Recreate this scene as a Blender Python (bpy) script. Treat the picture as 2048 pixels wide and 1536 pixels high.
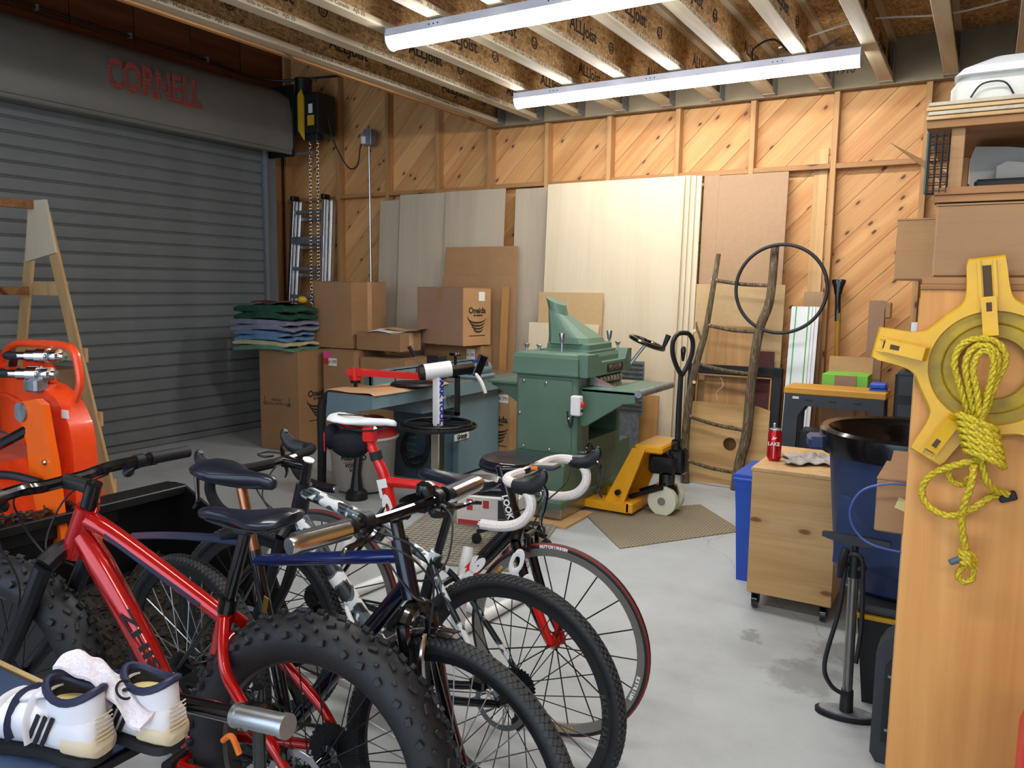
import bpy, bmesh, math, random
from mathutils import Matrix, Vector, Euler
random.seed(7)
for _o in list(bpy.data.objects): bpy.data.objects.remove(_o)
sc = bpy.context.scene
C = sc.collection
PI = math.pi
V = Vector

# ------------------------------------------------------------------ camera
cam = bpy.data.cameras.new('camera'); camo = bpy.data.objects.new('camera', cam); C.objects.link(camo)
cam.sensor_width = 36.0; cam.lens = 36.0 * 1582.5 / 2048.0; cam.clip_start = 0.02
camo.matrix_world = Matrix(((0.85918, -0.07202, 0.50658, 0.0),
                            (0.51152, 0.09604, -0.85389, 0.0),
                            (0.01285, 0.99277, 0.11936, 1.51),
                            (0, 0, 0, 1)))
sc.camera = camo
# ------------------------------------------------------------------ world, exposure
w = bpy.data.worlds.new('world'); sc.world = w; w.use_nodes = True
bg = w.node_tree.nodes['Background']; bg.inputs[0].default_value = (0.62, 0.78, 1.0, 1); bg.inputs[1].default_value = 1.5
sc.view_settings.view_transform = 'Standard'; sc.view_settings.look = 'None'
sc.view_settings.gamma = 1.0; sc.view_settings.use_curve_mapping = False
sc.view_settings.exposure = 0.90
LAMP = 26.0        # emission of the LED lenses

# ------------------------------------------------------------------ materials
def lin(c):
    if isinstance(c, str):
        c = [int(c[i:i+2], 16) for i in (0, 2, 4)]
    f = lambda u: u/12.92 if u <= .04045 else ((u+.055)/1.055)**2.4
    return tuple(f(u/255.0) for u in c[:3]) + (1.0,)

class NT:
    def __init__(s, name):
        s.m = bpy.data.materials.new(name); s.m.use_nodes = True
        s.t = s.m.node_tree; s.n = s.t.nodes; s.l = s.t.links
        s.p = s.n['Principled BSDF']
    def new(s, typ, **kw):
        nd = s.n.new('ShaderNode' + typ)
        for k, v in kw.items():
            if k.startswith('i_'):
                key = k[2:]; key = int(key) if key.isdigit() else key.replace('_', ' ')
                s.set(nd.inputs[key], v)
            else: setattr(nd, k, v)
        return nd
    def set(s, inp, v):
        if isinstance(v, bpy.types.NodeSocket): s.l.new(v, inp)
        else: inp.default_value = v
    def math(s, op, a, b=0.0, c=0.0):
        nd = s.n.new('ShaderNodeMath'); nd.operation = op
        for i, v in enumerate((a, b, c)): s.set(nd.inputs[i], v)
        return nd.outputs[0]
    def mix(s, f, a, b, mode='MIX'):
        nd = s.n.new('ShaderNodeMix'); nd.data_type = 'RGBA'; nd.blend_type = mode
        s.set(nd.inputs[0], f); s.set(nd.inputs[6], a); s.set(nd.inputs[7], b)
        return nd.outputs[2]
    def ramp(s, f, stops, interp='LINEAR'):
        nd = s.n.new('ShaderNodeValToRGB'); nd.color_ramp.interpolation = interp
        e = nd.color_ramp.elements
        while len(e) > 1: e.remove(e[-1])
        e[0].position = stops[0][0]; e[0].color = stops[0][1]
        for p, c in stops[1:]:
            q = e.new(p); q.color = c
        s.set(nd.inputs[0], f); return nd.outputs[0]
    def coords(s, scale=(1, 1, 1), rot=(0, 0, 0), loc=(0, 0, 0), rnd=0.0):
        tc = s.n.new('ShaderNodeTexCoord'); mp = s.n.new('ShaderNodeMapping')
        mp.inputs['Rotation'].default_value = rot; mp.inputs['Location'].default_value = loc
        s.l.new(tc.outputs['Object'], mp.inputs[0])
        out = mp.outputs[0]
        if rnd:
            oi = s.n.new('ShaderNodeObjectInfo'); ad = s.n.new('ShaderNodeVectorMath'); ad.operation = 'ADD'
            mu = s.math('MULTIPLY', oi.outputs['Random'], rnd)
            cb = s.n.new('ShaderNodeCombineXYZ')
            for i in range(3): s.l.new(mu, cb.inputs[i])
            s.l.new(out, ad.inputs[0]); s.l.new(cb.outputs[0], ad.inputs[1]); out = ad.outputs[0]
        sm = s.n.new('ShaderNodeVectorMath'); sm.operation = 'MULTIPLY'
        s.l.new(out, sm.inputs[0]); sm.inputs[1].default_value = scale
        return sm.outputs[0]
    def noise(s, vec, scale=5, detail=3, rough=.5, dist=0):
        nd = s.n.new('ShaderNodeTexNoise'); s.l.new(vec, nd.inputs['Vector'])
        nd.inputs['Scale'].default_value = scale; nd.inputs['Detail'].default_value = detail
        nd.inputs['Roughness'].default_value = rough; nd.inputs['Distortion'].default_value = dist
        return nd.outputs['Fac']
    def bump(s, h, strength=.3, dist=.01):
        nd = s.n.new('ShaderNodeBump'); nd.inputs['Strength'].default_value = strength; nd.inputs['Distance'].default_value = dist
        s.l.new(h, nd.inputs['Height']); s.l.new(nd.outputs[0], s.p.inputs['Normal'])
    def rnd(s):
        return s.n.new('ShaderNodeObjectInfo').outputs['Random']
    def col(s, v): s.set(s.p.inputs['Base Color'], v)
    def fin(s, rough=.6, metal=0.0, spec=None, coat=0):
        s.set(s.p.inputs['Roughness'], rough); s.set(s.p.inputs['Metallic'], metal)
        if spec is not None: s.p.inputs['Specular IOR Level'].default_value = spec
        if coat: s.p.inputs['Coat Weight'].default_value = coat; s.p.inputs['Coat Roughness'].default_value = .08
        return s.m

MAT = {}
def plain(name, c, rough=.5, metal=0.0, var=.06, vs=6.0, coat=0, spec=None, bump=0):
    """flat paint / plastic / metal with slight mottling"""
    n = NT(name); L = lin(c)
    v = n.coords()
    f = n.noise(v, vs, 3, .6)
    d = tuple(x*(1-var*2.2) for x in L[:3]) + (1,); b = tuple(min(1, x*(1+var*1.2)) for x in L[:3]) + (1,)
    n.col(n.ramp(f, [(.3, d), (.7, b)]))
    r = n.math('MULTIPLY_ADD', f, .12, rough-.06)
    if bump: n.bump(n.noise(v, bump, 2, .6), .25, .002)
    MAT[name] = n.fin(r, metal, spec, coat); return MAT[name]

def wood(name, base, dark, axis='Z', grain=1.0, contrast=.55, rot=(0, 0, 0), knots=0, knotcol='5a2e14', rough=.62, vary=.16, fine=1.0, swirl=0.0, kp=.62):
    """grain stretched along an axis, optional knots, colour varies per piece"""
    n = NT(name); A = {'X': 0, 'Y': 1, 'Z': 2}[axis]
    s = [14*grain]*3; s[A] = .9*grain
    v = n.coords(tuple(s), rot, rnd=17.0)
    f1 = n.noise(v, 1.0, 4, .55, .6+swirl)
    s2 = [110*fine]*3; s2[A] = 3*fine
    f2 = n.noise(n.coords(tuple(s2), rot, rnd=9.0), 1.0, 2, .5)
    f = n.math('ADD', n.math('MULTIPLY', f1, .75), n.math('MULTIPLY', f2, .25))
    lo = .5-.22/contrast*.5; hi = .5+.22/contrast*.5
    c = n.ramp(f, [(max(0, lo), lin(dark)), (.5, tuple((a+b)/2*1.02 for a, b in zip(lin(base), lin(dark)))[:3]+(1,)), (min(1, hi), lin(base))])
    if knots:
        s3 = [7.0*knots]*3; s3[A] = 3.2*knots
        vo = n.new('TexVoronoi', i_Scale=1.0, voronoi_dimensions='2D'); sx_ = n.new('SeparateXYZ', i_0=n.coords(tuple(s3), rot, rnd=5.0)); cx_ = n.new('CombineXYZ', i_0=sx_.outputs[0], i_1=n.math('ADD', sx_.outputs[2], n.math('MULTIPLY', sx_.outputs[1], 1.0))); n.l.new(cx_.outputs[0], vo.inputs['Vector'])
        k = n.math('ADD', vo.outputs['Distance'], n.math('MULTIPLY', n.math('SUBTRACT', f2, .5), .06))
        pick = n.math('GREATER_THAN', n.new('SeparateColor', i_0=vo.outputs['Color']).outputs[0], kp)
        m = n.math('MULTIPLY', n.ramp(k, [(.0, (1, 1, 1, 1)), (.06, (.9, .9, .9, 1)), (.095, (.2, .2, .2, 1)), (.24, (0, 0, 0, 1))]), pick)
        c = n.mix(m, c, lin(knotcol))
    hv = n.new('HueSaturation', i_Hue=.5, i_Saturation=1.0, i_Color=c)
    n.set(hv.inputs['Value'], n.math('MULTIPLY_ADD', n.rnd(), vary, 1-vary/2))
    n.col(hv.outputs[0]); n.bump(f2, .12, .002)
    MAT[name] = n.fin(rough, 0, .35); return MAT[name]

def mat_osb():
    n = NT('osb'); out = None
    v1 = n.coords((30, 8, 30)); v2 = n.coords((9, 34, 26), (0, 0, .6)); v3 = n.coords((26, 20, 8), (.5, .3, 0))
    a = n.noise(v1, 1, 3, .6, 1.5); b = n.noise(v2, 1, 3, .6, 1.2); c = n.noise(v3, 1, 3, .6, 1.2)
    f = n.math('MAXIMUM', n.math('MULTIPLY', a, 1.0), n.math('MAXIMUM', b, n.math('MULTIPLY', c, .95)))
    n.col(n.ramp(f, [(.44, lin('77562f')), (.52, lin('9c774a')), (.6, lin('b59262')), (.7, lin('cbac7e'))])); n.bump(f, .3, .004)
    MAT['osb'] = n.fin(.7, 0, .3)
def mat_concrete():
    n = NT('concrete'); v = n.coords()
    big = n.noise(v, .7, 4, .55, .3); med = n.noise(v, 5, 5, .65); fine = n.noise(v, 90, 2, .6)
    c = n.ramp(n.math('ADD', n.math('MULTIPLY', big, .6), n.math('MULTIPLY', med, .4)), [(.3, lin('9da09f')), (.5, lin('b2b6b5')), (.72, lin('c0c4c4'))])
    c = n.mix(n.math('MULTIPLY', n.math('GREATER_THAN', fine, .68), .25), c, lin('7b7872'))
    # hair cracks
    vo = n.new('TexVoronoi', feature='DISTANCE_TO_EDGE', i_Scale=.27)
    dv = n.new('VectorMath', operation='ADD'); nz = n.new('TexNoise', i_Scale=2.5, i_Detail=4.0); n.l.new(v, nz.inputs['Vector'])
    sc_ = n.new('VectorMath', operation='SCALE'); n.l.new(nz.outputs['Color'], sc_.inputs[0]); sc_.inputs['Scale'].default_value = .45
    n.l.new(v, dv.inputs[0]); n.l.new(sc_.outputs[0], dv.inputs[1]); n.l.new(dv.outputs[0], vo.inputs['Vector'])
    cr = n.math('MULTIPLY', n.math('LESS_THAN', vo.outputs['Distance'], .0011), .35)
    c = n.mix(cr, c, lin('6d6a64'))
    # old water stains beside the pump
    for (x, y, r) in ((-.50, 3.15, .17), (-.42, 3.45, .14), (-.78, 3.42, .06)):
        ds = n.new('VectorMath', operation='DISTANCE'); n.l.new(v, ds.inputs[0]); ds.inputs[1].default_value = (x, y, 0)
        e = n.math('ADD', ds.outputs['Value'], n.math('MULTIPLY', n.math('SUBTRACT', n.noise(v, 9, 4, .7), .5), .34))
        m = n.ramp(e, [(r*.55, (.5, .5, .5, 1)), (r, (0, 0, 0, 1))])
        c = n.mix(m, c, lin('6c6862'))
    n.col(c); n.bump(n.math('ADD', med, n.math('MULTIPLY', fine, .3)), .06, .004)
    MAT['concrete'] = n.fin(n.math('MULTIPLY_ADD', med, .25, .38), 0, .4)
def mat_card(name='cardboard', base='a57f58', dark='977250'):
    n = NT(name); v = n.coords()
    st = n.noise(n.coords((3, 3, 260)), 1, 1, .4)
    f = n.math('ADD', n.math('MULTIPLY', n.noise(v, 4, 4, .6), .75), n.math('MULTIPLY', st, .25))
    c = n.ramp(f, [(.3, lin(dark)), (.7, lin(base))])
    hv = n.new('HueSaturation', i_Color=c); n.set(hv.inputs['Value'], n.math('MULTIPLY_ADD', n.rnd(), .16, .92))
    n.col(hv.outputs[0]); MAT[name] = n.fin(.78, 0, .25)
def mat_camo():
    n = NT('camo_paint'); v = n.coords((1, 1, 1))
    f = n.noise(v, 17, 1.5, .5, .8); g = n.noise(n.coords((1, 1, 1), (0, 0, 0), (3, 1, 2)), 15, 1.5, .5, .8)
    c = n.ramp(f, [(0, lin('15181b')), (.46, lin('4c5b60')), (.52, lin('4c5b60')), (.545, lin('d8dad8'))], 'CONSTANT')
    c = n.mix(n.math('GREATER_THAN', g, .57), c, lin('20262a'))
    n.col(c); MAT['camo_paint'] = n.fin(.35, 0, .5)
def emis(name, c, s):
    n = NT(name); n.p.inputs['Base Color'].default_value = lin('f4f6fa')
    n.p.inputs['Emission Color'].default_value = lin(c); n.p.inputs['Emission Strength'].default_value = s
    MAT[name] = n.fin(.4)
def mat_fabric(name, c, c2=None, sc_=220, rough=.95):
    n = NT(name); v = n.coords()
    w_ = n.noise(v, sc_, 2, .6); b = n.noise(v, 6, 3, .6)
    f = n.math('ADD', n.math('MULTIPLY', w_, .5), n.math('MULTIPLY', b, .5))
    L = lin(c); d = lin(c2) if c2 else tuple(x*.62 for x in L[:3])+(1,)
    n.col(n.ramp(f, [(.36, d), (.64, L)])); n.bump(w_, .4, .003)
    MAT[name] = n.fin(rough, 0, .2)
def mat_rope():
    n = NT('rope_yellow'); v = n.coords()
    f = n.noise(v, 240, 3, .6); n.col(n.ramp(f, [(.3, lin('8a7410')), (.6, lin('d3b81c')), (.8, lin('ecd84a'))])); n.bump(f, .5, .002)
    MAT['rope_yellow'] = n.fin(.6)
def mat_bark():
    n = NT('bark'); f = n.noise(n.coords((70, 70, 9)), 1, 5, .7, .8)
    n.col(n.ramp(f, [(.3, lin('2f251a')), (.5, lin('6a5a45')), (.68, lin('94856c'))])); n.bump(f, .9, .012)
    MAT['bark'] = n.fin(.9, 0, .2)
def mat_rug():
    n = NT('rug_ribs'); w_ = n.new('TexWave', i_Scale=16.0, i_Distortion=1.0); n.l.new(n.coords(), w_.inputs['Vector'])
    f = n.math('ADD', n.math('MULTIPLY', w_.outputs['Fac'], .45), n.math('MULTIPLY', n.noise(n.coords(), 90, 3, .7), .55))
    n.col(n.ramp(f, [(.25, lin('7a6f5a')), (.7, lin('9a8f78'))])); n.bump(f, .6, .004)
    MAT['rug_ribs'] = n.fin(.95, 0, .1)
mat_osb(); mat_concrete(); mat_card(); mat_card('cardboard_light', 'b98f63', 'a67e55'); mat_card('cardboard_grey', 'a28066', '91705a')
mat_camo(); mat_rope(); mat_bark(); mat_rug()
R45 = (0, PI/4, 0)
wood('pine_board', 'dbaa6e', 'b87c46', 'X', .55, .6, (0, PI/4, 0), knots=1.15, vary=.2, fine=.7, kp=.55)
wood('pine_stud', 'c69a66', '9c6f43', 'Z', .8, .55, knots=1.0, vary=.2)
wood('pine_x', 'bb8a57', '8c5f36', 'X', .8, .55, knots=.6, vary=.2)
wood('pine_y', 'b58652', '875a33', 'Y', .8, .55, knots=.5, vary=.2)
wood('board_redbrown', '8a5230', '5c3019', 'Y', .6, .5, vary=.2)
wood('flange_wood', 'cdbfa2', 'a5957a', 'Y', 1.2, .5, vary=.1)
wood('birch', 'd9c9ad', 'cbb896', 'Z', .45, .45, vary=.06, fine=.7, rough=.5)
wood('birch_grey', 'c4b59c', 'ae9d86', 'Z', .45, .45, vary=.08, fine=.7)
wood('maple_ply', 'd2ae7c', 'bd935d', 'Z', .6, .7, vary=.1)
plain('hardboard', 'a88663', .7, 0, .03, 30)
plain('tan_mdf', 'bf9f70', .7, 0, .03, 30)
wood('oak_board', 'b98a52', '9d6e3a', 'Z', 1.0, .6, vary=.12)
wood('fir_ply', 'd59c58', 'bb7f40', 'Z', .45, .5, knots=1.1, knotcol='8a5428', vary=.04, swirl=2.2, fine=.6, kp=.78)
wood('fir_ply_pale', 'd6b27c', 'b98b52', 'X', .5, .5, knots=.9, knotcol='7d4f28', vary=.06, swirl=.8, kp=.5)
wood('panel_wavy', 'ccA06b'.lower(), '9c6f40', 'Z', .45, .45, vary=.06, swirl=2.5)
wood('shelf_lumber', 'ab7b4b', '83562f', 'X', 1.2, .5, knots=.5, vary=.12)
wood('ash_handle', 'b98a2e', '94681d', 'Z', 1.2, .6, vary=.05)
plain('door_grey', '7a8081', .45, 0, .05, 3)
plain('hood_grey', '7d7e77', .42, 0, .04, 2)
plain('steel', 'b4b6b8', .32, 1.0, .06, 9)
plain('alu', 'c3c7ca', .35, 1.0, .05, 9)
plain('chrome', 'd8dade', .12, 1.0, .02)
plain('bright_steel', 'c9c4bb', .22, 1.0, .04)
plain('galv', '9aa0a3', .5, .8, .15, 25)
plain('black_plastic', '17181a', .45, 0, .1)
plain('black_gloss', '0b0b0d', .16, 0, .02, coat=.5)
plain('black_matte', '191a1c', .7, 0, .1)
plain('rubber', '1b1b1d', .56, 0, .15, 20)
plain('rubber_grey', '3a3a39', .85, 0, .15, 20)
plain('dark_steel', '2b2c2e', .4, .7, .1)
plain('white_plastic', 'e6e6e4', .4, 0, .02)
plain('off_white', 'd9d5c8', .5, 0, .05)
plain('fixture_white', 'c7cad6', .45, 0, .02)
plain('navy_paint', '1d2c63', .18, .45, .04, coat=.6)
plain('navy_dark', '0d1226', .18, .3, .04, coat=.6)
plain('red_metal', 'b90f0b', .17, .35, .06, coat=.8)
plain('red_paint', 'd21d1c', .22, 0, .03, coat=.6)
plain('red_plastic', 'cf2a26', .4, 0, .04)
plain('orange_paint', 'ee4a1c', .28, 0, .04, coat=.4)
plain('orange_bright', 'f7660f', .3, 0, .04, coat=.3)
plain('orange_plastic', 'f07a1e', .4, 0, .04)
plain('jack_yellow', 'f0aa17', .3, 0, .04, coat=.4)
plain('yellow_plastic', 'd5a103', .35, 0, .05, 12)
plain('yellow_dirty', 'a8880e', .55, 0, .22, 14)
plain('yellow_paint', 'd9a51c', .45, 0, .06)
plain('neon_yellow', 'd8e01f', .5, 0, .06)
plain('machine_blue', '6c858d', .4, 0, .04, 5)
plain('machine_blue_dark', '4b626e', .45, 0, .05, 5)
plain('machine_green', '56725f', .42, 0, .04, 5)
plain('machine_green_dark', '41594c', .5, 0, .06, 5)
plain('cast_iron', 'a09b90', .35, .75, .08, 20)
plain('barrel_blue', '22345a', .42, 0, .06, 5)
plain('bin_blue', '1f4fb5', .4, 0, .05, 5)
plain('cable_blue', '3a4a8c', .4, 0, .03)
plain('vac_grey', 'a5a39c', .5, 0, .05)
plain('tarp_grey', '9d9789', .55, 0, .06)
plain('pump_grey', '8a8886', .3, .85, .05)
plain('paper', 'e4e2dc', .8, 0, .03)
plain('kraft', 'c59a70', .75, 0, .06)
plain('ink', '2a2119', .85, 0, .02)
plain('ink_black', '111111', .8, 0, .02)
plain('ink_blue', '1c2f9a', .7, 0, .02)
plain('ink_white', 'efefec', .6, 0, .02)
plain('ink_red', 'c22a2a', .7, 0, .03)
plain('ink_orange', 'd99a20', .6, 0, .03)
plain('sign_red', 'b8433c', .6, 0, .05)
plain('stamp_ink', '4a3721', .8, 0, .05)
plain('vinyl_blue', '3a4a66', .32, 0, .1, 8)
plain('shoe_white', 'e6e3e6', .45, 0, .03)
plain('shoe_cream', 'd8c7a4', .5, 0, .05)
plain('shoe_navy', '1c2140', .5, 0, .05)
plain('wheel_cream', 'dfe0c4', .5, 0, .03)
plain('bucket_black', '141414', .38, .2, .25, 7)
plain('bag_black', '0d0d0f', .18, 0, .1, coat=.3, bump=18)
plain('gold_brass', 'c9a03e', .3, 1, .05)
plain('saddle_black', '171c29', .30, 0, .05, coat=.35)
plain('frame_black', '0c0d10', .16, 0, .03, coat=.7)
plain('frame_matte', '141519', .4, 0, .05)
plain('tote_black', '151617', .5, 0, .08)
plain('tool_case', '33383c', .5, 0, .08)
plain('green_stripe', '4fb05a', .5, 0, .04)
plain('green_card', '7cc142', .6, 0, .05)
plain('rim_grey', '5a5652', .35, .7, .05)
plain('rim_alu', '9b978f', .35, .6, .05)
plain('rim_board', '8b7b60', .7, 0, .12, 3)
plain('rim_tan', '8b795a', .45, .1, .08)
plain('tread_red', '8d2320', .7, 0, .08)
plain('cork_white', 'e7ddd6', .85, 0, .05)
plain('mulch', '3a2f24', .95, 0, .5, 30)
plain('soil', '2a241d', .95, 0, .4, 25)
plain('cut_wood', 'd8b98a', .7, 0, .08)
plain('clear_plastic', 'cfd2cf', .25, 0, .05)
plain('carton_red', 'c73b36', .5, 0, .05)
plain('can_red', 'c81f23', .25, .5, .05)
mat_fabric('blanket_green', '2f5a45', '1d3a2d', 90); mat_fabric('blanket_brown', '6b4440', '4e302f', 90)
mat_fabric('blanket_grey', '8a8da0', '6b6d80', 90); mat_fabric('blanket_blue', '6f8fb4', '51708f', 90)
mat_fabric('blanket_sage', '6a8f78', '48705a', 90); mat_fabric('blanket_cream', 'c9bf9c', 'a39a74', 90)
mat_fabric('rag', 'bdb6ae', '8d857d', 60); mat_fabric('sock', 'e8e2e6', 'c9c0c8', 200); mat_fabric('bag_cloth', '24252b', '15161a', 200)
mat_fabric('tape_white', 'efe9e4', 'd6cbc4', 160, .85); mat_fabric('tape_black', '222223', '131314', 160, .8)
emis('led_lens', 'ffffff', LAMP)

# ------------------------------------------------------------------ mesh builder
def frame(o, x, y=None, z=None):
    """matrix with origin o; x axis and an approximate y (or z) axis"""
    o = V(o); x = V(x).normalized()
    if z is not None:
        z = V(z); y = z.cross(x).normalized(); z = x.cross(y)
    else:
        y = V(y); z = x.cross(y).normalized(); y = z.cross(x)
    return Matrix(((x.x, y.x, z.x, o.x), (x.y, y.y, z.y, o.y), (x.z, y.z, z.z, o.z), (0, 0, 0, 1)))
def zframe(p0, p1):
    z = (V(p1)-V(p0)).normalized()
    a = V((1, 0, 0)) if abs(z.x) < .9 else V((0, 1, 0))
    x = a.cross(z).normalized(); y = z.cross(x)
    p0 = V(p0)
    return Matrix(((x.x, y.x, z.x, p0.x), (x.y, y.y, z.y, p0.y), (x.z, y.z, z.z, p0.z), (0, 0, 0, 1)))
def T(x, y, z): return Matrix.Translation((x, y, z))
def RZ(a): return Matrix.Rotation(a, 4, 'Z')
def RX(a): return Matrix.Rotation(a, 4, 'X')
def RY(a): return Matrix.Rotation(a, 4, 'Y')
def spline(pts, k=6, closed=False):
    """Catmull-Rom through the points"""
    P = [V(p) for p in pts]; n = len(P); out = []
    rng = range(n) if closed else range(n-1)
    for i in rng:
        if closed: a, b, c, d = P[(i-1) % n], P[i], P[(i+1) % n], P[(i+2) % n]
        else: a, b, c, d = P[max(i-1, 0)], P[i], P[i+1], P[min(i+2, n-1)]
        for j in range(k):
            t = j/k
            out.append(.5*((2*b)+(c-a)*t+(2*a-5*b+4*c-d)*t*t+(3*b-a-3*c+d)*t**3))
    if not closed: out.append(P[-1])
    return out

class MB:
    def __init__(s): s.v = []; s.f = []
    def add(s, vs, fs, M=None):
        o = len(s.v)
        if M is None: s.v += [tuple(p) for p in vs]
        else: s.v += [tuple(M @ V(p)) for p in vs]
        s.f += [tuple(i+o for i in f) for f in fs]
        return s
    def box(s, c, d, M=None, b=0.0, R=None):
        x, y, z = d[0]/2, d[1]/2, d[2]/2
        L = T(*c) @ (R if R is not None else Matrix.Identity(4))
        if M is not None: L = M @ L
        if b <= 0:
            vs = [(i*x, j*y, k*z) for k in (-1, 1) for j in (-1, 1) for i in (-1, 1)]
            fs = [(0, 2, 3, 1), (4, 5, 7, 6), (0, 1, 5, 4), (2, 6, 7, 3), (0, 4, 6, 2), (1, 3, 7, 5)]
            return s.add(vs, fs, L)
        b = min(b, x*.98, y*.98, z*.98); vs = []; ix = {}
        for i in (-1, 1):
            for j in (-1, 1):
                for k in (-1, 1):
                    for a in range(3):
                        p = [i*x, j*y, k*z]
                        for q in range(3):
                            if q != a: p[q] -= (i, j, k)[q]*b
                        ix[i, j, k, a] = len(vs); vs.append(p)
        fs = []
        for a in range(3):
            q, r = [(1, 2), (2, 0), (0, 1)][a]
            for sg in (-1, 1):
                ring = []
                for (m, n_) in ((-1, -1), (1, -1), (1, 1), (-1, 1)):
                    e = [0, 0, 0]; e[a] = sg; e[q] = m; e[r] = n_; ring.append(ix[e[0], e[1], e[2], a])
                fs.append(tuple(ring if sg > 0 else ring[::-1]))
        for a in range(3):               # edges along axis a
            q, r = [(1, 2), (2, 0), (0, 1)][a]
            for m in (-1, 1):
                for n_ in (-1, 1):
                    e0 = [0, 0, 0]; e0[q] = m; e0[r] = n_; e1 = list(e0); e0[a] = -1; e1[a] = 1
                    fa = (ix[(*e0, q)], ix[(*e1, q)], ix[(*e1, r)], ix[(*e0, r)])
                    fs.append(fa if m*n_ < 0 else fa[::-1])
        for i in (-1, 1):
            for j in (-1, 1):
                for k in (-1, 1):
                    t = (ix[i, j, k, 0], ix[i, j, k, 1], ix[i, j, k, 2]); fs.append(t if i*j*k > 0 else t[::-1])
        return s.add(vs, fs, L)
    def bx(s, x0, y0, z0, x1, y1, z1, b=0.0, M=None):
        return s.box(((x0+x1)/2, (y0+y1)/2, (z0+z1)/2), (abs(x1-x0), abs(y1-y0), abs(z1-z0)), M, b)
    def beam(s, p0, p1, wd, ht, up=(0, 0, 1), b=0.0):
        p0, p1 = V(p0), V(p1); L = (p1-p0).length
        M = frame((p0+p1)/2, p1-p0, z=up)
        return s.box((0, 0, 0), (L, wd, ht), M, b)
    def cyl(s, p0, p1, r0, r1=None, n=16, caps=True):
        if r1 is None: r1 = r0
        M = zframe(p0, p1); L = (V(p1)-V(p0)).length
        return s.lathe([(r0, 0), (r1, L)], n, M, caps)
    def lathe(s, prof, n=24, M=None, caps=True):
        vs, fs = [], []
        for r, z in prof:
            for i in range(n):
                a = 2*PI*i/n; vs.append((r*math.cos(a), r*math.sin(a), z))
        for k in range(len(prof)-1):
            for i in range(n):
                j = (i+1) % n
                fs.append((k*n+i, k*n+j, (k+1)*n+j, (k+1)*n+i))
        if caps:
            if prof[0][0] > 1e-5: fs.append(tuple(range(n))[::-1])
            if prof[-1][0] > 1e-5: fs.append(tuple((len(prof)-1)*n+i for i in range(n)))
        return s.add(vs, fs, M)
    def tube(s, pts, r, n=8, k=0, closed=False, caps=True, sy=1.0, up=None, M=None):
        P = spline(pts, k, closed) if k else [V(p) for p in pts]
        m = len(P)
        if isinstance(r, (int, float)): rr = [r]*m
        else:
            rr = []
            for i in range(m):
                u = i/(m-1)*(len(r)-1); a = min(int(u), len(r)-2); rr.append(r[a]+(r[a+1]-r[a])*(u-a))
        tg = []
        for i in range(m):
            if closed: d = P[(i+1) % m]-P[i-1]
            else: d = P[min(i+1, m-1)]-P[max(i-1, 0)]
            tg.append(d.normalized() if d.length > 1e-9 else V((0, 0, 1)))
        x = V(up) if up is not None else (V((0, 0, 1)) if abs(tg[0].z) < .9 else V((1, 0, 0)))
        vs, fs = [], []
        for i in range(m):
            x = (x-tg[i]*x.dot(tg[i]))
            if x.length < 1e-6: x = V((1, 0, 0))-tg[i]*tg[i].x
            x.normalize(); y = tg[i].cross(x)
            if up is not None: x = V(up)-tg[i]*V(up).dot(tg[i]); x.normalize(); y = tg[i].cross(x)
            for j in range(n):
                a = 2*PI*j/n; vs.append(P[i]+x*(rr[i]*math.cos(a)*sy)+y*(rr[i]*math.sin(a)))
        for i in range(m if closed else m-1):
            i2 = (i+1) % m
            for j in range(n):
                q = (j+1) % n; fs.append((i*n+j, i*n+q, i2*n+q, i2*n+j))
        if caps and not closed: fs.append(tuple(range(n))[::-1]); fs.append(tuple((m-1)*n+j for j in range(n)))
        return s.add(vs, fs, M)
    def prism(s, poly, h, M=None, z0=0.0):
        n = len(poly); A = sum(poly[i][0]*poly[(i+1) % n][1]-poly[(i+1) % n][0]*poly[i][1] for i in range(n))
        if A < 0: poly = poly[::-1]
        vs = [(p[0], p[1], z0) for p in poly]+[(p[0], p[1], z0+h) for p in poly]
        fs = [tuple(range(n))[::-1], tuple(range(n, 2*n))]+[(i, (i+1) % n, n+(i+1) % n, n+i) for i in range(n)]
        return s.add(vs, fs, M)
    def sph(s, c, r, nu=14, nv=8, M=None):
        if isinstance(r, (int, float)): r = (r, r, r)
        vs = [(c[0], c[1], c[2]-r[2])]; fs = []
        for j in range(1, nv):
            t = -PI/2+PI*j/nv
            for i in range(nu):
                a = 2*PI*i/nu; vs.append((c[0]+r[0]*math.cos(t)*math.cos(a), c[1]+r[1]*math.cos(t)*math.sin(a), c[2]+r[2]*math.sin(t)))
        vs.append((c[0], c[1], c[2]+r[2])); N = len(vs)-1
        for i in range(nu):
            fs.append((0, 1+(i+1) % nu, 1+i)); fs.append((N, N-nu+i, N-nu+(i+1) % nu))
        for j in range(nv-2):
            for i in range(nu):
                a = 1+j*nu+i; b_ = 1+j*nu+(i+1) % nu; fs.append((a, b_, b_+nu, a+nu))
        return s.add(vs, fs, M)
    def torus(s, R, r, nR=48, nr=10, M=None, sx=1.0, prof=None):
        """ring in local XZ plane around Y; prof = list of (dr, y)"""
        pr = prof or [(r*math.cos(2*PI*j/nr), r*sx*math.sin(2*PI*j/nr)) for j in range(nr)]
        n = len(pr); vs, fs = [], []
        for i in range(nR):
            a = 2*PI*i/nR
            for (d, y) in pr: vs.append(((R+d)*math.cos(a), y, (R+d)*math.sin(a)))
        for i in range(nR):
            k = (i+1) % nR
            for j in range(n):
                q = (j+1) % n; fs.append((i*n+j, i*n+q, k*n+q, k*n+j))
        return s.add(vs, fs, M)
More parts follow.
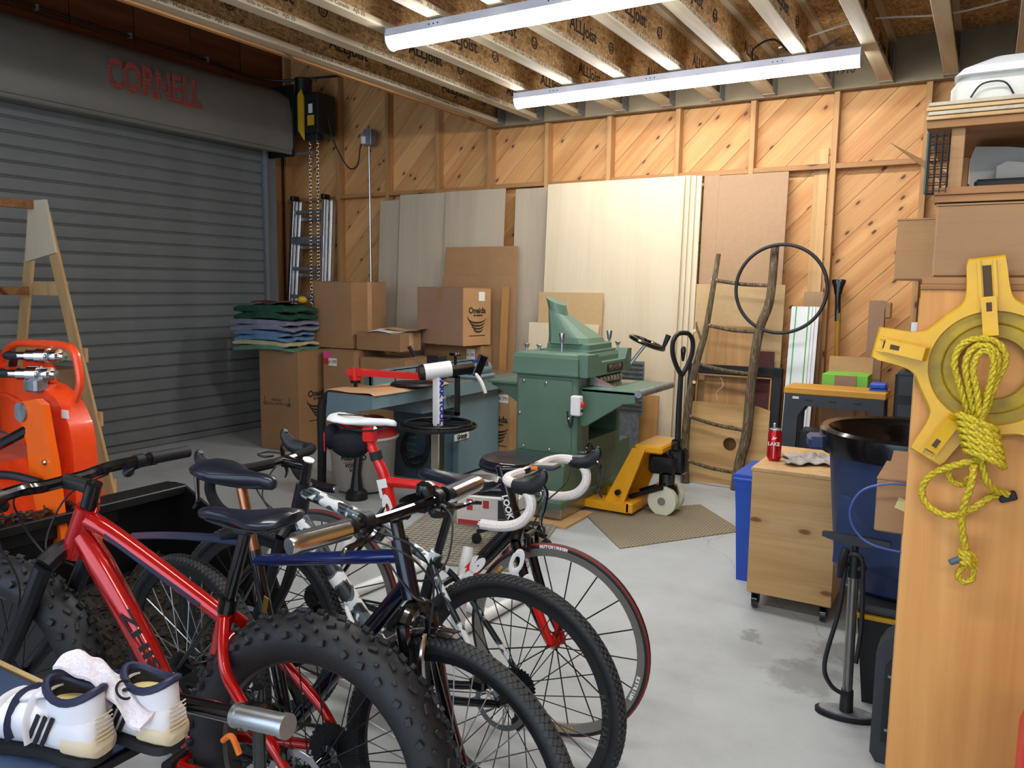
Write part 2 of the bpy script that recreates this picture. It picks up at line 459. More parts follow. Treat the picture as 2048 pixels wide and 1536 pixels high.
    def loft(s, secs, caps=True, M=None):
        n = len(secs[0]); vs = [p for q in secs for p in q]; fs = []
        for i in range(len(secs)-1):
            for j in range(n):
                q = (j+1) % n; fs.append((i*n+j, i*n+q, (i+1)*n+q, (i+1)*n+j))
        if caps: fs.append(tuple(range(n))[::-1]); fs.append(tuple((len(secs)-1)*n+j for j in range(n)))
        return s.add(vs, fs, M)
    def sheet(s, fn, nu, nv, th=0.0, M=None):
        """surface fn(u,v) with optional thickness along local z"""
        vs = [V(fn(i/nu, j/nv)) for j in range(nv+1) for i in range(nu+1)]; N = len(vs)
        fs = [(j*(nu+1)+i, j*(nu+1)+i+1, (j+1)*(nu+1)+i+1, (j+1)*(nu+1)+i) for j in range(nv) for i in range(nu)]
        if th:
            vs += [p-V((0, 0, th)) for p in vs[:N]]
            fs += [tuple(N+q for q in f[::-1]) for f in fs[:nu*nv]]
            rim = [i for i in range(nu+1)]+[(j)*(nu+1)+nu for j in range(1, nv+1)]+[nv*(nu+1)+i for i in range(nu-1, -1, -1)]+[j*(nu+1) for j in range(nv-1, 0, -1)]
            for a in range(len(rim)):
                p, q = rim[a], rim[(a+1) % len(rim)]; fs.append((q, p, p+N, q+N))
        return s.add(vs, fs, M)
    def mesh(s, name, mat, smooth=.6):
        m = bpy.data.meshes.new(name); m.from_pydata(s.v, [], s.f); m.validate(); m.update()
        m.materials.append(MAT[mat])
        if smooth:
            m.polygons.foreach_set('use_smooth', [True]*len(m.polygons)); m.set_sharp_from_angle(angle=smooth)
        return m
    def build(s, name, mat, parent=None, smooth=.6, label=None):
        bm = bmesh.new(); me = s.mesh(name, mat, 0); bm.from_mesh(me)
        bmesh.ops.recalc_face_normals(bm, faces=bm.faces); bm.to_mesh(me); bm.free()
        if smooth:
            me.polygons.foreach_set('use_smooth', [True]*len(me.polygons)); me.set_sharp_from_angle(angle=smooth)
        o = bpy.data.objects.new(name, me); C.objects.link(o)
        if parent is not None: o.parent = parent
        if label: o['label'] = label
        return o
def link(name, me, parent=None, M=None):
    o = bpy.data.objects.new(name, me); C.objects.link(o)
    if parent is not None: o.parent = parent
    if M is not None: o.matrix_basis = M
    return o
def thing(name, label, cat, loc=(0, 0, 0), rotz=0.0, group=None):
    o = bpy.data.objects.new(name, None); C.objects.link(o); o.empty_display_size = .05
    o.location = loc; o.rotation_euler = (0, 0, rotz); o['label'] = label; o['category'] = cat
    if group: o['group'] = group
    return o
def tag(o, label, cat, group=None):
    o['label'] = label; o['category'] = cat
    if group: o['group'] = group
    return o
def struct(o): o['kind'] = 'structure'; return o
_txt = {}
def text(body, size, mat, parent, M, name='lettering', ext=.0006, sx=1.0, bold=0.0, align='CENTER', shear=0.0):
    key = (body, size, mat, ext, bold, align, shear)
    if key not in _txt:
        cu = bpy.data.curves.new('t', 'FONT'); cu.body = body; cu.size = size; cu.extrude = ext; cu.offset = bold; cu.shear = shear
        cu.align_x = align; cu.align_y = 'CENTER'; cu.resolution_u = 3
        o = bpy.data.objects.new('t', cu); C.objects.link(o)
        dg = bpy.context.evaluated_depsgraph_get(); me = bpy.data.meshes.new_from_object(o.evaluated_get(dg))
        bpy.data.objects.remove(o); me.materials.clear(); me.materials.append(MAT[mat]); me.name = name
        _txt[key] = me
    return link(name, _txt[key], parent, M @ Matrix.Diagonal((sx, 1, 1, 1)))
# ================================================================== SETTING
YB = 6.44            # face of the studs
YW = 6.53            # face of the boards
b = MB(); b.bx(-7.6, -3, -.1, 3.2, 6.8, 0)
floor = struct(b.build('floor', 'concrete', None, 0))
# --- back wall: sheathing plane, diagonal boards, studs, blocking, plates
b = MB(); b.bx(-7.2, YW+.022, 0, 3.0, YW+.1, 4.5)
wall_back = struct(b.build('wall_back', 'board_redbrown', None, 0))
def clip(poly, a, c):          # keep a.p <= c
    out = []
    for i in range(len(poly)):
        p, q = poly[i], poly[(i+1) % len(poly)]
        dp, dq = a[0]*p[0]+a[1]*p[1]-c, a[0]*q[0]+a[1]*q[1]-c
        if dp <= 0: out.append(p)
        if dp*dq < 0:
            t = dp/(dp-dq); out.append((p[0]+(q[0]-p[0])*t, p[1]+(q[1]-p[1])*t))
    return out
PW = .184; s2 = math.sqrt(.5)
for k in range(-80, 80):       # board k lies between two 45 degree lines
    lo, hi = k*PW+.0015, (k+1)*PW-.0015
    poly = [(-7.05, 0), (3.0, 0), (3.0, 4.4), (-7.05, 4.4)]
    poly = clip(poly, (-s2, s2), hi); poly = clip(poly, (s2, -s2), -lo) if poly else poly
    if len(poly) < 3: continue
    b = MB(); pr = random.uniform(0, .003)
    b.prism(poly, .02, Matrix(((1, 0, 0, 0), (0, 0, -1, YW+.022-pr*0), (0, 1, 0, 0), (0, 0, 0, 1))))
    b.build('board', 'pine_board', wall_back, 0)
studs = [-6.80, -6.03, -5.36]+[-4.733+.61*i for i in range(13)]
for i, x in enumerate(studs):
    b = MB(); top = 4.4 if x < -4.2 else 3.0
    b.bx(x, YB, 0, x+.04, YW+.001, top, .002); b.build('stud', 'pine_stud', wall_back, 0)
b = MB(); b.bx(-6.98, 6.33, 0, -6.845, 6.44, 2.95, .002); b.build('door_post', 'pine_stud', wall_back, 0)
for i in range(len(studs)-1):
    b = MB(); z = 2.455+random.uniform(-.008, .008)
    b.bx(studs[i]+.041, YB+.002, z-.019, studs[i+1]-.001, YB+.055, z+.019, .002); b.build('blocking', 'pine_x', wall_back, 0)
b = MB(); b.bx(-4.10, 6.385, 2.99, 3.0, 6.438, 3.30, .001); b.build('rim_board', 'rim_board', wall_back, 0)
b = MB(); b.bx(-7.0, YB, 0, 3.0, YW, .038); b.build('sole_plate', 'pine_x', wall_back, 0)
text('1910', .07, 'ink', wall_back, frame((-1.0, 6.3835, 3.12), (1, 0, 0), (0, 0, 1)))
# --- left wall
b = MB(); b.bx(-7.1, -3, 0, -6.86, 6.55, 4.5); wall_left = struct(b.build('wall_left', 'board_redbrown', None, 0))
for k in range(16):
    b = MB(); y = 6.5-k*.6; b.bx(-6.86, y-.59, 3.0, -6.835, y, 4.4, .003); b.build('board', 'board_redbrown', wall_left, 0)
b = MB(); b.bx(-6.86, -1, 3.5, -6.62, 6.4, 3.62, .003); b.build('header_beam', 'board_redbrown', wall_left, 0)
b = MB(); b.bx(2.7, -3, 0, 2.8, 6.55, 4.5); wall_right = struct(b.build('wall_right', 'pine_y', None, 0))
# --- high ceiling of the door bay
b = MB(); b.bx(-7.1, -3, 4.4, -3.98, 6.6, 4.5); struct(b.build('ceiling_high', 'board_redbrown', None, 0))
b = MB(); b.bx(-4.03, -3, 3.32, -3.99, 6.38, 4.4); struct(b.build('wall_upper', 'osb', None, 0))
# --- joist ceiling
b = MB(); b.bx(-4.03, -3, 3.30, 2.9, 6.6, 3.32); ceiling = struct(b.build('ceiling', 'osb', None, 0))
b = MB(); b.bx(-4.032, -3, 2.985, -3.994, 6.38, 3.30, .002); b.build('edge_board', 'pine_y', ceiling, 0)
b = MB(); b.bx(-.005, -3, 3.03, .005, 6.383, 3.27); me_web = b.mesh('joist', 'osb', 0)
b = MB(); b.bx(-.0445, -3, -.0185, .0445, 6.383, .0185, .003); me_fl = b.mesh('flange', 'flange_wood', 0)
b = MB(); b.bx(-.048, 6.25, 3.0, -.046, 6.383, 3.24).bx(.046, 6.25, 3.0, .048, 6.383, 3.24).bx(-.048, 6.30, 2.994, .048, 6.383, 2.997); me_hg = b.mesh('joist_hanger', 'galv', 0)
jx = [-3.942+.4035*i for i in range(16)]
for i, x in enumerate(jx):
    j = link('joist', me_web, ceiling, T(x, 0, 0))
    link('flange', me_fl, j, T(0, 0, 3.0165)); link('flange', me_fl, j, T(0, 0, 3.2815))
    link('joist_hanger', me_hg, ceiling, T(x, 0, 0))
    if x < -.2:
        for y in ([1.7, 3.1, 4.55, 5.85] if i < 9 else [3.3, 5.6]):
            y += ((i*37) % 10)*.05-.2
            text('ALLJoist', .115, 'ink', j, frame((.0062, y, 3.15), (0, 1, 0), (0, 0, 1)), bold=.002)
            b = MB(); b.torus(.035, .004, 16, 5, frame((.006, y+.43, 3.15), (0, 1, 0), (1, 0, 0))); b.build('emblem', 'ink', j)
            b = MB()
            for e in (-.012, .012): b.box((.006, y+.43+e, 3.157), (.003, .006, .009))
            b.tube([(.006, y+.415, 3.14), (.006, y+.43, 3.132), (.006, y+.445, 3.14)], .003, 5, 4); b.build('emblem', 'ink', j)['kind'] = 'stuff'
        s_ = 'AJS-25 ICC-ES ESR-1144 CCMC-12787-R 05-07-19 16:34 APA MILL 1106 BOISE ALLJoist   Made in Canada   AJS 25'
        for y0 in (2.4, 4.75):
            text(s_, .030, 'ink', j, frame((.0452, y0+(i % 4)*.13, 3.0175), (0, 1, 0), (0, 0, 1)), align='CENTER', ext=.0002, sx=1.25)
# --- wire stapled across the joists near the right
b = MB(); b.tube([(-1.3, 5.6, 3.12), (-.8, 5.55, 3.2), (-.3, 5.5, 3.15), (.1, 5.45, 3.18), (.35, 5.2, 3.1), (.42, 4.8, 3.0)], .006, 6, 5)
tag(b.build('ceiling_wire', 'off_white'), 'thin pale cable running across joists near the white tote', 'cable')
b = MB(); b.tube([(.02, 4.6, 2.96), (.04, 4.35, 2.95), (.12, 4.2, 2.93), (.26, 4.05, 2.9)], .014, 8, 5)
tag(b.build('flex_conduit', 'galv'), 'grey flexible conduit curving below the joists above the shelf', 'conduit')

# --- roll-up door
b = MB(); b.prism([(-6.86, 2.93), (-6.26, 2.87), (-6.215, 2.885), (-6.2, 2.93), (-6.205, 3.25), (-6.25, 3.40), (-6.36, 3.485), (-6.6, 3.5), (-6.86, 3.5)], 9.0, Matrix(((1, 0, 0, 0), (0, 0, -1, 6.0), (0, 1, 0, 0), (0, 0, 0, 1))))
door = struct(b.build('door_1', 'hood_grey', None, .7))
P_ = .1135
b = MB(); b.prism([(-6.64, .0), (-6.618, .0), (-6.616, .008), (-6.600, .011), (-6.595, .018), (-6.592, .06), (-6.595, .102), (-6.600, .107), (-6.616, .110), (-6.618, .1135), (-6.64, .1135)], 8.85, Matrix(((1, 0, 0, 0), (0, 0, -1, 5.98), (0, 1, 0, 0), (0, 0, 0, 1))))
me_slat = b.mesh('slat', 'door_grey', .5)
bmx = bmesh.new(); bmx.from_mesh(me_slat); bmesh.ops.recalc_face_normals(bmx, faces=bmx.faces); bmx.to_mesh(me_slat); bmx.free()
for k in range(26): link('slat', me_slat, door, T(0, 0, .06+k*P_))
b = MB(); b.bx(-6.64, -2.8, .012, -6.57, 5.98, .065, .004).bx(-6.625, -2.8, 0, -6.585, 5.98, .014); b.build('bottom_bar', 'door_grey', door, .5)
b = MB(); b.bx(-6.66, 5.95, 0, -6.56, 6.10, 2.9, .004).bx(-6.57, 5.93, 0, -6.53, 5.965, 2.9, .003); b.build('door_track', 'door_grey', door, .5)
b = MB(); b.tube([(-6.235, -2.9, 2.868), (-6.235, 6.0, 2.868)], .022, 10); b.build('hood_lip', 'hood_grey', door)
b = MB(); b.bx(-6.86, 6.0, 2.83, -6.18, 6.012, 3.54, .003); b.build('end_plate', 'dark_steel', door, 0)
b = MB(); b.bx(-6.34, 6.01, 2.84, -5.95, 6.05, 2.865, .002); b.build('bracket', 'steel', door, 0)
n = NT('striped_sign'); tc = n.new('TexCoord'); sp = n.new('SeparateXYZ'); n.l.new(tc.outputs['Object'], sp.inputs[0])
st = n.math('FRACT', n.math('MULTIPLY', sp.outputs[1], 28.0))
n.col(n.mix(n.math('GREATER_THAN', st, .66), lin('b9423c'), lin('73746d'))); MAT['striped_sign'] = n.fin(.55)
text('CORNELL', .33, 'striped_sign', door, frame((-6.199, 4.45, 3.19), (0, 1, 0), (-.016, 0, 1)), bold=.009, ext=.001, sx=.62)
b = MB(); b.tube([(-6.60, .8, 3.66), (-6.6, 2.6, 3.65), (-6.6, 3.5, 3.67), (-6.6, 4.4, 3.66), (-6.6, 5.2, 3.66), (-6.58, 5.7, 3.62), (-6.4, 6.0, 3.6), (-6.1, 6.15, 3.62), (-5.9, 6.4, 3.68)], .012, 8, 5)
cable = tag(b.build('wall_cable', 'black_plastic'), 'black cable clipped along the wall above the grey roll-up door', 'cable')
for y in (2.9, 3.7, 4.5, 5.3):
    b = MB(); b.bx(-6.63, y-.01, 3.64, -6.585, y+.01, 3.69, .002); b.build('clip', 'galv', cable, 0)

# ================================================================== LIGHT FIXTURES
def fixture(x0, x1, y, label, grp='long ceiling light fixtures'):
    L = x1-x0
    t = thing('ceiling_light', label, 'light', ((x0+x1)/2, y, 2.885), 0, grp)
    b = MB(); b.prism([(-.058, .062), (-.05, .108), (.05, .108), (.058, .062)], L, Matrix(((0, 0, 1, -L/2), (1, 0, 0, 0), (0, 1, 0, 0), (0, 0, 0, 1)))); b.build('housing', 'fixture_white', t, .3)
    prof = [(.055*math.cos(a), .06+.058*math.sin(a)) for a in [PI+PI*i/10 for i in range(11)]]
    b = MB(); b.prism(prof, L-.016, Matrix(((0, 0, 1, -L/2+.008), (1, 0, 0, 0), (0, 1, 0, 0), (0, 0, 0, 1)))); b.build('lens', 'led_lens', t, .5)
    for s in (-1, 1):
        b = MB(); b.prism([(.062*math.cos(a), .06+.064*math.sin(a)) for a in [PI+PI*i/10 for i in range(11)]]+[(.055, .11), (-.055, .11)], .006, Matrix(((0, 0, 1, s*L/2-.003), (1, 0, 0, 0), (0, 1, 0, 0), (0, 0, 0, 1)))); b.build('end_cap', 'fixture_white', t, 0)
    for q in (-.36, -.05, .3):
        b = MB()
        for e in (-.03, 0, .03): b.cyl((q*L+e, -.0545, .085), (q*L+e, -.059, .084), .004, n=6)
        b.build('screws', 'dark_steel', t)['kind'] = 'stuff'
    return t
fixture(-3.2, -.76, 5.42, 'long white LED strip light lit, nearer the wooden back wall')
fixture(-3.09, -.65, 3.78, 'long white LED strip light lit, farther from the back wall')
fixture(-2.6, -.16, .9, 'long white LED strip light hanging above the bicycles')
fixture(-.1, 2.3, -.9, 'long white LED strip light hanging near the right wall')
t = MB(); t.tube([(-1.42, 5.42, 2.99), (-1.42, 5.42, 3.08), (-1.3, 5.43, 3.13), (-1.2, 5.45, 3.05), (-1.1, 5.5, 3.02), (-.9, 5.5, 3.1)], .007, 6, 6)
tag(t.build('light_cord', 'black_plastic'), 'dark power cord looping over the rear strip light', 'cord')
# ================================================================== SHEETS AND PANELS LEANING ON THE BACK WALL
def panel(name, label, cat, x0, x1, h, yb, yt, th, mat, zb=0.0, roll=0.0, group=None, hole=None):
    """board leaning back; yb = front face at the floor, yt = front face at its top"""
    a = math.atan2(yt-yb, h); o = thing(name, label, cat, ((x0+x1)/2, yb, zb), 0, group) if hole else None
    wd = (x1-x0); b = MB()
    if hole:
        hx, hz, r = hole; n = 24; pts = [(hx+r*math.cos(2*PI*i/n), hz+r*math.sin(2*PI*i/n)) for i in range(n)]
        outer = [(wd/2, h/2), (wd/2, h), (0, h), (-wd/2, h), (-wd/2, h/2), (-wd/2, 0), (0, 0), (wd/2, 0)]
        def proj(p):
            dx, dz = p[0]-hx, p[1]-hz; ts = []
            if dx: ts += [(wd/2-hx)/dx if dx > 0 else (-wd/2-hx)/dx]
            if dz: ts += [(h-hz)/dz if dz > 0 else (-hz)/dz]
            t = min(ts); return (hx+dx*t, hz+dz*t)
        out = [proj(p) for p in pts]; vs = []
        for y in (0, th):
            vs += [(p[0], y, p[1]) for p in pts]+[(p[0], y, p[1]) for p in out]
        fs = []
        for i in range(n):
            j = (i+1) % n
            fs += [(i, n+i, n+j, j), (2*n+i, 2*n+j, 3*n+j, 3*n+i), (i, j, 2*n+j, 2*n+i), (n+i, 3*n+i, 3*n+j, n+j)]
        b.add(vs, fs); ob = b.build(name, mat, None, 0); bpy.data.objects.remove(o)
    else:
        b.bx(-wd/2, 0, 0, wd/2, th, h, .0015); ob = b.build(name, mat, None, 0)
    ob.matrix_basis = T((x0+x1)/2, yb, zb) @ RX(-a) @ RY(roll)
    return tag(ob, label, cat, group)
G = 'plywood sheets leaning on the back wall'
panel('plywood_sheet', 'narrow grey-toned plywood strip beside the metal conduit', 'plywood', -5.40, -5.15, 2.39, 6.28, 6.412, .012, 'birch_grey', group=G)
panel('plywood_sheet', 'wide grey-toned plywood sheet standing behind the cardboard box with swirl logo', 'plywood', -5.13, -3.92, 2.435, 6.26, 6.395, .016, 'birch_grey', group=G)
panel('plywood_sheet', 'grey-toned plywood sheet overlapping a wider sheet, above the leaning cardboard', 'plywood', -4.55, -3.88, 2.435, 6.235, 6.372, .016, 'birch_grey', group=G)
panel('plywood_sheet', 'darker birch sheet with one knotted strip showing beside the big pale sheet', 'plywood', -3.79, -2.57, 2.425, 6.29, 6.412, .016, 'birch_grey', group=G)
for i, (x1, lab) in enumerate(((-2.035, 'rearmost pale sheet of the birch stack, its edge beside the brown hardboard'), (-2.075, 'third pale sheet edge from the front of the birch stack'), (-2.115, 'second pale sheet edge from the front of the birch stack'))):
    panel('plywood_sheet', lab, 'plywood', x1-1.24, x1, 2.44, 6.265-.024*i, 6.388-.024*i, .018, 'birch', group=G)
panel('plywood_sheet', 'large pale birch sheet at the front of the stack behind the green planer', 'plywood', -3.40, -2.15, 2.435, 6.185, 6.312, .018, 'birch', group=G)
panel('hardboard_sheet', 'tall narrow brown hardboard sheet next to the birch stack', 'hardboard', -2.025, -1.90, 2.44, 6.31, 6.42, .008, 'hardboard', group='brown hardboard sheets')
panel('hardboard_sheet', 'tall wide brown hardboard sheet behind the branch ladder', 'hardboard', -1.90, -1.365, 2.435, 6.30, 6.42, .008, 'hardboard', group='brown hardboard sheets')
panel('mdf_panel', 'tan square panel behind the branch ladder and hanging tyre', 'panel', -2.03, -1.33, 1.57, 6.26, 6.345, .015, 'tan_mdf')
panel('pine_panel', 'small wavy-grained pine plywood panel behind the dark picture frame', 'panel', -1.91, -1.53, 1.24, 6.225, 6.30, .015, 'panel_wavy')
panel('dark_panel', 'dark reddish brown panel behind the right branch rail', 'panel', -1.527, -1.37, 1.055, 6.215, 6.265, .015, 'blanket_brown')
panel('hole_panel', 'pale plywood panel with a round hole at the foot of the branch ladder', 'panel', -2.05, -1.355, .64, 6.085, 6.165, .016, 'fir_ply_pale', hole=(.06, .325, .052))
panel('small_panel', 'tan square board leaning behind the yellow pallet jack', 'panel', -2.60, -2.25, .655, 6.10, 6.16, .016, 'oak_board')
panel('small_panel', 'taller tan board behind the green planer hood', 'panel', -3.42, -2.80, 1.49, 6.11, 6.22, .012, 'tan_mdf')
panel('small_panel', 'shorter pale board in front of a taller tan board behind the planer', 'panel', -3.49, -2.81, 1.22, 6.08, 6.17, .012, 'birch')
panel('cardboard_sheet', 'large brown cardboard sheet leaning behind the swirl logo box', 'cardboard', -4.48, -3.68, 1.90, 6.16, 6.27, .006, 'cardboard', group='leaning cardboard')
panel('cardboard_sheet', 'lower brown cardboard sheet in front of the taller one, beside wood strip', 'cardboard', -4.48, -3.655, 1.63, 6.14, 6.225, .006, 'cardboard', group='leaning cardboard')
panel('wood_strip', 'narrow tan wood strip leaning on the brown cardboard', 'board', -3.76, -3.69, 1.53, 6.05, 6.14, .016, 'oak_board')
panel('long_plank', 'long pale plank standing between the studs behind the blocking', 'plank', -1.20, -1.10, 2.60, 6.5, 6.512, .014, 'maple_ply')
panel('short_plank', 'short brown plank behind the white guide rail', 'plank', -1.19, -1.05, 1.52, 6.26, 6.345, .014, 'hardboard')
b = MB(); b.cyl((-4.66, 6.1, 0), (-4.60, 6.2, 1.42), .016, n=10); tag(b.build('wooden_dowel', 'maple_ply'), 'round wooden dowel leaning behind the small cardboard box', 'dowel')
# guide rail with green stripes
t = thing('saw_guide', 'white aluminium saw guide rail with green stripes leaning on the wall', 'rail', (-1.16, 6.07, 0))
Mg = RX(-math.atan2(.2, 1.41)); b = MB(); b.box((0, .004, .71), (.20, .008, 1.42), Mg, .001).box((.045, -.006, .71), (.012, .012, 1.42), Mg).box((.07, -.005, .71), (.006, .01, 1.42), Mg); b.build('rail', 'white_plastic', t, 0)
for x in (-.065, .025):
    b = MB(); b.box((x, -.001, .71), (.009, .003, 1.42), Mg); b.build('stripe', 'green_stripe', t, 0)
# dark picture frame
t = thing('picture_frame', 'black wrapped wooden picture frame leaning behind the branch ladder', 'frame', (-1.66, 6.125, 0))
Mg = RX(-.10)
for (x, z, w_, h_) in ((0, .90, .74, .075), (0, .06, .74, .075), (-.333, .48, .075, .92), (.333, .48, .075, .92)):
    b = MB(); b.box((x, .015, z), (w_, .035, h_), Mg, .006); b.build('frame_rail', 'black_matte', t, 0)
for (x, z, w_, h_) in ((0, .855, .59, .012), (-.29, .48, .012, .76), (.29, .48, .012, .76)):
    b = MB(); b.box((x, .012, z), (w_, .03, h_), Mg); b.build('inner_lip', 'oak_board', t, 0)
b = MB(); b.tube([(-.10, -.012, .84), (-.07, -.02, .78), (-.12, -.015, .72), (-.11, -.012, .66)], .002, 5, 5, M=Mg); b.build('hanging_string', 'off_white', t)
# black bracket right of the frame
b = MB(); b.bx(-1.27, 6.40, .56, -1.19, 6.44, .76, .006).bx(-1.25, 6.36, .60, -1.21, 6.40, .72, .004); tag(b.build('wall_bracket', 'dark_steel', None, 0), 'small black metal bracket beside the dark frame', 'bracket')
# ------------------------------------------------------------------ branch ladder, hanging tyre
t = thing('branch_ladder', 'rustic ladder made of bark-covered branches leaning on boards', 'ladder', (-1.7, 6.15, 0))
def wp(x, z): return (x+1.7, -.16+.085*z, z)
b = MB(); b.tube([wp(-1.945, 0), wp(-1.965, .3), wp(-1.958, .64), wp(-1.915, .96), wp(-1.862, 1.2), wp(-1.82, 1.6), wp(-1.80, 1.80)], [.036, .034, .032, .03, .024, .021, .018], 10, 6); b.build('rail', 'bark', t)
b = MB(); b.tube([wp(-1.545, 0), wp(-1.53, .2), wp(-1.49, .44), wp(-1.482, .83), wp(-1.452, 1.22), wp(-1.39, 1.45), wp(-1.378, 1.86)], [.042, .04, .04, .036, .036, .033, .03], 10, 6); b.build('rail', 'bark', t)
for (xa, za, xb, zb) in ((-1.83, 1.60, -1.39, 1.56), (-1.86, 1.25, -1.46, 1.21), (-1.93, .95, -1.49, .89), (-1.96, .53, -1.52, .46), (-1.955, .18, -1.55, .13)):
    p, q = V(wp(xa, za)), V(wp(xb, zb)); m = (p+q)/2+V((0, 0, -.012)); b = MB(); b.tube([p, m, q], [.013, .015, .014], 8, 5); r = b.build('rung', 'bark', t)
    b = MB(); b.cyl(p+V((-.012, -.001, 0)), p+V((.03, -.001, -.002)), .0135, n=8); b.build('cut_end', 'cut_wood', r)
for (x, z) in ((-1.915, .80), (-1.94, 1.20)):
    b = MB(); p = V(wp(x, z)); b.cyl(p+V((0, -.025, 0)), p+V((0, -.04, .004)), .014, n=8); b.build('knot', 'cut_wood', t)
b = MB(); b.tube([wp(-1.885, 1.12), wp(-1.93, 1.22), wp(-1.94, 1.27)], [.012, .009, .006], 7, 4); b.build('twig', 'bark', t)
b = MB(); b.torus(.325, .013, 64, 10, T(-1.31, 6.085, 1.535) @ RZ(.04)); tag(b.build('bicycle_tyre', 'rubber'), 'thin black bicycle tyre hanging on the branch ladder', 'tyre')
# shovel
t = thing('shovel', 'shovel with yellowish wooden handle and black grip against the wall', 'shovel', (-.93, 6.38, 0))
b = MB(); b.tube([(.03, 0, .05), (.0, .02, .8), (-.02, .04, 1.36)], .019, 10, 4); b.build('handle', 'ash_handle', t)
b = MB(); b.tube([(-.02, .04, 1.30), (-.027, .045, 1.45), (-.03, .048, 1.52)], [.022, .021, .024], 10, 3).loft([[(-.03+.026*math.cos(a)*k, .048+.022*math.sin(a), z) for a in [2*PI*i/12 for i in range(12)]] for k, z in ((1, 1.50), (1.3, 1.55), (1.9, 1.59), (1.95, 1.605), (1.6, 1.612))]); b.build('grip', 'black_gloss', t)
b = MB(); b.sheet(lambda u, v: (.03+(u-.5)*.2*(1-.5*v*v), -.02-.03*math.cos((u-.5)*2.5), .30-.28*v), 8, 8, .003); b.build('blade', 'dark_steel', t)
# cardboard edge protector, green carton behind the sawhorse
t = thing('cardboard_channel', 'tall torn cardboard channel standing against the wall', 'cardboard', (-.67, 6.32, 0))
b = MB(); b.bx(-.055, -.02, 0, .05, -.012, 1.46).bx(-.055, -.012, 0, -.047, .05, 1.46).bx(.042, -.012, 0, .05, .06, 1.40); b.build('channel', 'cardboard_grey', t, 0)
b = MB(); b.bx(.052, -.02, 1.33, .095, .03, 1.45, .01); b.build('torn_flap', 'cardboard', t, 0)
t = thing('carton', 'open bright green carton with cardboard flap behind the sawhorse', 'box', (-.78, 5.95, 0))
b = MB(); b.bx(-.16, -.12, 0, .13, .12, .95, .003); b.build('carton_body', 'cardboard', t, 0)
b = MB(); b.bx(-.162, -.122, .80, .132, .122, .951, .002); b.build('green_band', 'green_card', t, 0)
b = MB(); b.bx(-.08, -.128, .60, .06, -.123, .945); b.build('label_panel', 'cardboard_grey', t, 0)
b = MB(); b.box((-.015, .13, 1.0), (.29, .004, .12), R=RX(-.2)); b.build('flap', 'cardboard_light', t, 0)
# painted board below with green smear
b = MB(); b.box((-1.14, 5.86, .25), (.3, .016, .5), R=RX(-.12)); o = tag(b.build('offcut_board', 'maple_ply', None, 0), 'pale offcut board with green paint smear beside the sawhorse', 'board')
b = MB(); b.sheet(lambda u, v: (-1.27+u*.27, 5.868-.02, .45+(v-.5)*.07*(1.0+.6*math.sin(u*9)))if True else 0, 10, 2); b.v = [(x, y-.012+(.25-z)*-.12, z) for x, y, z in b.v]; g_ = b.build('paint_smear', 'green_card', o)

# ------------------------------------------------------------------ door operator, chains, outlet, conduit
t = thing('door_operator', 'black and yellow roller door chain operator above the aluminium ladder', 'hoist', (-6.08, 6.12, 2.98))
b = MB(); b.bx(-.20, -.10, .06, .21, .16, .46, .01); b.build('gear_case', 'black_plastic', t, 0)
b = MB(); b.cyl((-.1, .02, .42), (-.1, .02, .62), .085, n=18).cyl((-.1, .02, .62), (-.1, .02, .64), .09, n=18); b.build('motor', 'black_plastic', t)
b = MB(); b.prism([(-.05, .10), (.03, .0), (.035, .42), (.0, .50), (-.045, .46), (-.05, .44)], .012, Matrix(((1, 0, 0, 0), (0, 0, 1, -.115), (0, 1, 0, 0), (0, 0, 0, 1)))); b.build('cover_plate', 'yellow_paint', t, 0)
b = MB(); b.bx(.07, -.103, .14, .16, -.1, .24); b.build('warning_label', 'yellow_paint', t, 0)
b = MB(); b.bx(.085, -.103, .26, .14, -.1, .35); b.build('rating_label', 'paper', t, 0)
b = MB(); b.bx(.0, -.07, 0, .16, .03, .07, .006); b.build('chain_guide', 'black_plastic', t, 0)
for i in range(4):
    b = MB(); b.cyl((-.2, -.03, .12+i*.08), (-.245, -.03, .12+i*.08), .012, n=8); b.build('bolt', 'steel', t)
def chain(x, z0, z1, y):
    b = MB(); n = int((z0-z1)/.036)
    for i in range(n):
        z = z0-i*.036; a = 0 if i % 2 else PI/2; xx = x-.03*math.sin((z0-z)*.9)*.6
        b.torus(.014, .0042, 8, 4, T(xx, y, z) @ RZ(a) @ Matrix.Diagonal((.75, 1, 1.5, 1)))
    return b
c = thing('hoist_chain', 'thin steel pull chain loop hanging from the black door operator', 'chain', (-6.0, 6.1, 1.2))
for x in (-.06, .045):
    o = chain(x, 1.79, .0, 0.0).build('chain_strand', 'bright_steel', c); o['kind'] = 'stuff'
t = thing('wall_outlet', 'grey electrical outlet box with plug and metal conduit running down the wall', 'outlet', (-5.52, 6.40, 0))
b = MB(); b.bx(-.05, -.05, 2.94, .05, .04, 3.10, .006); b.build('outlet_box', 'galv', t, 0)
b = MB(); b.bx(-.055, -.08, 2.955, -.01, -.05, 3.03, .006); b.build('plug', 'white_plastic', t, 0)
b = MB(); b.tube([(0, 0, .1), (0, 0, 1.5), (-.005, -.01, 2.95)], .009, 8, 4); b.build('conduit', 'bright_steel', t)
b = MB(); b.tube([(-5.855, 6.15, 3.2), (-5.84, 6.2, 3.0), (-5.80, 6.33, 2.78), (-5.73, 6.36, 2.72), (-5.65, 6.36, 2.77), (-5.60, 6.34, 2.92), (-5.555, 6.33, 2.98)], .007, 7, 6)
tag(b.build('power_cord', 'black_plastic'), 'black power cord drooping from the door operator to the outlet', 'cord')
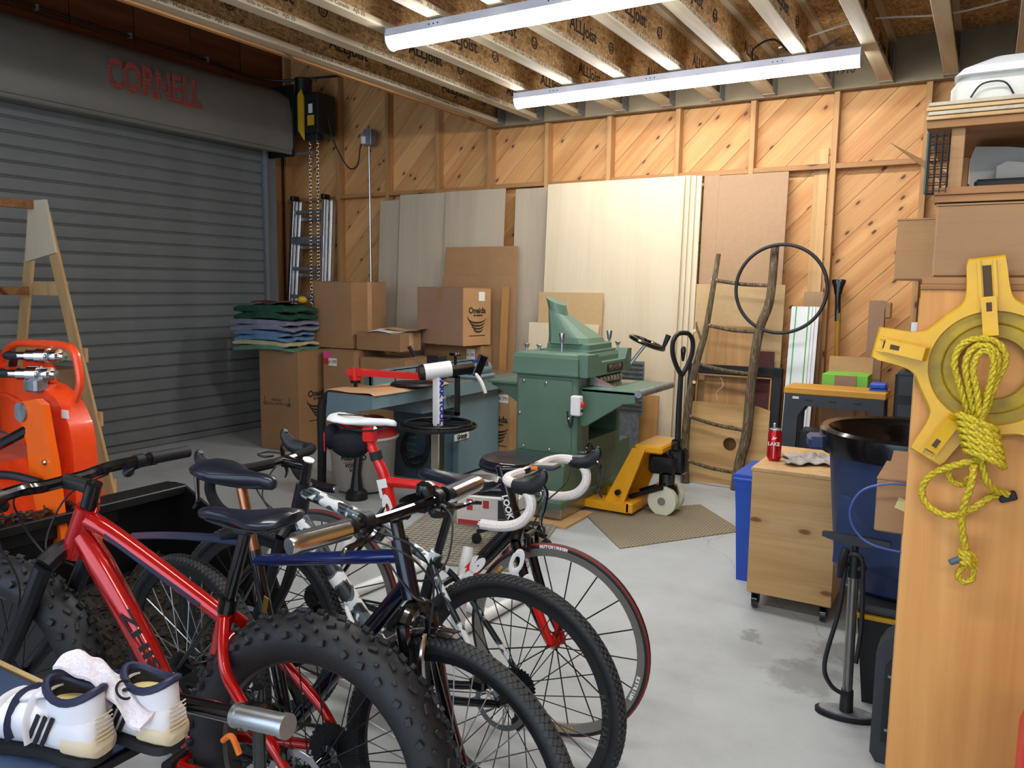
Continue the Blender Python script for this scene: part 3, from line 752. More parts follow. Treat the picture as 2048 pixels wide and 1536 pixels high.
# ------------------------------------------------------------------ folding aluminium ladder
t = thing('aluminium_ladder', 'folded aluminium ladder with grey rungs leaning by the roll-up door', 'ladder', (-6.28, 6.18, 0))
def lp(x, z, d=0): return V((x, .055*z+d, z))
for d, (xl, xr) in ((0, (-.235, .215)), (.07, (-.195, .255))):
    for x in (xl, xr):
        b = MB(); k = -.06 if x < 0 else -.0
        b.beam(lp(x+k*1.2-.02, .0, d), lp(x, 2.42, d), .04, .06, (0, 1, 0), .003); b.beam(lp(x+k*1.2+.003-.02, .0, d-.016), lp(x+.003, 2.42, d-.016), .01, .02, (0, 1, 0)); b.build('rail', 'alu', t, 0)
    for z in (2.3, 2.0, 1.7, 1.4, 1.1, .8, .5, .2):
        b = MB(); b.beam(lp(xl-.03*(2.4-z)/2.4, z-d, d), lp(xr-.01, z-d, d), .035, .028, (0, 1, 0), .003); b.build('rung', 'galv', t, 0)
b = MB(); b.beam(lp(-.25, 2.0, -.03), lp(.22, 2.0, -.03), .075, .01, (0, 1, 0)); b.build('brace_plate', 'galv', t, 0)
for x in (-.235, .215):
    b = MB(); b.box((x, .055*2.44, 2.45), (.05, .1, .05), b=.008); b.build('end_cap', 'dark_steel', t, 0)
# yellow strap peeking over the blankets
b = MB(); b.sph((-5.41, 5.31, 1.385), (.05, .04, .035)); tag(b.build('tool_pouch', 'yellow_paint'), 'small yellow object lying on top of the blanket stack', 'pouch')

# ------------------------------------------------------------------ cardboard boxes
def carton(name, label, x0, x1, y0, y1, z0, z1, mat='cardboard', yaw=0.0, seam=True, tape=False):
    wx, wy, h = x1-x0, y1-y0, z1-z0
    t = thing(name, label, 'box', ((x0+x1)/2, (y0+y1)/2, z0), yaw, 'cardboard boxes')
    b = MB(); b.bx(-wx/2, -wy/2, 0, wx/2, wy/2, h-.006, .004); b.build('box_body', mat, t, 0)
    for s in (-1, 1):
        b = MB(); b.box((0, s*wy/4, h-.0035), (wx+.002, wy/2-.004, .004), R=RX(s*.006)); b.build('flap', mat, t, 0)
    if tape:
        b = MB(); b.bx(wx/2, -.03, 0, wx/2+.0008, .03, h); b.build('tape', 'kraft', t, 0)
    return t, wx, wy, h
def swirl(t, M, s):
    text('Oneida', .13*s, 'ink', t, M @ T(0, .10*s, 0), bold=.004*s)
    text('air systems', .045*s, 'ink', t, M @ T(.02*s, .03*s, 0), bold=.002*s)
    for i in range(4):
        w_ = (.21-.035*i)*s; y = (-.0-.055*i)*s
        b = MB(); pts = [(w_*math.cos(a)+.01*i*s, y+.085*s*math.sin(a)*(1-.1*i), .0008) for a in [PI*.92+PI*1.0*k/14 for k in range(15)]]
        b.tube([M @ V(p) for p in pts], [.004*s, .013*s, .016*s, .013*s, .003*s], 6, 0, up=None); b.v = [tuple(M @ V((*(M.inverted() @ V(p))[:2], max(0, min(.0012, (M.inverted() @ V(p)).z)) )) ) for p in b.v]; b.build('logo_swirl', 'ink', t, 0)
    b = MB(); b.box((0, -.28*s, .0006), (.36*s, .012*s, .001), M); b.build('print_line', 'ink', t, 0)
t, wx, wy, h = carton('cardboard_box', 'tall brown cardboard box under the folded blankets', -5.75, -5.27, 5.09, 5.57, 0, .93, 'cardboard', .05)
text('FRAGILE\nHANDLE WITH CARE', .036, 'ink', t, frame((-.03, -wy/2-.0006, .45), (1, 0, 0), (0, 0, 1)))
for s in (-1, 1):
    b = MB(); b.bx(-.03+s*.15-.003, -wy/2-.001, .42, -.03+s*.15+.003, -wy/2, .50).bx(-.03+s*.15-.003-(.02 if s > 0 else 0), -wy/2-.001, .415, -.03+s*.15+.003+(.02 if s < 0 else 0), -wy/2, .421); b.build('print_bracket', 'ink', t, 0)
swirl(t, frame((wx/2+.0007, .0, .46), (0, 1, 0), (0, 0, 1)), .65)
t, wx, wy, h = carton('cardboard_box', 'brown cardboard box stacked above the box with pink sticker and number tag', -5.40, -4.93, 5.45, 5.93, .945, 1.56, 'cardboard', 0, tape=True)
t, wx, wy, h = carton('cardboard_box', 'brown cardboard box with pink sticker and # 295 tag', -5.21, -4.83, 5.36, 5.95, 0, .94, 'cardboard')
b = MB(); b.bx(-.185, -wy/2-.001, .865, -.09, -wy/2, .915); b.build('sticker', 'red_plastic', t, 0, 'pink sticker').data.materials[0] = plain('pink', 'e8468f', .6)
b = MB(); b.bx(-.185, -wy/2-.001, .80, -.12, -wy/2, .855); b.build('flag_sticker', 'ink_red', t, 0)
b = MB(); b.bx(-.12, -wy/2-.001, .79, -.02, -wy/2, .86); b.build('number_tag', 'paper', t, 0)
text('# 295', .042, 'ink_black', t, frame((-.07, -wy/2-.0018, .825), (1, 0, 0), (0, 0, 1)))
t, wx, wy, h = carton('cardboard_box', 'wide brown cardboard box beneath the small box with papers', -4.815, -4.30, 5.42, 5.94, 0, .885, 'cardboard')
t, wx, wy, h = carton('cardboard_box', 'small low cardboard box with loose papers lying on top', -4.88, -4.37, 5.45, 5.74, .945, 1.115, 'cardboard', 0, tape=True)
for i, (m, a) in enumerate((('paper', .1), ('paper', -.12), ('kraft', .3))):
    b = MB(); b.sheet(lambda u, v: ((u-.5)*.34, (v-.5)*.24, .004*i+.010*math.sin(u*5+i)-.03*max(0, .25-v)*(1 if i < 2 else 0)), 10, 8, .0012)
    o = b.build('paper_sheet', m); o.location = (-4.57+.05*i, 5.55+.05*i, 1.122+.004*i); o.rotation_euler = (0, 0, a)
    tag(o, ('lowest loose white paper on the small cardboard box', 'upper loose white paper on the small cardboard box', 'brown and grey printed paper on top of white papers')[i], 'paper')
t, wx, wy, h = carton('cardboard_box', 'brown box with # 295 tag directly beneath the box with swirl logo', -4.50, -3.86, 5.96, 6.135, 0, 1.0, 'cardboard', tape=False)
b = MB(); b.bx(wx/2-.16, -wy/2-.001, .87, wx/2-.07, -wy/2, .965); b.build('number_tag', 'paper', t, 0); text('# 295', .036, 'ink_black', t, frame((wx/2-.115, -wy/2-.0018, .91), (1, 0, 0), (0, 0, 1)))
t, wx, wy, h = carton('cardboard_box', 'pinkish brown box with swirl logo and white label on its bright side', -4.44, -3.86, 5.755, 6.115, 1.006, 1.52, 'cardboard_grey', -.16)
b = MB(); b.bx(wx/2, -wy/2+.002, 0.001, wx/2+.002, wy/2, h-.01); b.build('lit_printed_side', 'cardboard_light', t, 0)  # printed face in lighter cardboard, light on this side put into the colour
swirl(t, frame((wx/2+.0028, .0, .25), (0, 1, 0), (0, 0, 1)), .58)
b = MB(); b.bx(wx/2+.002, .02, h-.12, wx/2+.003, .10, h-.04); b.build('white_label', 'paper', t, 0)
for z in (.0, h-.13):
    b = MB(); b.bx(-.04, -wy/2-.001, z, .04, -wy/2, z+.12); b.build('tape', 'cardboard', t, 0)
t, wx, wy, h = carton('cardboard_box', 'brown box with # 295 tag and swirl logo low beside the green planer', -3.74, -3.42, 5.74, 6.02, 0, .64, 'cardboard_light')
b = MB(); b.bx(wx/2-.12, -wy/2-.001, .54, wx/2-.02, -wy/2, .61); b.build('number_tag', 'paper', t, 0); text('# 295', .04, 'ink_black', t, frame((wx/2-.07, -wy/2-.0018, .575), (1, 0, 0), (0, 0, 1)))
swirl(t, frame((.02, -wy/2-.0007, .33), (1, 0, 0), (0, 0, 1)), .6)
# ------------------------------------------------------------------ folded blankets
def blanket(name, label, z, h, wx, wy, mat, dx=0, dy=0, yaw=0, mat2=None):
    t = thing(name, label, 'blanket', (-5.59+dx, 5.21+dy, z), yaw, 'stack of folded moving blankets')
    for k in range(2):
        b = MB(); hh = h/2; z0 = k*hh
        def f(u, v, z0=z0, hh=hh, k=k):
            a = 2*PI*u; ex = .32
            cx = math.copysign(abs(math.cos(a))**ex, math.cos(a)); sz = math.copysign(abs(math.sin(a))**.7, math.sin(a))
            x = wx/2*cx*(1+.03*math.sin(5*v+k)); y = (v-.5)*wy*(1-.02*k); sag = -.025*abs(x/(wx/2))**3
            return (x+.012*math.sin(9*v), y, z0+hh/2+hh*.44*sz+sag+.007*math.sin(11*v+7*x+k*2+z0*40)+.004*math.sin(27*v-19*x))
        secs = [[f(i/24, j/10) for i in range(24)] for j in range(11)]
        b.loft(secs); o = b.build('fold', mat if k == 0 or not mat2 else mat2, t, 1.2)
    return t
z = .935
blanket('folded_blanket', 'sage green blanket with cream fold at the bottom of the blanket stack', z, .09, .66, .44, 'blanket_sage', -.06, 0, .04, 'blanket_cream')
blanket('folded_blanket', 'light blue blanket second from the bottom of the stack', z+.09, .09, .62, .42, 'blanket_blue', -.06, -.02, -.02)
blanket('folded_blanket', 'lavender grey blanket with brown layer beneath the green one', z+.18, .10, .70, .44, 'blanket_grey', -.07, .0, .03)
blanket('folded_blanket', 'dark green and brown blanket on top of the blanket stack', z+.28, .13, .66, .42, 'blanket_green', -.06, .0, -.03, 'blanket_green')
b = MB(); b.sheet(lambda u, v: (-.06+(u-.5)*.34, (v-.5)*.40, .012*math.sin(7*u+4*v)+.012), 12, 10, .012); o = b.build('folded_blanket', 'blanket_brown'); o.location = (-5.53, 5.22, 1.352)
tag(o, 'brown patterned cloth folded on top of the dark green blanket', 'blanket', 'stack of folded moving blankets')
# ================================================================== MACHINES
# ------------------------------------------------------------------ jointer
J = thing('jointer', 'blue-grey woodworking jointer with long table beside the cardboard boxes', 'jointer', (-3.65, 5.0, 0))
def jb(x0, y0, z0, x1, y1, z1, name, mat, bev=.006, par=None):
    b = MB(); b.bx(x0+3.65, y0-5.0, z0, x1+3.65, y1-5.0, z1, bev); return b.build(name, mat, par or J, .3)
jb(-4.03, 4.92, 0, -3.58, 5.70, .60, 'base_cabinet', 'machine_blue_dark', .01)
jb(-3.60, 5.12, .02, -3.52, 5.72, .58, 'side_panel', 'machine_blue', .008)
b = MB(); b.prism([(-.36, .58), (.12, .58), (.08, .74), (-.3, .74)], 1.15, Matrix(((1, 0, 0, 0), (0, 0, 1, -.35), (0, 1, 0, 0), (0, 0, 0, 1)))); b.build('casting', 'machine_blue', J, .3)
b = MB(); b.prism([(-.22, .62), (.2, .70), (.2, .785), (-.2, .785)], .95, Matrix(((1, 0, 0, 0), (0, 0, 1, -1.0), (0, 1, 0, 0), (0, 0, 0, 1)))); it = b.build('infeed_table', 'machine_blue', J, .3)
b = MB(); b.bx(-.2, -1.0, .783, .2, -.04, .79, .002); b.build('table_top', 'cast_iron', it, 0)
b = MB(); b.prism([(-.15, .68), (.2, .68), (.2, .785), (-.15, .785)], 1.0, Matrix(((1, 0, 0, 0), (0, 0, 1, .0), (0, 1, 0, 0), (0, 0, 0, 1)))); ot = b.build('outfeed_table', 'machine_blue', J, .3)
b = MB(); b.bx(-.15, .0, .783, .2, 1.0, .79, .002); b.build('table_top', 'cast_iron', ot, 0)
b = MB(); b.bx(-.16, -.62, .79, -.13, .7, .90, .004).bx(-.2, -.62, .885, -.13, .7, .90, .003).bx(-.2, -.62, .79, -.13, .7, .80, .003)
for y in (-.62, -.36, -.1, .16, .42, .69): b.bx(-.2, y, .79, -.13, y+.012, .9)
fe = b.build('fence', 'machine_blue', J, .3)
for i in range(6):
    b = MB(); z = .16+i*.055; b.bx(-.24, -.088, z, -.14, -.081, z+.012, .004); b.build('louver', 'machine_blue', J, 0)
b = MB(); b.cyl((.14, .25, .86), (.14, .50, .86), .055, n=20); hd = b.build('motor_tube', 'machine_blue', J)
b = MB(); b.cyl((.14, .245, .86), (.14, .252, .86), .04, n=18); b.build('tube_mouth', 'black_matte', hd)
b = MB(); b.bx(.02, .22, .79, .22, .52, .82, .01); b.build('bracket', 'machine_blue', J, 0)
b = MB(); b.cyl((.0, .25, .82), (.0, .25, .97), .012, n=10); kn = b.build('clamp_stem', 'dark_steel', J)
b = MB(); b.lathe([(.0, 0), (.05, 0), (.055, .012), (.05, .024), (0, .026)], 14, T(0, .25, .97)); b.build('knob', 'black_gloss', kn)
b = MB(); b.bx(-.12, .02, .79, .0, .14, .98, .006); b.build('guard_block', 'black_plastic', J, 0)
b = MB(); b.cyl((-.14, .0, .86), (-.20, -.05, .99), .007, n=8); lv = b.build('lever', 'bright_steel', J)
b = MB(); b.cyl((-.19, -.04, .97), (-.22, -.07, 1.05), .014, .018, n=10); b.build('lever_grip', 'black_plastic', lv)
b = MB(); b.cyl((.08, .30, .84), (.17, .38, .93), .006, n=8); lv = b.build('lever', 'bright_steel', J)
b = MB(); b.cyl((.15, .36, .91), (.20, .42, .955), .013, n=10); b.build('lever_grip', 'black_plastic', lv)
b = MB(); b.bx(.131, .05, .31, .136, .25, .36); b.build('maker_plate', 'paper', J, 0)
text('Grizzly', .05, 'ink_black', J, frame((.1375, .15, .335), (0, 1, 0), (0, 0, 1)), bold=.002, shear=.2)
b = MB(); b.bx(.09, -.1, .64, .10, .05, .69); b.build('model_plate', 'paper', J, 0)
b = MB(); b.tube([(-.06, -.13, .46), (-.16, -.15, .4), (-.24, -.14, .25), (-.18, -.13, .12), (-.06, -.12, .14), (0, -.12, .3), (-.02, -.13, .42), (-.1, -.16, .42), (-.2, -.17, .3), (-.16, -.15, .17), (-.05, -.14, .2)], .016, 8, 6)
tag_h = b.build('power_cable', 'rubber', J)
b = MB(); b.bx(.03, -.13, .38, .08, -.09, .42, .006); b.build('brass_plug', 'gold_brass', J, 0)
b = MB(); b.bx(.03, -.135, .02, .14, -.081, .16, .01); b.build('junction_box', 'machine_blue', J, 0)
# kraft paper and red crank guard on the infeed table
b = MB(); b.sheet(lambda u, v: ((u-.5)*.44, (v-.5)*.86, .003*math.sin(9*u+5*v)+(-.012 if u > .96 else 0)), 12, 14, .002); o = b.build('kraft_paper', 'kraft'); o.location = (-3.66, 4.44, .802); tag(o, 'sheet of brown kraft paper covering the near jointer table', 'paper')
t = thing('crank_arm', 'red crank arm with round black foot lying on the kraft paper', 'guard', (-3.66, 4.3, .803))
b = MB(); b.loft([[(-.17+.46*s, -.08+.38*s+c*.05*(1-.4*s), .11-.045*s+d*.022) for c, d in ((-1, -1), (1, -1), (1, 1), (-1, 1))] for s in (0, .25, .5, .75, 1)]); b.build('arm', 'red_paint', t, .5)
b = MB(); b.cyl((-.15, -.06, .05), (-.15, -.06, .135), .042, n=18); b.build('boss', 'red_paint', t)
b = MB(); b.cyl((-.15, -.06, .03), (-.15, -.06, .055), .035, n=16).cyl((-.15, -.06, .0), (-.15, -.06, .03), .014, n=12); b.build('foot', 'dark_steel', t)
b = MB(); b.lathe([(0, 0), (.15, 0), (.165, .012), (.15, .025), (0, .03)], 28, T(.13, .24, .0)); b.build('guard_disc', 'black_plastic', t)

# ------------------------------------------------------------------ thickness planer
Q = thing('thickness_planer', 'large green cast thickness planer with angled dust hood', 'planer', (-2.46, 4.96, 0))
def qb(x0, y0, z0, x1, y1, z1, name, mat='machine_green', bev=.01, par=None):
    b = MB(); b.bx(x0+2.46, y0-4.96, z0, x1+2.46, y1-4.96, z1, bev); return b.build(name, mat, par or Q, .3)
qb(-2.78, 4.47, .02, -2.27, 5.5, .10, 'plinth', 'steel', .004)
b = MB(); b.loft([[(-.345+d, -.53+e, z), (.205-g, -.53+e, z), (.205-g, .62, z), (-.345+d, .62, z)] for z, d, e, g in ((.10, 0, 0, 0), (.135, 0, 0, 0), (.15, .02, .03, .01), (.37, .03, .06, .01), (.40, .06, .09, .01))]); b.build('base', 'machine_green', Q, .3)
# body: shell with an opening on the +X side
X0, X1, Y0, Y1, Z0, Z1 = -.235, .225, -.36, .37, .39, .95
b = MB(); b.bx(X0, Y0, Z0, X1, Y0+.20, Z1, .012).bx(X0, Y1-.05, Z0, X1, Y1, Z1, .012).bx(X0, Y0+.1, Z0, X0+.05, Y1-.02, Z1).bx(X0+.02, Y0+.1, Z0, X1-.002, Y1-.02, .50).bx(X0+.02, Y0+.1, .80, X1-.002, Y1-.02, Z1); b.build('body', 'machine_green', Q, .3)
qb(-2.64, 4.80, .50, -2.55, 5.30, .82, 'interior', 'black_matte', .0)
qb(-2.675, 4.592, .43, -2.27, 4.60, .92, 'side_door', 'machine_green', .003)
for (x, z) in ((-.17, .90), (.0, .895), (-.20, .68), (.17, .67), (-.17, .455), (.03, .45), (-.14, .33), (.05, .325), (.02, .18)):
    y = -.372 if z > .4 else (-.455 if z > .25 else -.505)
    b = MB(); b.sph((x, y, z), (.011, .006, .011), 10, 6); b.build('screw', 'bright_steel', Q)
b = MB(); b.loft([[(-.25+d, -.38+d, z), (.235-d, -.38+d, z), (.235-d, .39-d, z), (-.25+d, .39-d, z)] for z, d in ((.945, .0), (.955, -.004), (.975, 0), (1.06, 0), (1.085, .012), (1.095, .035))]); b.build('head', 'machine_green', Q, .3)
b = MB(); b.prism([(-.36, .945), (.37, .945), (.37, 1.10), (.30, 1.10), (.26, 1.03), (-.14, 1.03), (-.20, 1.09), (-.36, 1.09)], .07, Matrix(((0, 0, 1, .225), (1, 0, 0, 0), (0, 1, 0, 0), (0, 0, 0, 1)))); b.build('head_front', 'machine_green', Q, .3)
b = MB(); b.box((.297, .08, .985), (.008, .26, .055), b=.003); npl = b.build('name_plate', 'dark_steel', Q, 0); text('GENERAL', .052, 'bright_steel', npl, frame((.3015, .08, .985), (0, 1, 0), (0, 0, 1)), bold=.001, ext=.002)
b = MB(); b.bx(-.12, -.15, 1.09, .20, .24, 1.15, .01).bx(-.16, -.18, 1.085, .22, .26, 1.105, .004); b.build('hood_base', 'machine_green', Q, .3)
b = MB()
def rect(cx, cy, cz, a, c, nx, rad=0, n=16):
    pts = []
    for i in range(n):
        th = 2*PI*i/n+PI/n; q = max(abs(math.cos(th)), abs(math.sin(th)))
        k = (1-rad)/q+rad
        pts.append(V((cx, cy, cz))+V((a*k*math.cos(th)*nx[0], c*k*math.sin(th), a*k*math.cos(th)*nx[1])))
    return pts
b.loft([rect(.03, .02, 1.145, .16, .19, (1, 0)), rect(.02, .02, 1.19, .15, .18, (1, -.05)), rect(-.10, -.02, 1.36, .075, .078, (.92, -.39), 1), rect(-.12, -.02, 1.43, .075, .078, (.92, -.39), 1)], caps=True); b.build('dust_hood', 'machine_green', Q, .25)
for (x, y, h) in ((-.19, -.3, .05), (.05, -.25, .12), (.15, .30, .12), (.2, .34, .05), (-.14, -.22, .04)):
    b = MB(); b.cyl((x, y, 1.09), (x, y, 1.09+h*.6), .008, n=8).lathe([(.012, 0), (.014, .01), (.022, h*.5), (.02, h*.55), (0, h*.56)], 12, T(x, y, 1.09+h*.55)); b.build('adjuster', 'steel', Q)
# infeed table with bracket
b = MB(); b.prism([(.225, .62), (.26, .62), (.52, .79), (.60, .80), (.60, .865), (.225, .865)], .06, Matrix(((1, 0, 0, 0), (0, 0, 1, -.30), (0, 1, 0, 0), (0, 0, 0, 1)))); b.build('table_bracket', 'machine_green', Q, .3)
b = MB(); b.bx(.225, -.30, .845, .60, .32, .875, .006); tb = b.build('infeed_table', 'machine_green', Q, .3)
b = MB(); b.cyl((.62, -.30, .86), (.62, .32, .86), .024, n=14); b.build('roller', 'galv', tb)
b = MB(); b.prism([(.24, .875), (.42, .88), (.24, .955)], .006, Matrix(((1, 0, 0, 0), (0, 0, 1, -.2), (0, 1, 0, 0), (0, 0, 0, 1)))); b.bx(.24, -.2, .875, .40, .25, .879); b.build('feed_tray', 'bright_steel', Q, 0)
for i in range(7):
    b = MB(); b.cyl((.27, -.15+i*.055, .91), (.27, -.11+i*.055, .91), .026, n=12); b.build('feed_roller', 'steel', Q)
b = MB(); b.prism([(-.235, .66), (-.28, .70), (-.50, .82), (-.53, .83), (-.53, .86), (-.235, .86)], .05, Matrix(((1, 0, 0, 0), (0, 0, 1, -.20), (0, 1, 0, 0), (0, 0, 0, 1)))); b.bx(-.53, -.25, .85, -.235, .3, .87, .004); b.build('outfeed_table', 'machine_green', Q, .3)
# switch, hand wheels
b = MB(); b.bx(.20, -.415, .70, .27, -.36, .83, .008); sw = b.build('switch_box', 'white_plastic', Q, 0)
b = MB(); b.cyl((.27, -.385, .775), (.29, -.385, .775), .018, n=14); b.build('stop_button', 'red_plastic', sw)
b = MB(); b.cyl((.27, -.39, .735), (.28, -.39, .735), .010, n=10); b.build('start_button', 'black_plastic', sw)
def handwheel(M, R, mat, handle):
    b = MB(); b.torus(R, R*.13, 36, 8, M @ RX(PI/2) @ RX(0)); w_ = b.build('hand_wheel', mat, Q)
    b = MB()
    for i in range(3):
        a = 2*PI*i/3+.4; b.cyl(M @ V((0, 0, 0)), M @ V((R*math.cos(a), R*math.sin(a), 0)), R*.1, n=8)
    b.cyl(M @ V((0, 0, -R*.2)), M @ V((0, 0, R*.2)), R*.22, n=12); b.build('wheel_spokes', mat, w_)
    b = MB(); b.cyl(M @ V((R, 0, 0)), M @ V((R, 0, handle)), R*.10, R*.16, n=10); b.build('wheel_grip', 'black_plastic', w_)
Mw = T(.40, .40, 1.14) @ RY(.35) @ RX(-.1)
handwheel(Mw, .125, 'black_gloss', .11)
b = MB(); b.cyl((.25, .36, .93), Mw @ V((0, 0, 0)), .012, n=10); b.build('wheel_shaft', 'steel', Q)
handwheel(T(.29, -.29, .44) @ RY(PI/2), .062, 'black_gloss', .06)
b = MB(); b.cyl((.2, -.29, .44), (.29, -.29, .44), .009, n=8); b.build('wheel_shaft', 'steel', Q)
b = MB(); b.tube([(.2, -.365, .70), (.19, -.38, .62), (.17, -.375, .66), (.16, -.37, .72)], .006, 6, 6); b.build('switch_cord', 'rubber', Q)
b = MB(); b.bx(-2.78, 4.36, 0, -2.18, 4.78, .018, .001); tag(b.build('floor_board', 'maple_ply', None, 0), 'thin plywood board on the floor under the planer corner', 'board')
# grey plastic grating behind the planer
t = thing('plastic_grating', 'grey plastic grating square leaning behind the planer handwheel', 'grating', (-2.47, 6.04, 0))
b = MB(); b.bx(-.13, 0, .50, .13, .012, .94, .002); b.build('backing', 'galv', t, 0)
for i in range(11):
    b = MB(); z = .52+i*.038; b.bx(-.12, -.006, z, .12, 0, z+.016); b.build('slat', 'rubber_grey', t, 0)
b = MB(); b.bx(-.10, .0, 0, .10, .02, .50); b.build('stand', 'galv', t, 0)
# ------------------------------------------------------------------ pallet jack
K = thing('pallet_jack', 'yellow pallet jack with black handle, forks under the green planer', 'pallet jack', (-1.95, 5.09, 0))
for y in (-.19, .19):
    b = MB(); b.loft([[(x, y-.075, z0), (x, y+.075, z0), (x, y+.075, z1), (x, y-.075, z1)] for x, z0, z1 in ((-.95, .05, .075), (-.85, .035, .085), (-.1, .03, .09), (.0, .03, .095))]); b.build('fork', 'jack_yellow', K, .3)
b = MB(); b.bx(-.02, -.265, .03, .03, .265, .10, .006); b.build('cross_beam', 'jack_yellow', K, 0)
b = MB()
for y in (-.22, .20): b.prism([(-.19, .09), (-.05, .09), (.09, .47), (.0, .47)], .02, Matrix(((1, 0, 0, 0), (0, 0, 1, y), (0, 1, 0, 0), (0, 0, 0, 1))))
b.prism([(-.19, .09), (-.165, .09), (.02, .47), (.0, .47)], .42, Matrix(((1, 0, 0, 0), (0, 0, 1, -.21), (0, 1, 0, 0), (0, 0, 0, 1)))); b.build('frame_tower', 'jack_yellow', K, .3)
b = MB(); b.bx(-.0, -.2, .44, .20, .2, .49, .012); b.build('top_cap', 'jack_yellow', K, .3)
b = MB(); b.cyl((-.09, -.245, .155), (-.09, -.22, .155), .02, n=12); b.build('pivot_bolt', 'dark_steel', K)
b = MB(); b.cyl((.17, 0, .2), (.17, 0, .45), .055, n=18).bx(.06, -.09, .28, .25, .09, .42, .02).cyl((.17, 0, .14), (.17, 0, .2), .085, .07, n=18); b.build('pump_unit', 'black_gloss', K)
for y in (-.10, .10):
    b = MB(); b.beam((-.06, y, .10), (.18, y, .2), .03, .03, b=.006); b.build('linkage', 'dark_steel', K, 0)
for y in (-.065, .065):
    b = MB(); b.lathe([(.06, -.03), (.098, -.03), (.1, -.022), (.1, .022), (.098, .03), (.06, .03)], 28, T(.17, y, .1) @ RX(PI/2)); b.lathe([(.0, -.02), (.065, -.02), (.065, .02), (0, .02)], 20, T(.17, y, .1) @ RX(PI/2)); wl = b.build('steer_wheel', 'wheel_cream', K)
    b = MB(); b.cyl((.17, y-.034, .1), (.17, y+.034, .1), .028, n=14); b.build('wheel_hub', 'steel', wl)
    for i in range(8):
        a = PI/4*i; b = MB(); b.beam((.17+.03*math.cos(a), y-.022, .1+.03*math.sin(a)), (.17+.075*math.cos(a), y-.022, .1+.075*math.sin(a)), .012, .012, (0, 1, 0)); b.build('wheel_rib', 'wheel_cream', wl, 0)
b = MB(); b.bx(.19, -.05, .28, .30, .05, .46, .02).bx(.20, -.035, .44, .26, .035, .52, .012); b.build('handle_base', 'black_gloss', K, .4)
b = MB(); b.tube([(.235, 0, .46), (.235, 0, .72), (.24, 0, .98)], [.021, .02, .017], 10, 3); b.build('handle_tube', 'black_plastic', K)
b = MB(); b.tube([(.245+.55*y_, y_, z_) for y_, z_ in ((0, .95), (-.045, 1.02), (-.075, 1.10), (-.075, 1.18), (-.045, 1.225), (0, 1.235), (.045, 1.225), (.075, 1.18), (.075, 1.10), (.045, 1.02), (0, .95))], .016, 8, 5); b.build('grip_loop', 'black_plastic', K)
b = MB(); b.tube([(.25, .0, 1.05), (.25, .03, 1.12), (.25, .0, 1.14), (.25, -.03, 1.12), (.25, 0, 1.05)], .008, 6, 4); b.build('release_lever', 'dark_steel', K)
# ------------------------------------------------------------------ bicycle repair stand
t = thing('repair_stand', 'white bicycle repair stand with clamp head and round black tray', 'repair stand', (-3.22, 4.42, 0))
b = MB(); b.lathe([(.0, 0), (.26, 0), (.27, .006), (.27, .02), (.25, .028), (0, .03)], 32); b.build('base_plate', 'dark_steel', t)
b = MB(); b.bx(-.036, -.036, .03, .036, .036, .55, .006); b.build('lower_post', 'bright_steel', t, 0)
b = MB(); b.bx(-.03, -.03, .55, .03, .03, .93, .01); ps = b.build('upper_post', 'white_plastic', t, 0)
text('PARK TOOL', .062, 'ink_blue', ps, frame((.0315, -.0, .74), (0, 0, -1), (0, 1, 0)), bold=.003)
b = MB(); b.lathe([(0, 0), (.27, 0), (.275, .008), (.275, .02), (.262, .02), (.262, .008), (0, .008)], 40, T(0, 0, .545)); b.torus(.235, .009, 40, 6, T(0, 0, .575) @ RX(PI/2)); tr = b.build('tray', 'black_plastic', t)
for i in range(7):
    b = MB(); a = 2*PI*i/7; b.beam((.05*math.cos(a), .05*math.sin(a), .57), (.235*math.cos(a), .235*math.sin(a), .57), .016, .014); b.build('tray_rib', 'black_plastic', tr, 0)
hd = V((.66, .75, .12)).normalized()
b = MB(); p = V((-.05, -.06, .935)); b.cyl(p-hd*.02, p+hd*.17, .056, n=20); hb = b.build('clamp_housing', 'white_plastic', t)
b = MB(); b.cyl(p-hd*.055, p-hd*.02, .05, .057, n=20); b.build('end_knob', 'black_plastic', hb)
b = MB(); b.beam(p+hd*.17, p+hd*.44, .03, .035); b.build('clamp_arm', 'bright_steel', t, 0)
b = MB(); b.beam(p+hd*.17-V((0, 0, .03)), p+hd*.36-V((0, 0, .03)), .05, .05, b=.006).beam(p+hd*.36+V((0, -.02, -.08)), p+hd*.42+V((0, -.02, .06)), .05, .06, b=.006); b.build('clamp_jaw', 'black_gloss', t, .3)
b = MB(); b.beam(p+hd*.33+V((.0, 0, .03)), p+hd*.41+V((.0, 0, .035)), .03, .02, b=.004); b.build('jaw_pad', 'ink_blue', t, 0)
q = p+hd*.36+V((0, -.03, -.05)); b = MB(); b.tube([q, q+V((.06, -.01, -.06)), q+V((.10, -.01, -.14))], [.012, .014, .012], 8, 4); b.build('clamp_handle', 'off_white', t)
b = MB(); b.bx(.07, .1, .62, .10, .13, .90, .003).bx(-.03, .1, .62, .10, .13, .65, .003).bx(-.02, .1, .885, .10, .13, .90, .003); b.build('tool_hook', 'black_plastic', t, 0)
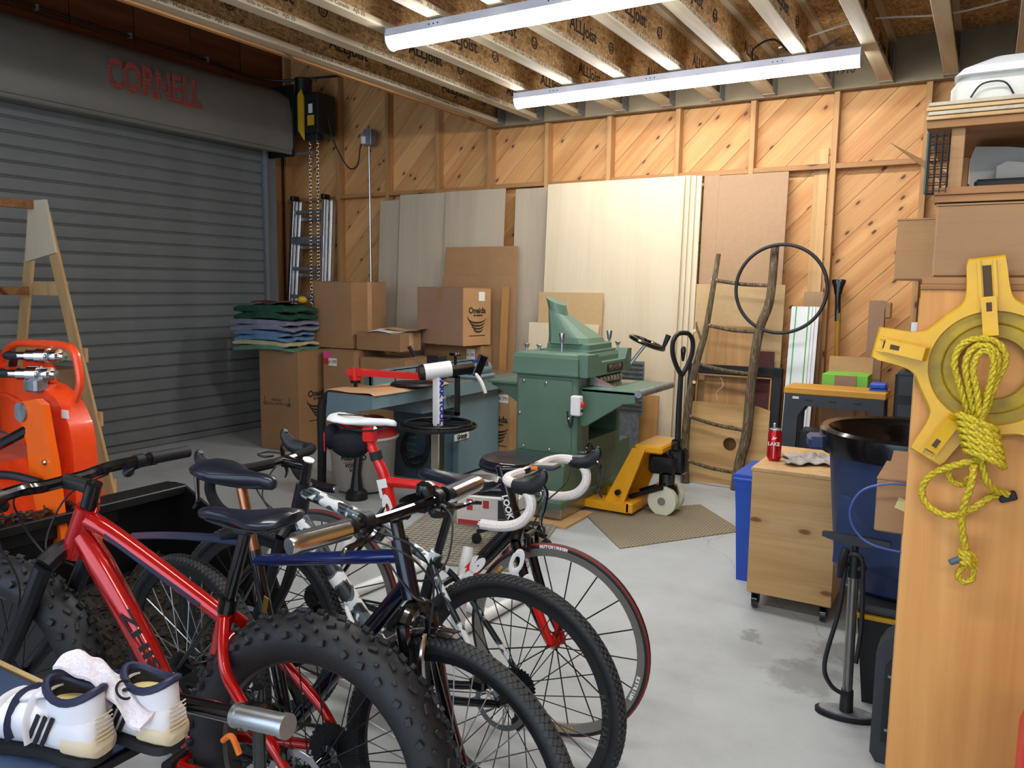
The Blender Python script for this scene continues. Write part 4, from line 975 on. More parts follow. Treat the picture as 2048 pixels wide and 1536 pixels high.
# ------------------------------------------------------------------ shop vacuum
t = thing('shop_vacuum', 'grey wet dry vacuum with red lid and black hose below the jointer table', 'vacuum', (-3.93, 4.45, 0))
b = MB(); b.lathe([(.0, .02), (.21, .02), (.225, .06), (.245, .37), (.255, .385), (.255, .40), (0, .40)], 32); tk = b.build('tank', 'vac_grey', t)
b = MB(); b.lathe([(.26, .40), (.262, .42), (.25, .44), (.21, .50), (.15, .545), (0, .56)], 32); b.build('lid', 'red_plastic', t)
b = MB(); b.torus(.258, .012, 36, 6, T(0, 0, .41) @ RX(PI/2)); b.build('rim', 'off_white', t)
a0 = -1.0
Mt = T(0, 0, 0) @ RZ(a0); text('RIDGID', .055, 'ink_black', t, Mt @ frame((.2485, -.03, .29), (0, 1, 0), (.06, 0, 1)), bold=.002)
text('POWER\nVAC', .035, 'ink_black', t, Mt @ frame((.2445, -.03, .21), (0, 1, 0), (.06, 0, 1)), bold=.001)
b = MB(); b.box((.2465, -.03, .25), (.002, .15, .006), Mt); b.build('red_line', 'ink_red', t, 0)
b = MB(); b.tube([(.14, -.21, .30), (.145, -.235, .18), (.155, -.25, .06)], [.028, .032, .05], 10, 4); b.loft([[(.155+.07*math.cos(a)*k, -.25+.07*math.sin(a)*k, z) for a in [2*PI*i/14 for i in range(14)]] for k, z in ((.8, .07), (1.1, .05), (1.15, .0))]); b.build('floor_nozzle', 'black_plastic', t)
b = MB(); b.tube([(-.38, -.05, 0), (-.38, -.04, .3), (-.40, -.02, .55), (-.38, 0, .66), (-.25, .02, .70), (-.12, .05, .60)], .034, 10, 8); b.build('hose', 'black_matte', t)
b = MB(); b.tube([(-.12, -.1, .55), (-.05, -.15, .66), (.08, -.12, .62)], .006, 6, 6); b.build('lid_cord', 'orange_plastic', t)
# ------------------------------------------------------------------ round stool, rubber mat, carpet
t = thing('shop_stool', 'round black padded shop stool behind the white handlebar', 'stool', (-2.30, 3.92, .017))
b = MB(); b.lathe([(0, .44), (.18, .44), (.205, .455), (.208, .49), (.19, .515), (.1, .523), (0, .525)], 36); b.build('seat', 'saddle_black', t)
b = MB(); b.torus(.207, .006, 36, 6, T(0, 0, .47) @ RX(PI/2)); b.build('seat_band', 'black_gloss', t)
b = MB(); b.cyl((0, 0, .12), (0, 0, .44), .025, n=12); b.build('column', 'chrome', t)
for i in range(5):
    a = 2*PI*i/5; b = MB(); b.beam((0, 0, .13), (.22*math.cos(a), .22*math.sin(a), .07), .03, .025, b=.004); lg = b.build('leg', 'black_gloss', t, 0)
    b = MB(); b.cyl((.22*math.cos(a)-.012*math.sin(a), .22*math.sin(a)+.012*math.cos(a), .03), (.22*math.cos(a)+.012*math.sin(a), .22*math.sin(a)-.012*math.cos(a), .03), .03, n=12); b.build('caster', 'black_plastic', lg)
t = thing('rubber_mat', 'grey rubber drainage mat with rows of holes on the floor', 'mat', (-2.60, 3.97, 0), .28)
b = MB(); w_, d_ = .88, 1.12; nx_, ny_ = 23, 29
for i in range(nx_+1):
    x = -w_/2+i*w_/nx_; b.bx(x-.008, -d_/2, .002, x+.008, d_/2, .014)
for j in range(ny_+1):
    y = -d_/2+j*d_/ny_; b.bx(-w_/2, y-.009, .003, w_/2, y+.009, .017)
o = b.build('mat_grid', 'tarp_grey', t, 0); o['kind'] = 'stuff'
b = MB(); b.add([(-2.22, 4.73, .012), (-1.74, 4.20, .006), (-1.22, 4.95, .006), (-1.64, 5.41, .006), (-2.22, 4.73, 0), (-1.74, 4.20, 0), (-1.22, 4.95, 0), (-1.64, 5.41, 0)], [(0, 1, 2, 3), (7, 6, 5, 4), (0, 4, 5, 1), (1, 5, 6, 2), (2, 6, 7, 3), (3, 7, 4, 0)])
tag(b.build('floor_rug', 'rug_ribs', None, 0), 'brown ribbed entrance mat on the concrete in front of the pallet jack', 'mat')
# low carton with red print behind the bikes
t = thing('printed_carton', 'white and red printed carton lying on the rubber mat', 'box', (-2.62, 4.18, .019), .2)
b = MB(); b.bx(-.2, -.1, 0, .2, .1, .19, .003); b.build('carton_body', 'paper', t, 0)
for (x0, x1, z0, z1, m) in ((-.19, .19, .005, .035, 'carton_red'), (-.13, -.09, .10, .17, 'carton_red'), (-.02, .02, .12, .17, 'carton_red'), (.08, .15, .03, .18, 'tool_case')):
    b = MB(); b.bx(x0, -.102, z0, x1, -.1, z1); b.build('print_patch', m, t, 0)
# ================================================================== RIGHT SIDE
t = thing('rolling_cabinet', 'plywood cabinet on black casters with soda can on top', 'cabinet', (-.70, 4.02, 0))
b = MB(); b.bx(-.185, -.30, .085, .195, .31, .675, .002); b.build('carcass', 'fir_ply_pale', t, 0)
b = MB(); b.bx(-.19, -.305, .675, .20, .315, .693, .002); b.build('top', 'maple_ply', t, 0)
for x in (-.15, .16):
    for y in (-.26, .27):
        b = MB(); b.bx(x-.025, y-.025, .078, x+.025, y+.025, .085).bx(x-.018, y-.012, .03, x-.014, y+.012, .08).bx(x+.014, y-.012, .03, x+.018, y+.012, .08); cs = b.build('caster', 'dark_steel', t, 0)
        b = MB(); b.cyl((x-.012, y, .033), (x+.012, y, .033), .033, n=18); b.build('wheel', 'black_gloss', cs)
t = thing('drink_can', 'tall red drink can standing on the plywood cabinet', 'can', (-.835, 3.93, .694))
b = MB(); b.lathe([(0, 0), (.024, 0), (.033, .012), (.033, .135), (.026, .152)], 24, caps=False); cb = b.build('can_body', 'can_red', t)
b = MB(); b.lathe([(.027, .150), (.0275, .156), (.025, .157), (.0245, .152), (0, .151)], 24); b.build('lid', 'alu', t)
b = MB(); b.box((-.005, 0, .168), (.012, .004, .03), b=.002); b.build('pull_tab', 'alu', t, 0)
text('LAKE', .024, 'ink_white', t, T(0, 0, 0) @ RZ(.10) @ frame((0, -.0334, .085), (1, 0, 0), (0, 0, 1)), bold=.0006)
b = MB(); b.prism([(-.012, .0), (.006, .004), (.014, .014), (.0, .012), (-.004, .02), (-.006, .012)], .0006, RZ(.10) @ frame((0, -.0334, .105), (1, 0, 0), (0, 0, 1))); b.build('emblem', 'ink_white', t, 0)
b = MB(); b.prism([(-.001, .0), (.001, .0), (.001, .06), (-.001, .06)], .0006, RZ(.10) @ frame((0, -.0334, .015), (1, 0, 0), (0, 0, 1))); b.build('print_line', 'ink_white', t, 0)
b = MB()
def ragf(u, v):
    a = u-.5; c = v-.5; r = math.hypot(a, c)
    return (a*.27*(1+.15*math.sin(9*v)), c*.22*(1+.2*math.sin(7*u+1)), .012+.035*max(0, 1-2.0*r)*(.7+.5*math.sin(17*u)*math.cos(13*v+1))+.006*math.sin(23*u+9*v)+.004)
b.sheet(ragf, 34, 30, .004); o = b.build('cleaning_rag', 'rag'); o.location = (-.655, 3.99, .694); o.rotation_euler = (0, 0, .3); tag(o, 'crumpled grey rag lying on the plywood cabinet beside the can', 'rag')
t = thing('recycling_bin', 'narrow blue plastic recycling bin beside the plywood cabinet', 'bin', (-.978, 4.25, 0))
b = MB(); b.loft([[(-.05-d, -.17-d, z), (.05+d, -.17-d, z), (.05+d, .17+d, z), (-.05-d, .17+d, z)] for z, d in ((0, 0), (.5, .02), (.5, .03), (.57, .032))]); b.loft([[(-.05-d, -.17-d, z), (.05+d, -.17-d, z), (.05+d, .17+d, z), (-.05-d, .17+d, z)] for z, d in ((.572, .026), (.2, .005))], True); b.build('bin_body', 'bin_blue', t, .3)
b = MB(); b.bx(-.084, -.205, .535, .084, .205, .555, .004); b.build('rim', 'bin_blue', t, 0)
# folding sawhorse bench
t = thing('sawhorse_bench', 'folding black plastic sawhorse bench with worn yellow wood top', 'workbench', (-.80, 5.55, 0))
b = MB(); b.bx(-.31, -.14, .845, .31, .14, .89, .006); b.build('top', 'ash_handle', t, .3).data.materials[0] = wood('worn_top', 'd09a3e', 'b07a28', 'X', 1.0, .6)
for y in (-.12, .10):
    for (x0, x1) in ((-.30, -.21), (.21, .30)):
        b = MB(); s = -1 if x0 < 0 else 1; b.prism([(x0, .83), (x1, .83), (x1-.0+s*.02, 0), (x0+s*.03, 0)], .03, Matrix(((1, 0, 0, 0), (0, 0, 1, y-.02), (0, 1, 0, 0), (0, 0, 0, 1)))); b.build('leg', 'tool_case', t, 0)
    b = MB(); b.prism([(-.30, .845), (.30, .845), (.30, .74), (.22, .77), (-.17, .77), (-.215, .70), (-.30, .70)], .034, Matrix(((1, 0, 0, 0), (0, 0, 1, y-.022), (0, 1, 0, 0), (0, 0, 0, 1)))); b.build('apron', 'tool_case', t, 0)
b = MB(); b.bx(-.24, -.1, .36, .24, .1, .39, .004); b.build('lower_shelf', 'tool_case', t, 0)
b = MB(); b.bx(-.21, -.09, .39, .20, .09, .60, .008); b.build('storage_tray', 'black_plastic', t, 0)
for x in (-.15, .0, .15):
    b = MB(); b.bx(x-.022, -.145, .808, x+.022, -.141, .814); b.build('slot', 'black_matte', t, 0)
b = MB(); b.bx(-.25, -.146, .815, -.21, -.142, .83); b.build('label', 'paper', t, 0)
b = MB(); b.bx(-.10, -.06, 0, .0, .06, .012).bx(-.10, -.06, .012, .0, .06, .05, .01); o = b.build('blue_case', 'bin_blue', None, 0); o.location = (-.50, 5.56, .891); tag(o, 'small blue plastic case on the end of the sawhorse bench', 'case')
t = thing('tool_cabinet', 'dark grey tool cabinet behind the big blue barrel', 'cabinet', (-.21, 4.75, 0))
b = MB(); b.bx(-.17, -.15, 0, .2, .15, 1.10, .01); b.build('cabinet_body', 'black_plastic', t, 0)
b = MB(); b.bx(-.15, -.154, .98, .18, -.15, 1.08, .0).bx(-.15, -.154, .82, .18, -.15, .93); b.build('drawer_front', 'tool_case', t, 0)['kind'] = 'stuff'
t = thing('glue_bottle', 'dark bottle with white cap on the tool cabinet behind the yellow winder', 'bottle', (-.30, 4.72, 1.10))
b = MB(); b.lathe([(0, 0), (.045, 0), (.05, .02), (.05, .11), (.03, .15), (.022, .2)], 18); b.build('bottle_body', 'tool_case', t)
b = MB(); b.lathe([(.03, .2), (.032, .205), (.03, .26), (0, .262)], 16); b.build('cap', 'white_plastic', t)
# barrel on the black tote
t = thing('storage_tote', 'black storage tote with yellow lid stripe under the blue barrel', 'tote', (-.05, 3.33, 0))
b = MB(); b.loft([[(-.24-d, -.26-d, z), (.30+d, -.26-d, z), (.30+d, .27+d, z), (-.24-d, .27+d, z)] for z, d in ((0, 0), (.335, .03))]); b.build('tote_body', 'tote_black', t, .3)
b = MB(); b.bx(-.285, -.305, .335, .345, .315, .352, .003); b.build('lid_band', 'neon_yellow', t, 0).data.materials[0] = MAT['yellow_plastic']
b = MB(); b.bx(-.28, -.30, .352, .34, .31, .385, .012); b.build('lid', 'tool_case', t, .3)
b = MB(); b.bx(-.03, -.312, .33, .10, -.30, .385, .004); b.build('latch', 'tool_case', t, 0)
t = thing('trash_barrel', 'large dark blue round plastic barrel lined with a black bag', 'barrel', (-.205, 3.34, .386))
b = MB(); b.lathe([(0, 0), (.215, 0), (.24, .02), (.245, .05), (.292, .56), (.312, .565), (.315, .60), (.30, .60), (.285, .54), (.24, .06), (0, .05)], 44); b.build('barrel_body', 'barrel_blue', t)
b = MB(); b.lathe([(.268, .50), (.280, .58), (.296, .606), (.318, .612), (.328, .60), (.329, .545), (.326, .52)], 44, caps=False); b.lathe([(0, .2), (.225, .22), (.248, .40), (.268, .50)], 44, caps=False); bl = b.build('bin_liner', 'bag_black', t)
for s in (-1, 1):
    b = MB(); b.box((s*.335*math.cos(.25), -.335*math.sin(.25)*1, .545), (.075, .13, .05), None, .012, RZ(-s*.25)); b.build('handle', 'barrel_blue', t, .4)
b = MB(); b.box((0, 0, 0), (.12, .003, .028), RZ(.35) @ T(0, -.287, .47) @ RX(-.09), .002); b.build('raised_badge', 'barrel_blue', t, 0)
for a in (-.5, 1.2):
    b = MB(); b.box((0, 0, 0), (.30, .006, .26), RZ(a*.4-.1) @ T(0, -.262, .24) @ RX(-.09), .003); b.build('raised_panel', 'barrel_blue', t, 0); break
# floor pump
t = thing('floor_pump', 'silver bicycle floor pump with black handle in front of the barrel', 'pump', (-.325, 2.93, 0))
b = MB(); b.prism([(.105*math.cos(a), .05*math.sin(a)) for a in [2*PI*i/24 for i in range(24)]], .016, RZ(.1)); b.build('foot', 'dark_steel', t, 0)
b = MB(); b.prism([(.092*math.cos(a), .04*math.sin(a)) for a in [2*PI*i/24 for i in range(24)]], .006, T(0, 0, .016) @ RZ(.1)); b.build('foot_plate', 'galv', t, 0)
b = MB(); b.cyl((0, 0, .02), (0, 0, .10), .024, .021, n=18); b.build('collar', 'black_plastic', t)
b = MB(); b.cyl((0, 0, .08), (-.004, 0, .53), .017, n=18); b.build('barrel', 'pump_grey', t)
b = MB(); b.cyl((-.004, 0, .52), (-.005, 0, .60), .024, n=16).bx(-.045, -.02, .545, .035, .02, .565, .006); b.build('cap', 'black_plastic', t)
b = MB(); b.cyl((-.005, 0, .60), (-.006, 0, .65), .012, n=12); b.build('rod', 'black_plastic', t)
b = MB(); b.loft([[(x, -.014, z), (x, .014, z), (x, .012, z+h), (x, -.012, z+h)] for x, z, h in ((-.115, .652, .014), (-.09, .645, .022), (-.02, .634, .034), (.02, .634, .034), (.08, .644, .022), (.105, .65, .014))]); b.build('handle', 'black_plastic', t, .4)
b = MB(); b.tube([(.0, -.025, .09), (-.05, -.04, .12), (-.075, -.045, .2), (-.04, -.035, .4), (-.03, -.03, .55), (-.028, -.028, .60), (.02, -.03, .60), (.03, -.03, .5), (.035, -.035, .35), (.025, -.03, .22)], .008, 8, 6); b.build('hose', 'rubber', t)
b = MB(); b.tube([(-.045, -.03, .52), (-.04, -.035, .58), (-.03, -.03, .625)], [.012, .016, .013], 8, 4); b.build('valve_head', 'black_plastic', t)
# upright tool case
t = thing('tool_case', 'dark grey plastic tool case standing behind the plywood panel', 'case', (-.10, 2.74, 0))
b = MB(); b.prism([(-.12, .03), (-.10, .0), (.2, 0), (.2, .46), (-.04, .46), (-.10, .41), (-.12, .37)], .12, Matrix(((1, 0, 0, 0), (0, 0, 1, -.06), (0, 1, 0, 0), (0, 0, 0, 1)))); b.build('shell', 'tool_case', t, .3)
b = MB(); b.prism([(-.09, .08), (.2, .08), (.2, .38), (-.06, .38), (-.09, .33)], .012, Matrix(((1, 0, 0, 0), (0, 0, 1, -.072), (0, 1, 0, 0), (0, 0, 0, 1)))); b.build('raised_face', 'black_plastic', t, 0)
for z in (.12, .30):
    b = MB(); b.bx(-.08, -.076, z, .2, -.071, z+.008); b.build('seam', 'galv', t, 0)
t = thing('red_brush', 'bright red bristled brush resting on the tool case', 'brush', (-.085, 2.74, .461))
b = MB(); b.bx(-.08, -.03, 0, .12, .03, .02, .006); b.build('brush_back', 'red_plastic', t, 0)
b = MB()
for i in range(10):
    for j in range(3): b.cyl((-.075+i*.02, -.02+j*.02, .02), (-.08+i*.02+random.uniform(-.01, .01), -.02+j*.02, .055), .005, n=6)
b.build('bristles', 'red_plastic', t)['kind'] = 'stuff'
# ------------------------------------------------------------------ storage shelf with the plywood end panel
S = thing('storage_shelf', 'tall storage shelf with plywood front panel and lumber rails', 'shelf', (.3, 2.2, 0))
def sb(x0, y0, z0, x1, y1, z1, name, mat, bev=.001):
    b = MB(); b.bx(x0-.3, y0-2.2, z0, x1-.3, y1-2.2, z1, bev); return b.build(name, mat, S, 0)
sb(-.123, 1.95, 0, .90, 1.968, 1.520, 'front_panel', 'fir_ply')
sb(-.124, 1.945, 1.520, .90, 2.60, 1.532, 'deck', 'shelf_lumber'); sb(-.122, 1.947, 1.532, .90, 2.60, 1.547, 'deck', 'shelf_lumber')
sb(-.12, 2.10, .885, .85, 2.50, .903, 'inner_shelf', 'fir_ply')
for x in (-.12, .82):
    sb(x, 2.55, 0, x+.04, 2.59, 1.52, 'post', 'pine_stud')
    sb(x, 2.0, 0, x+.04, 2.04, 1.52, 'post', 'pine_stud')
sb(-.112, 1.96, 1.706, .9, 2.02, 1.721, 'rail', 'shelf_lumber'); sb(-.112, 1.955, 1.7215, .9, 2.02, 1.737, 'rail', 'shelf_lumber')
sb(-.113, 2.40, 1.706, .9, 2.45, 1.737, 'rail', 'shelf_lumber')
sb(-.088, 1.975, 1.737, -.062, 2.01, 1.862, 'post', 'pine_stud'); sb(.7, 1.975, 1.737, .73, 2.01, 1.862, 'post', 'pine_stud'); sb(.7, 2.40, 1.737, .73, 2.44, 1.862, 'post', 'pine_stud'); sb(-.088, 2.40, 1.737, -.062, 2.44, 1.862, 'post', 'pine_stud')
sb(-.135, 1.958, 1.862, .9, 2.46, 1.878, 'header', 'shelf_lumber')
for k in range(4):
    sb(-.137+.003*(k % 2), 1.952, 1.879+.0095*k, .9, 2.46, 1.8865+.0095*k, 'ply_layer', 'maple_ply' if k % 2 == 0 else 'flange_wood')
b = MB(); b.bx(-.16-.3, 2.50-2.2, 0, -.125-.3, 2.52-2.2, 1.50, .001); b.build('back_brace', 'maple_ply', S, 0)
t, wx, wy, h = carton('cardboard_box', 'long brown cardboard box on the storage shelf above the yellow winder', -.105, .60, 1.962, 2.37, 1.548, 1.704, 'cardboard')
b = MB(); b.box((-wx/2-.006, -wy/2+.14, .075), (.003, .28, .15), R=RZ(.06)); b.build('open_flap', 'cardboard_light', t, 0)
t, wx, wy, h = carton('cardboard_box', 'small worn cardboard box overhanging behind the long box', -.222, -.02, 2.43, 2.57, 1.548, 1.715, 'cardboard_light')
for i, (m, z) in enumerate((('ink_red', .10), ('yellow_paint', .085), ('ink_black', .05))):
    b = MB(); b.bx(-wx/2-.001, -.06, z, -wx/2, .03, z+.022); b.build('print_patch', m, t, 0)
b = MB(); b.bx(-.13, 2.40, 1.716, -.01, 2.56, 1.728, .004); tag(b.build('plastic_bag', 'clear_plastic', None, 0), 'folded clear plastic bag on the small worn box', 'bag')
b = MB(); b.prism([(-.26, 1.93), (-.02, 1.78), (-.02, 1.74), (-.10, 1.795)], .012, Matrix(((1, 0, 0, 0), (0, 0, 1, 2.50), (0, 1, 0, 0), (0, 0, 0, 1)))); tag(b.build('pointed_board', 'shelf_lumber', None, 0), 'pointed wood offcut sticking out behind the wire cage', 'board')
# wire suet cage hanging on the shelf
t = thing('wire_cage', 'small dark green wire feeder cage hanging on the shelf post', 'cage', (-.108, 1.965, 1.725))
b = MB(); b.bx(-.024, -.02, 0, -.018, .02, .128, .001); b.build('side_frame', 'machine_green_dark', t, 0)
b = MB()
for i in range(8):
    z = .004+i*.0171
    b.tube([(-.02, -.02, z), (.018, -.02, z), (.018, .02, z), (-.02, .02, z)], .0011, 5, closed=True)
for x in (-.02, -.007, .006, .018):
    for y in (-.02, .02): b.tube([(x, y, 0), (x, y, .128)], .0011, 5)
for y in (-.007, .007): b.tube([(-.02, y, 0), (.018, y, 0)], .0011, 5)
b.build('wire_mesh', 'black_matte', t)['kind'] = 'stuff'
# white tote on top, grey covers inside
t = thing('white_tote', 'upturned white plastic tote lid on top of the storage shelf', 'tote', (.3, 2.25, 1.917))
def rr(x0, x1, y0, y1, z, r=.03, n=5):
    pts = []
    for (cx, cy, a0) in ((x1-r, y1-r, 0), (x0+r, y1-r, PI/2), (x0+r, y0+r, PI), (x1-r, y0+r, 1.5*PI)):
        for i in range(n+1): a = a0+PI/2*i/n; pts.append((cx+r*math.cos(a), cy+r*math.sin(a), z))
    return pts
b = MB(); b.loft([rr(-.40, .5, -.2, .2, 0), rr(-.40, .5, -.2, .2, .045), rr(-.38, .5, -.19, .19, .075)]); b.build('tote_body', 'off_white', t, .5)
b = MB(); b.loft([rr(-.395, .5, -.21, .21, .07), rr(-.38, .5, -.21, .21, .085), rr(-.33, .5, -.19, .19, .105), rr(-.25, .5, -.15, .15, .115)]); b.build('tote_lid', 'white_plastic', t, .5)
b = MB(); b.tube([(-.36, -.205, .02), (-.34, -.212, .045), (-.30, -.214, .045), (-.28, -.205, .02)], .002, 5, 5); b.build('wire_handle', 'dark_steel', t)
t = thing('tool_shroud', 'dusty grey plastic machine shroud on the storage shelf', 'shroud', (.12, 2.1, 1.738))
b = MB(); b.prism([(-.17, .0), (.3, 0), (.3, .05), (.1, .07), (.02, .085), (-.10, .105), (-.165, .11), (-.175, .08)], .14, Matrix(((1, 0, 0, 0), (0, 0, 1, .05), (0, 1, 0, 0), (0, 0, 0, 1)))); b.build('shroud_body', 'tarp_grey', t, .3)
b = MB(); b.prism([(-.12, .02), (.3, .0), (.3, .03), (.0, .05), (-.10, .065), (-.12, .055)], .05, Matrix(((1, 0, 0, 0), (0, 0, 1, -.01), (0, 1, 0, 0), (0, 0, 0, 1)))); b.build('shroud_front', 'tarp_grey', t, .3)
b = MB(); b.bx(-.16, -.07, .0, .2, -.015, .022, .006); b.build('vent_strip', 'black_matte', t, 0)
b = MB(); b.tube([(.06, 0, .09), (.05, .01, .12), (.07, 0, .14), (.10, 0, .12), (.09, .02, .09), (.06, 0, .08), (.12, 0, .1)], .003, 6, 8); b.build('loose_wire', 'black_matte', t)
# small box with blue cable behind the panel
t, wx, wy, h = carton('cardboard_box', 'small cardboard box with yellow sticky note beside the plywood panel', -.205, .03, 2.18, 2.42, .904, 1.045, 'cardboard')
b = MB(); b.box((-.045, -wy/2-.001, .075), (.05, .001, .03), R=RY(.3)); b.build('sticky_note', 'yellow_plastic', t, 0).data.materials[0] = plain('note_yellow', 'd9c884', .8)
b = MB(); b.box((0, .0, .153), (.2, .18, .004), R=RX(.25)); b.build('raised_flap', 'cardboard', t, 0)
b = MB(); b.tube([(-.08, 2.15, 1.035), (-.16, 2.15, 1.04), (-.235, 2.16, 1.01), (-.262, 2.16, .95), (-.24, 2.16, .895), (-.19, 2.15, .872), (-.10, 2.15, .868)], .003, 7, 6); tag(b.build('network_cable', 'cable_blue'), 'thin blue cable looping out beside the small cardboard box', 'cable')
# red container at the far right
t = thing('fuel_can', 'red plastic can edge standing right of the plywood panel', 'can', (.258, 1.6, 0))
b = MB(); b.loft([rr(-.15, .15, -.09, .09, z, .04) if d == 0 else rr(-.15+d, .15-d, -.09+d*.5, .09-d*.5, z, .03) for z, d in ((0, .01), (.02, 0), (.74, 0), (.86, .03), (.89, .06))]); b.build('can_body', 'red_plastic', t, .5)
b = MB(); b.cyl((.0, 0, .88), (.0, 0, .93), .03, n=14); b.build('cap', 'black_plastic', t)
# ------------------------------------------------------------------ yellow cord winder and rope
def px(u, v, y=1.93): return (.023+(u-1985)*.00098+(v-735)*.000085, y, 1.358-(v-735)*.00110)
t = thing('cord_winder', 'yellow plastic five-armed cord winder hanging on the plywood panel', 'winder', (.023, 1.94, 1.358))
angs = [math.radians(a) for a in (97, 169, 241, 313, 25)]
def rad(th):
    d = min(abs((th-a+PI) % (2*PI)-PI) for a in angs)
    if d < 1e-4: return .232
    arm = .036/math.sin(d) if d < PI/2 else 9
    if arm > .232/math.cos(d): return .232/math.cos(d)
    return (max(arm, .02)**5+.142**5)**.2 if arm < .23 else arm
N = 240; out = [2*PI*i/N for i in range(N)]
def ring(r, z): return [(r(a)*math.cos(a), r(a)*math.sin(a), z) for a in out]
Mf = frame((0, 0, 0), (1, 0, 0), (0, 0, 1))       # local: x right, y up, z towards the viewer
b = MB(); b.loft([ring(lambda a: .118, .0), ring(lambda a: rad(a), .0), ring(lambda a: rad(a), .012), ring(lambda a: rad(a)-.004, .018), ring(lambda a: .120, .018), ring(lambda a: .118, .012), ring(lambda a: .118, .0)], False, Mf); b.build('star_body', 'yellow_plastic', t, .5)
b = MB(); b.loft([ring(lambda a: .064, .002), ring(lambda a: .12, .002), ring(lambda a: .12, .010), ring(lambda a: .096, .010), ring(lambda a: .094, .014), ring(lambda a: .091, .010), ring(lambda a: .066, .012), ring(lambda a: .064, .008), ring(lambda a: .064, .002)], False, Mf); b.build('hub_disc', 'yellow_dirty', t, .5)
for i, a in enumerate(angs):
    A = Mf @ RZ(a)
    b = MB(); b.box((.172, 0, .0175), (.085, .016, .003), A); b.build('slot', 'stamp_ink', t, 0)
    b = MB(); b.box((.175, .014, .0205), (.10, .006, .006), A).box((.175, -.014, .0205), (.10, .006, .006), A); b.build('guide_ribs', 'yellow_plastic', t, 0)['kind'] = 'stuff'
    p = (.115 if i == 0 else .175)
    b = MB(); b.prism([(p-.045, .02), (p+.035, .02), (p+.035, .034), (p+.02, .036), (p-.03, .044), (p-.045, .05), (p-.052, .03)], .028, A @ Matrix(((1, 0, 0, 0), (0, 0, 1, -.014), (0, 1, 0, 0), (0, 0, 0, 1)))); ck = b.build('hook', 'yellow_plastic', t, .3)
    b = MB(); b.box((p+.012, 0, .0365), (.022, .010, .004), A); b.build('hook_window', 'stamp_ink', ck, 0)
def rope(name, pts, r, parent=None, k=8):
    P = spline(pts, k); b = MB(); L = 0; acc = [0]
    for i in range(1, len(P)): L += (P[i]-P[i-1]).length; acc.append(L)
    n = max(8, int(L/(r*1.1))); Q_ = []
    for i in range(n+1):
        s = L*i/n; j = max(q for q in range(len(acc)) if acc[q] <= s+1e-9); j = min(j, len(P)-2)
        u = (s-acc[j])/max(1e-9, acc[j+1]-acc[j]); Q_.append(P[j].lerp(P[j+1], u))
    for st in range(3):
        pp = []
        for i, q in enumerate(Q_):
            d = (Q_[min(i+1, n)]-Q_[max(i-1, 0)]).normalized(); x = d.cross(V((0, 1, 0.03))).normalized(); y = d.cross(x)
            a = 2*PI*st/3+L*i/n/(r*7)*2*PI; pp.append(q+(x*math.cos(a)+y*math.sin(a))*r*.48)
        b.tube(pp, r*.56, 6)
    return b.build(name, 'rope_yellow', parent, 1.2)
t = thing('yellow_rope', 'coiled twisted yellow rope knotted and hanging from the cord winder', 'rope', (0, 0, 0))
def RP(*uvs): return [px(u, v, y) for u, v, y in uvs]
rope('rope_loop', RP((1945, 835, 1.90), (1925, 770, 1.89), (1915, 725, 1.885), (1930, 690, 1.885), (1962, 678, 1.885), (1995, 685, 1.885), (2008, 715, 1.885), (1990, 760, 1.885), (1965, 835, 1.90)), .0075, t)
rope('rope_loop', RP((1955, 838, 1.89), (1942, 770, 1.878), (1936, 725, 1.872), (1950, 695, 1.872), (1972, 690, 1.872), (1990, 700, 1.872), (1992, 730, 1.872), (1975, 775, 1.878), (1950, 838, 1.89)), .0075, t)
rope('rope_loop', RP((1962, 840, 1.88), (1957, 780, 1.866), (1950, 735, 1.862), (1960, 705, 1.862), (1978, 700, 1.862), (1986, 730, 1.862), (1962, 840, 1.88)), .007, t)
for k in range(6):
    v0 = 828+k*13; w_ = 34+(6 if k in (2, 3) else 0); dx = k*3
    rope('rope_wrap', RP((1925+dx-w_*.1, v0+2, 1.90), (1924+dx, v0-6, 1.868), (1950+dx, v0+0, 1.855), (1975+dx+w_*.3, v0+14, 1.862), (1990+dx*.8, v0+24, 1.90)), .0085, t)
rope('rope_tail', RP((1960, 905, 1.885), (1930, 915, 1.88), (1880, 940, 1.90), (1852, 970, 1.915), (1850, 1000, 1.92), (1870, 1022, 1.92), (1905, 1028, 1.915), (1945, 1008, 1.91), (1975, 985, 1.92), (1992, 978, 1.93)), .008, t)
rope('rope_tail', RP((1962, 900, 1.88), (1972, 945, 1.89), (1990, 965, 1.91), (2012, 974, 1.93)), .008, t)
rope('rope_tail', RP((1950, 915, 1.875), (1945, 950, 1.875), (1930, 1000, 1.885), (1926, 1040, 1.90), (1932, 1085, 1.91), (1938, 1100, 1.91)), .008, t)
rope('rope_tail', RP((1900, 930, 1.91), (1905, 960, 1.925), (1930, 965, 1.925), (1936, 950, 1.91)), .007, t)
for k in range(3): rope('knot_wrap', RP((1921, 1096+k*9, 1.912), (1934, 1094+k*9, 1.895), (1950, 1102+k*9, 1.912)), .0075, t)
rope('end_loop', RP((1936, 1118, 1.912), (1921, 1132, 1.912), (1918, 1148, 1.912), (1930, 1156, 1.912), (1945, 1145, 1.912), (1946, 1128, 1.912), (1940, 1116, 1.912)), .007, t)
b = MB(); b.cyl(px(1922, 1108, 1.905), px(1903, 1116, 1.895), .007, n=10); b.build('taped_end', 'machine_blue_dark', t)
b = MB(); b.beam(px(1995, 986, 1.935), px(2028, 975, 1.94), .012, .02, b=.003); b.build('peg', 'black_matte', t, 0)
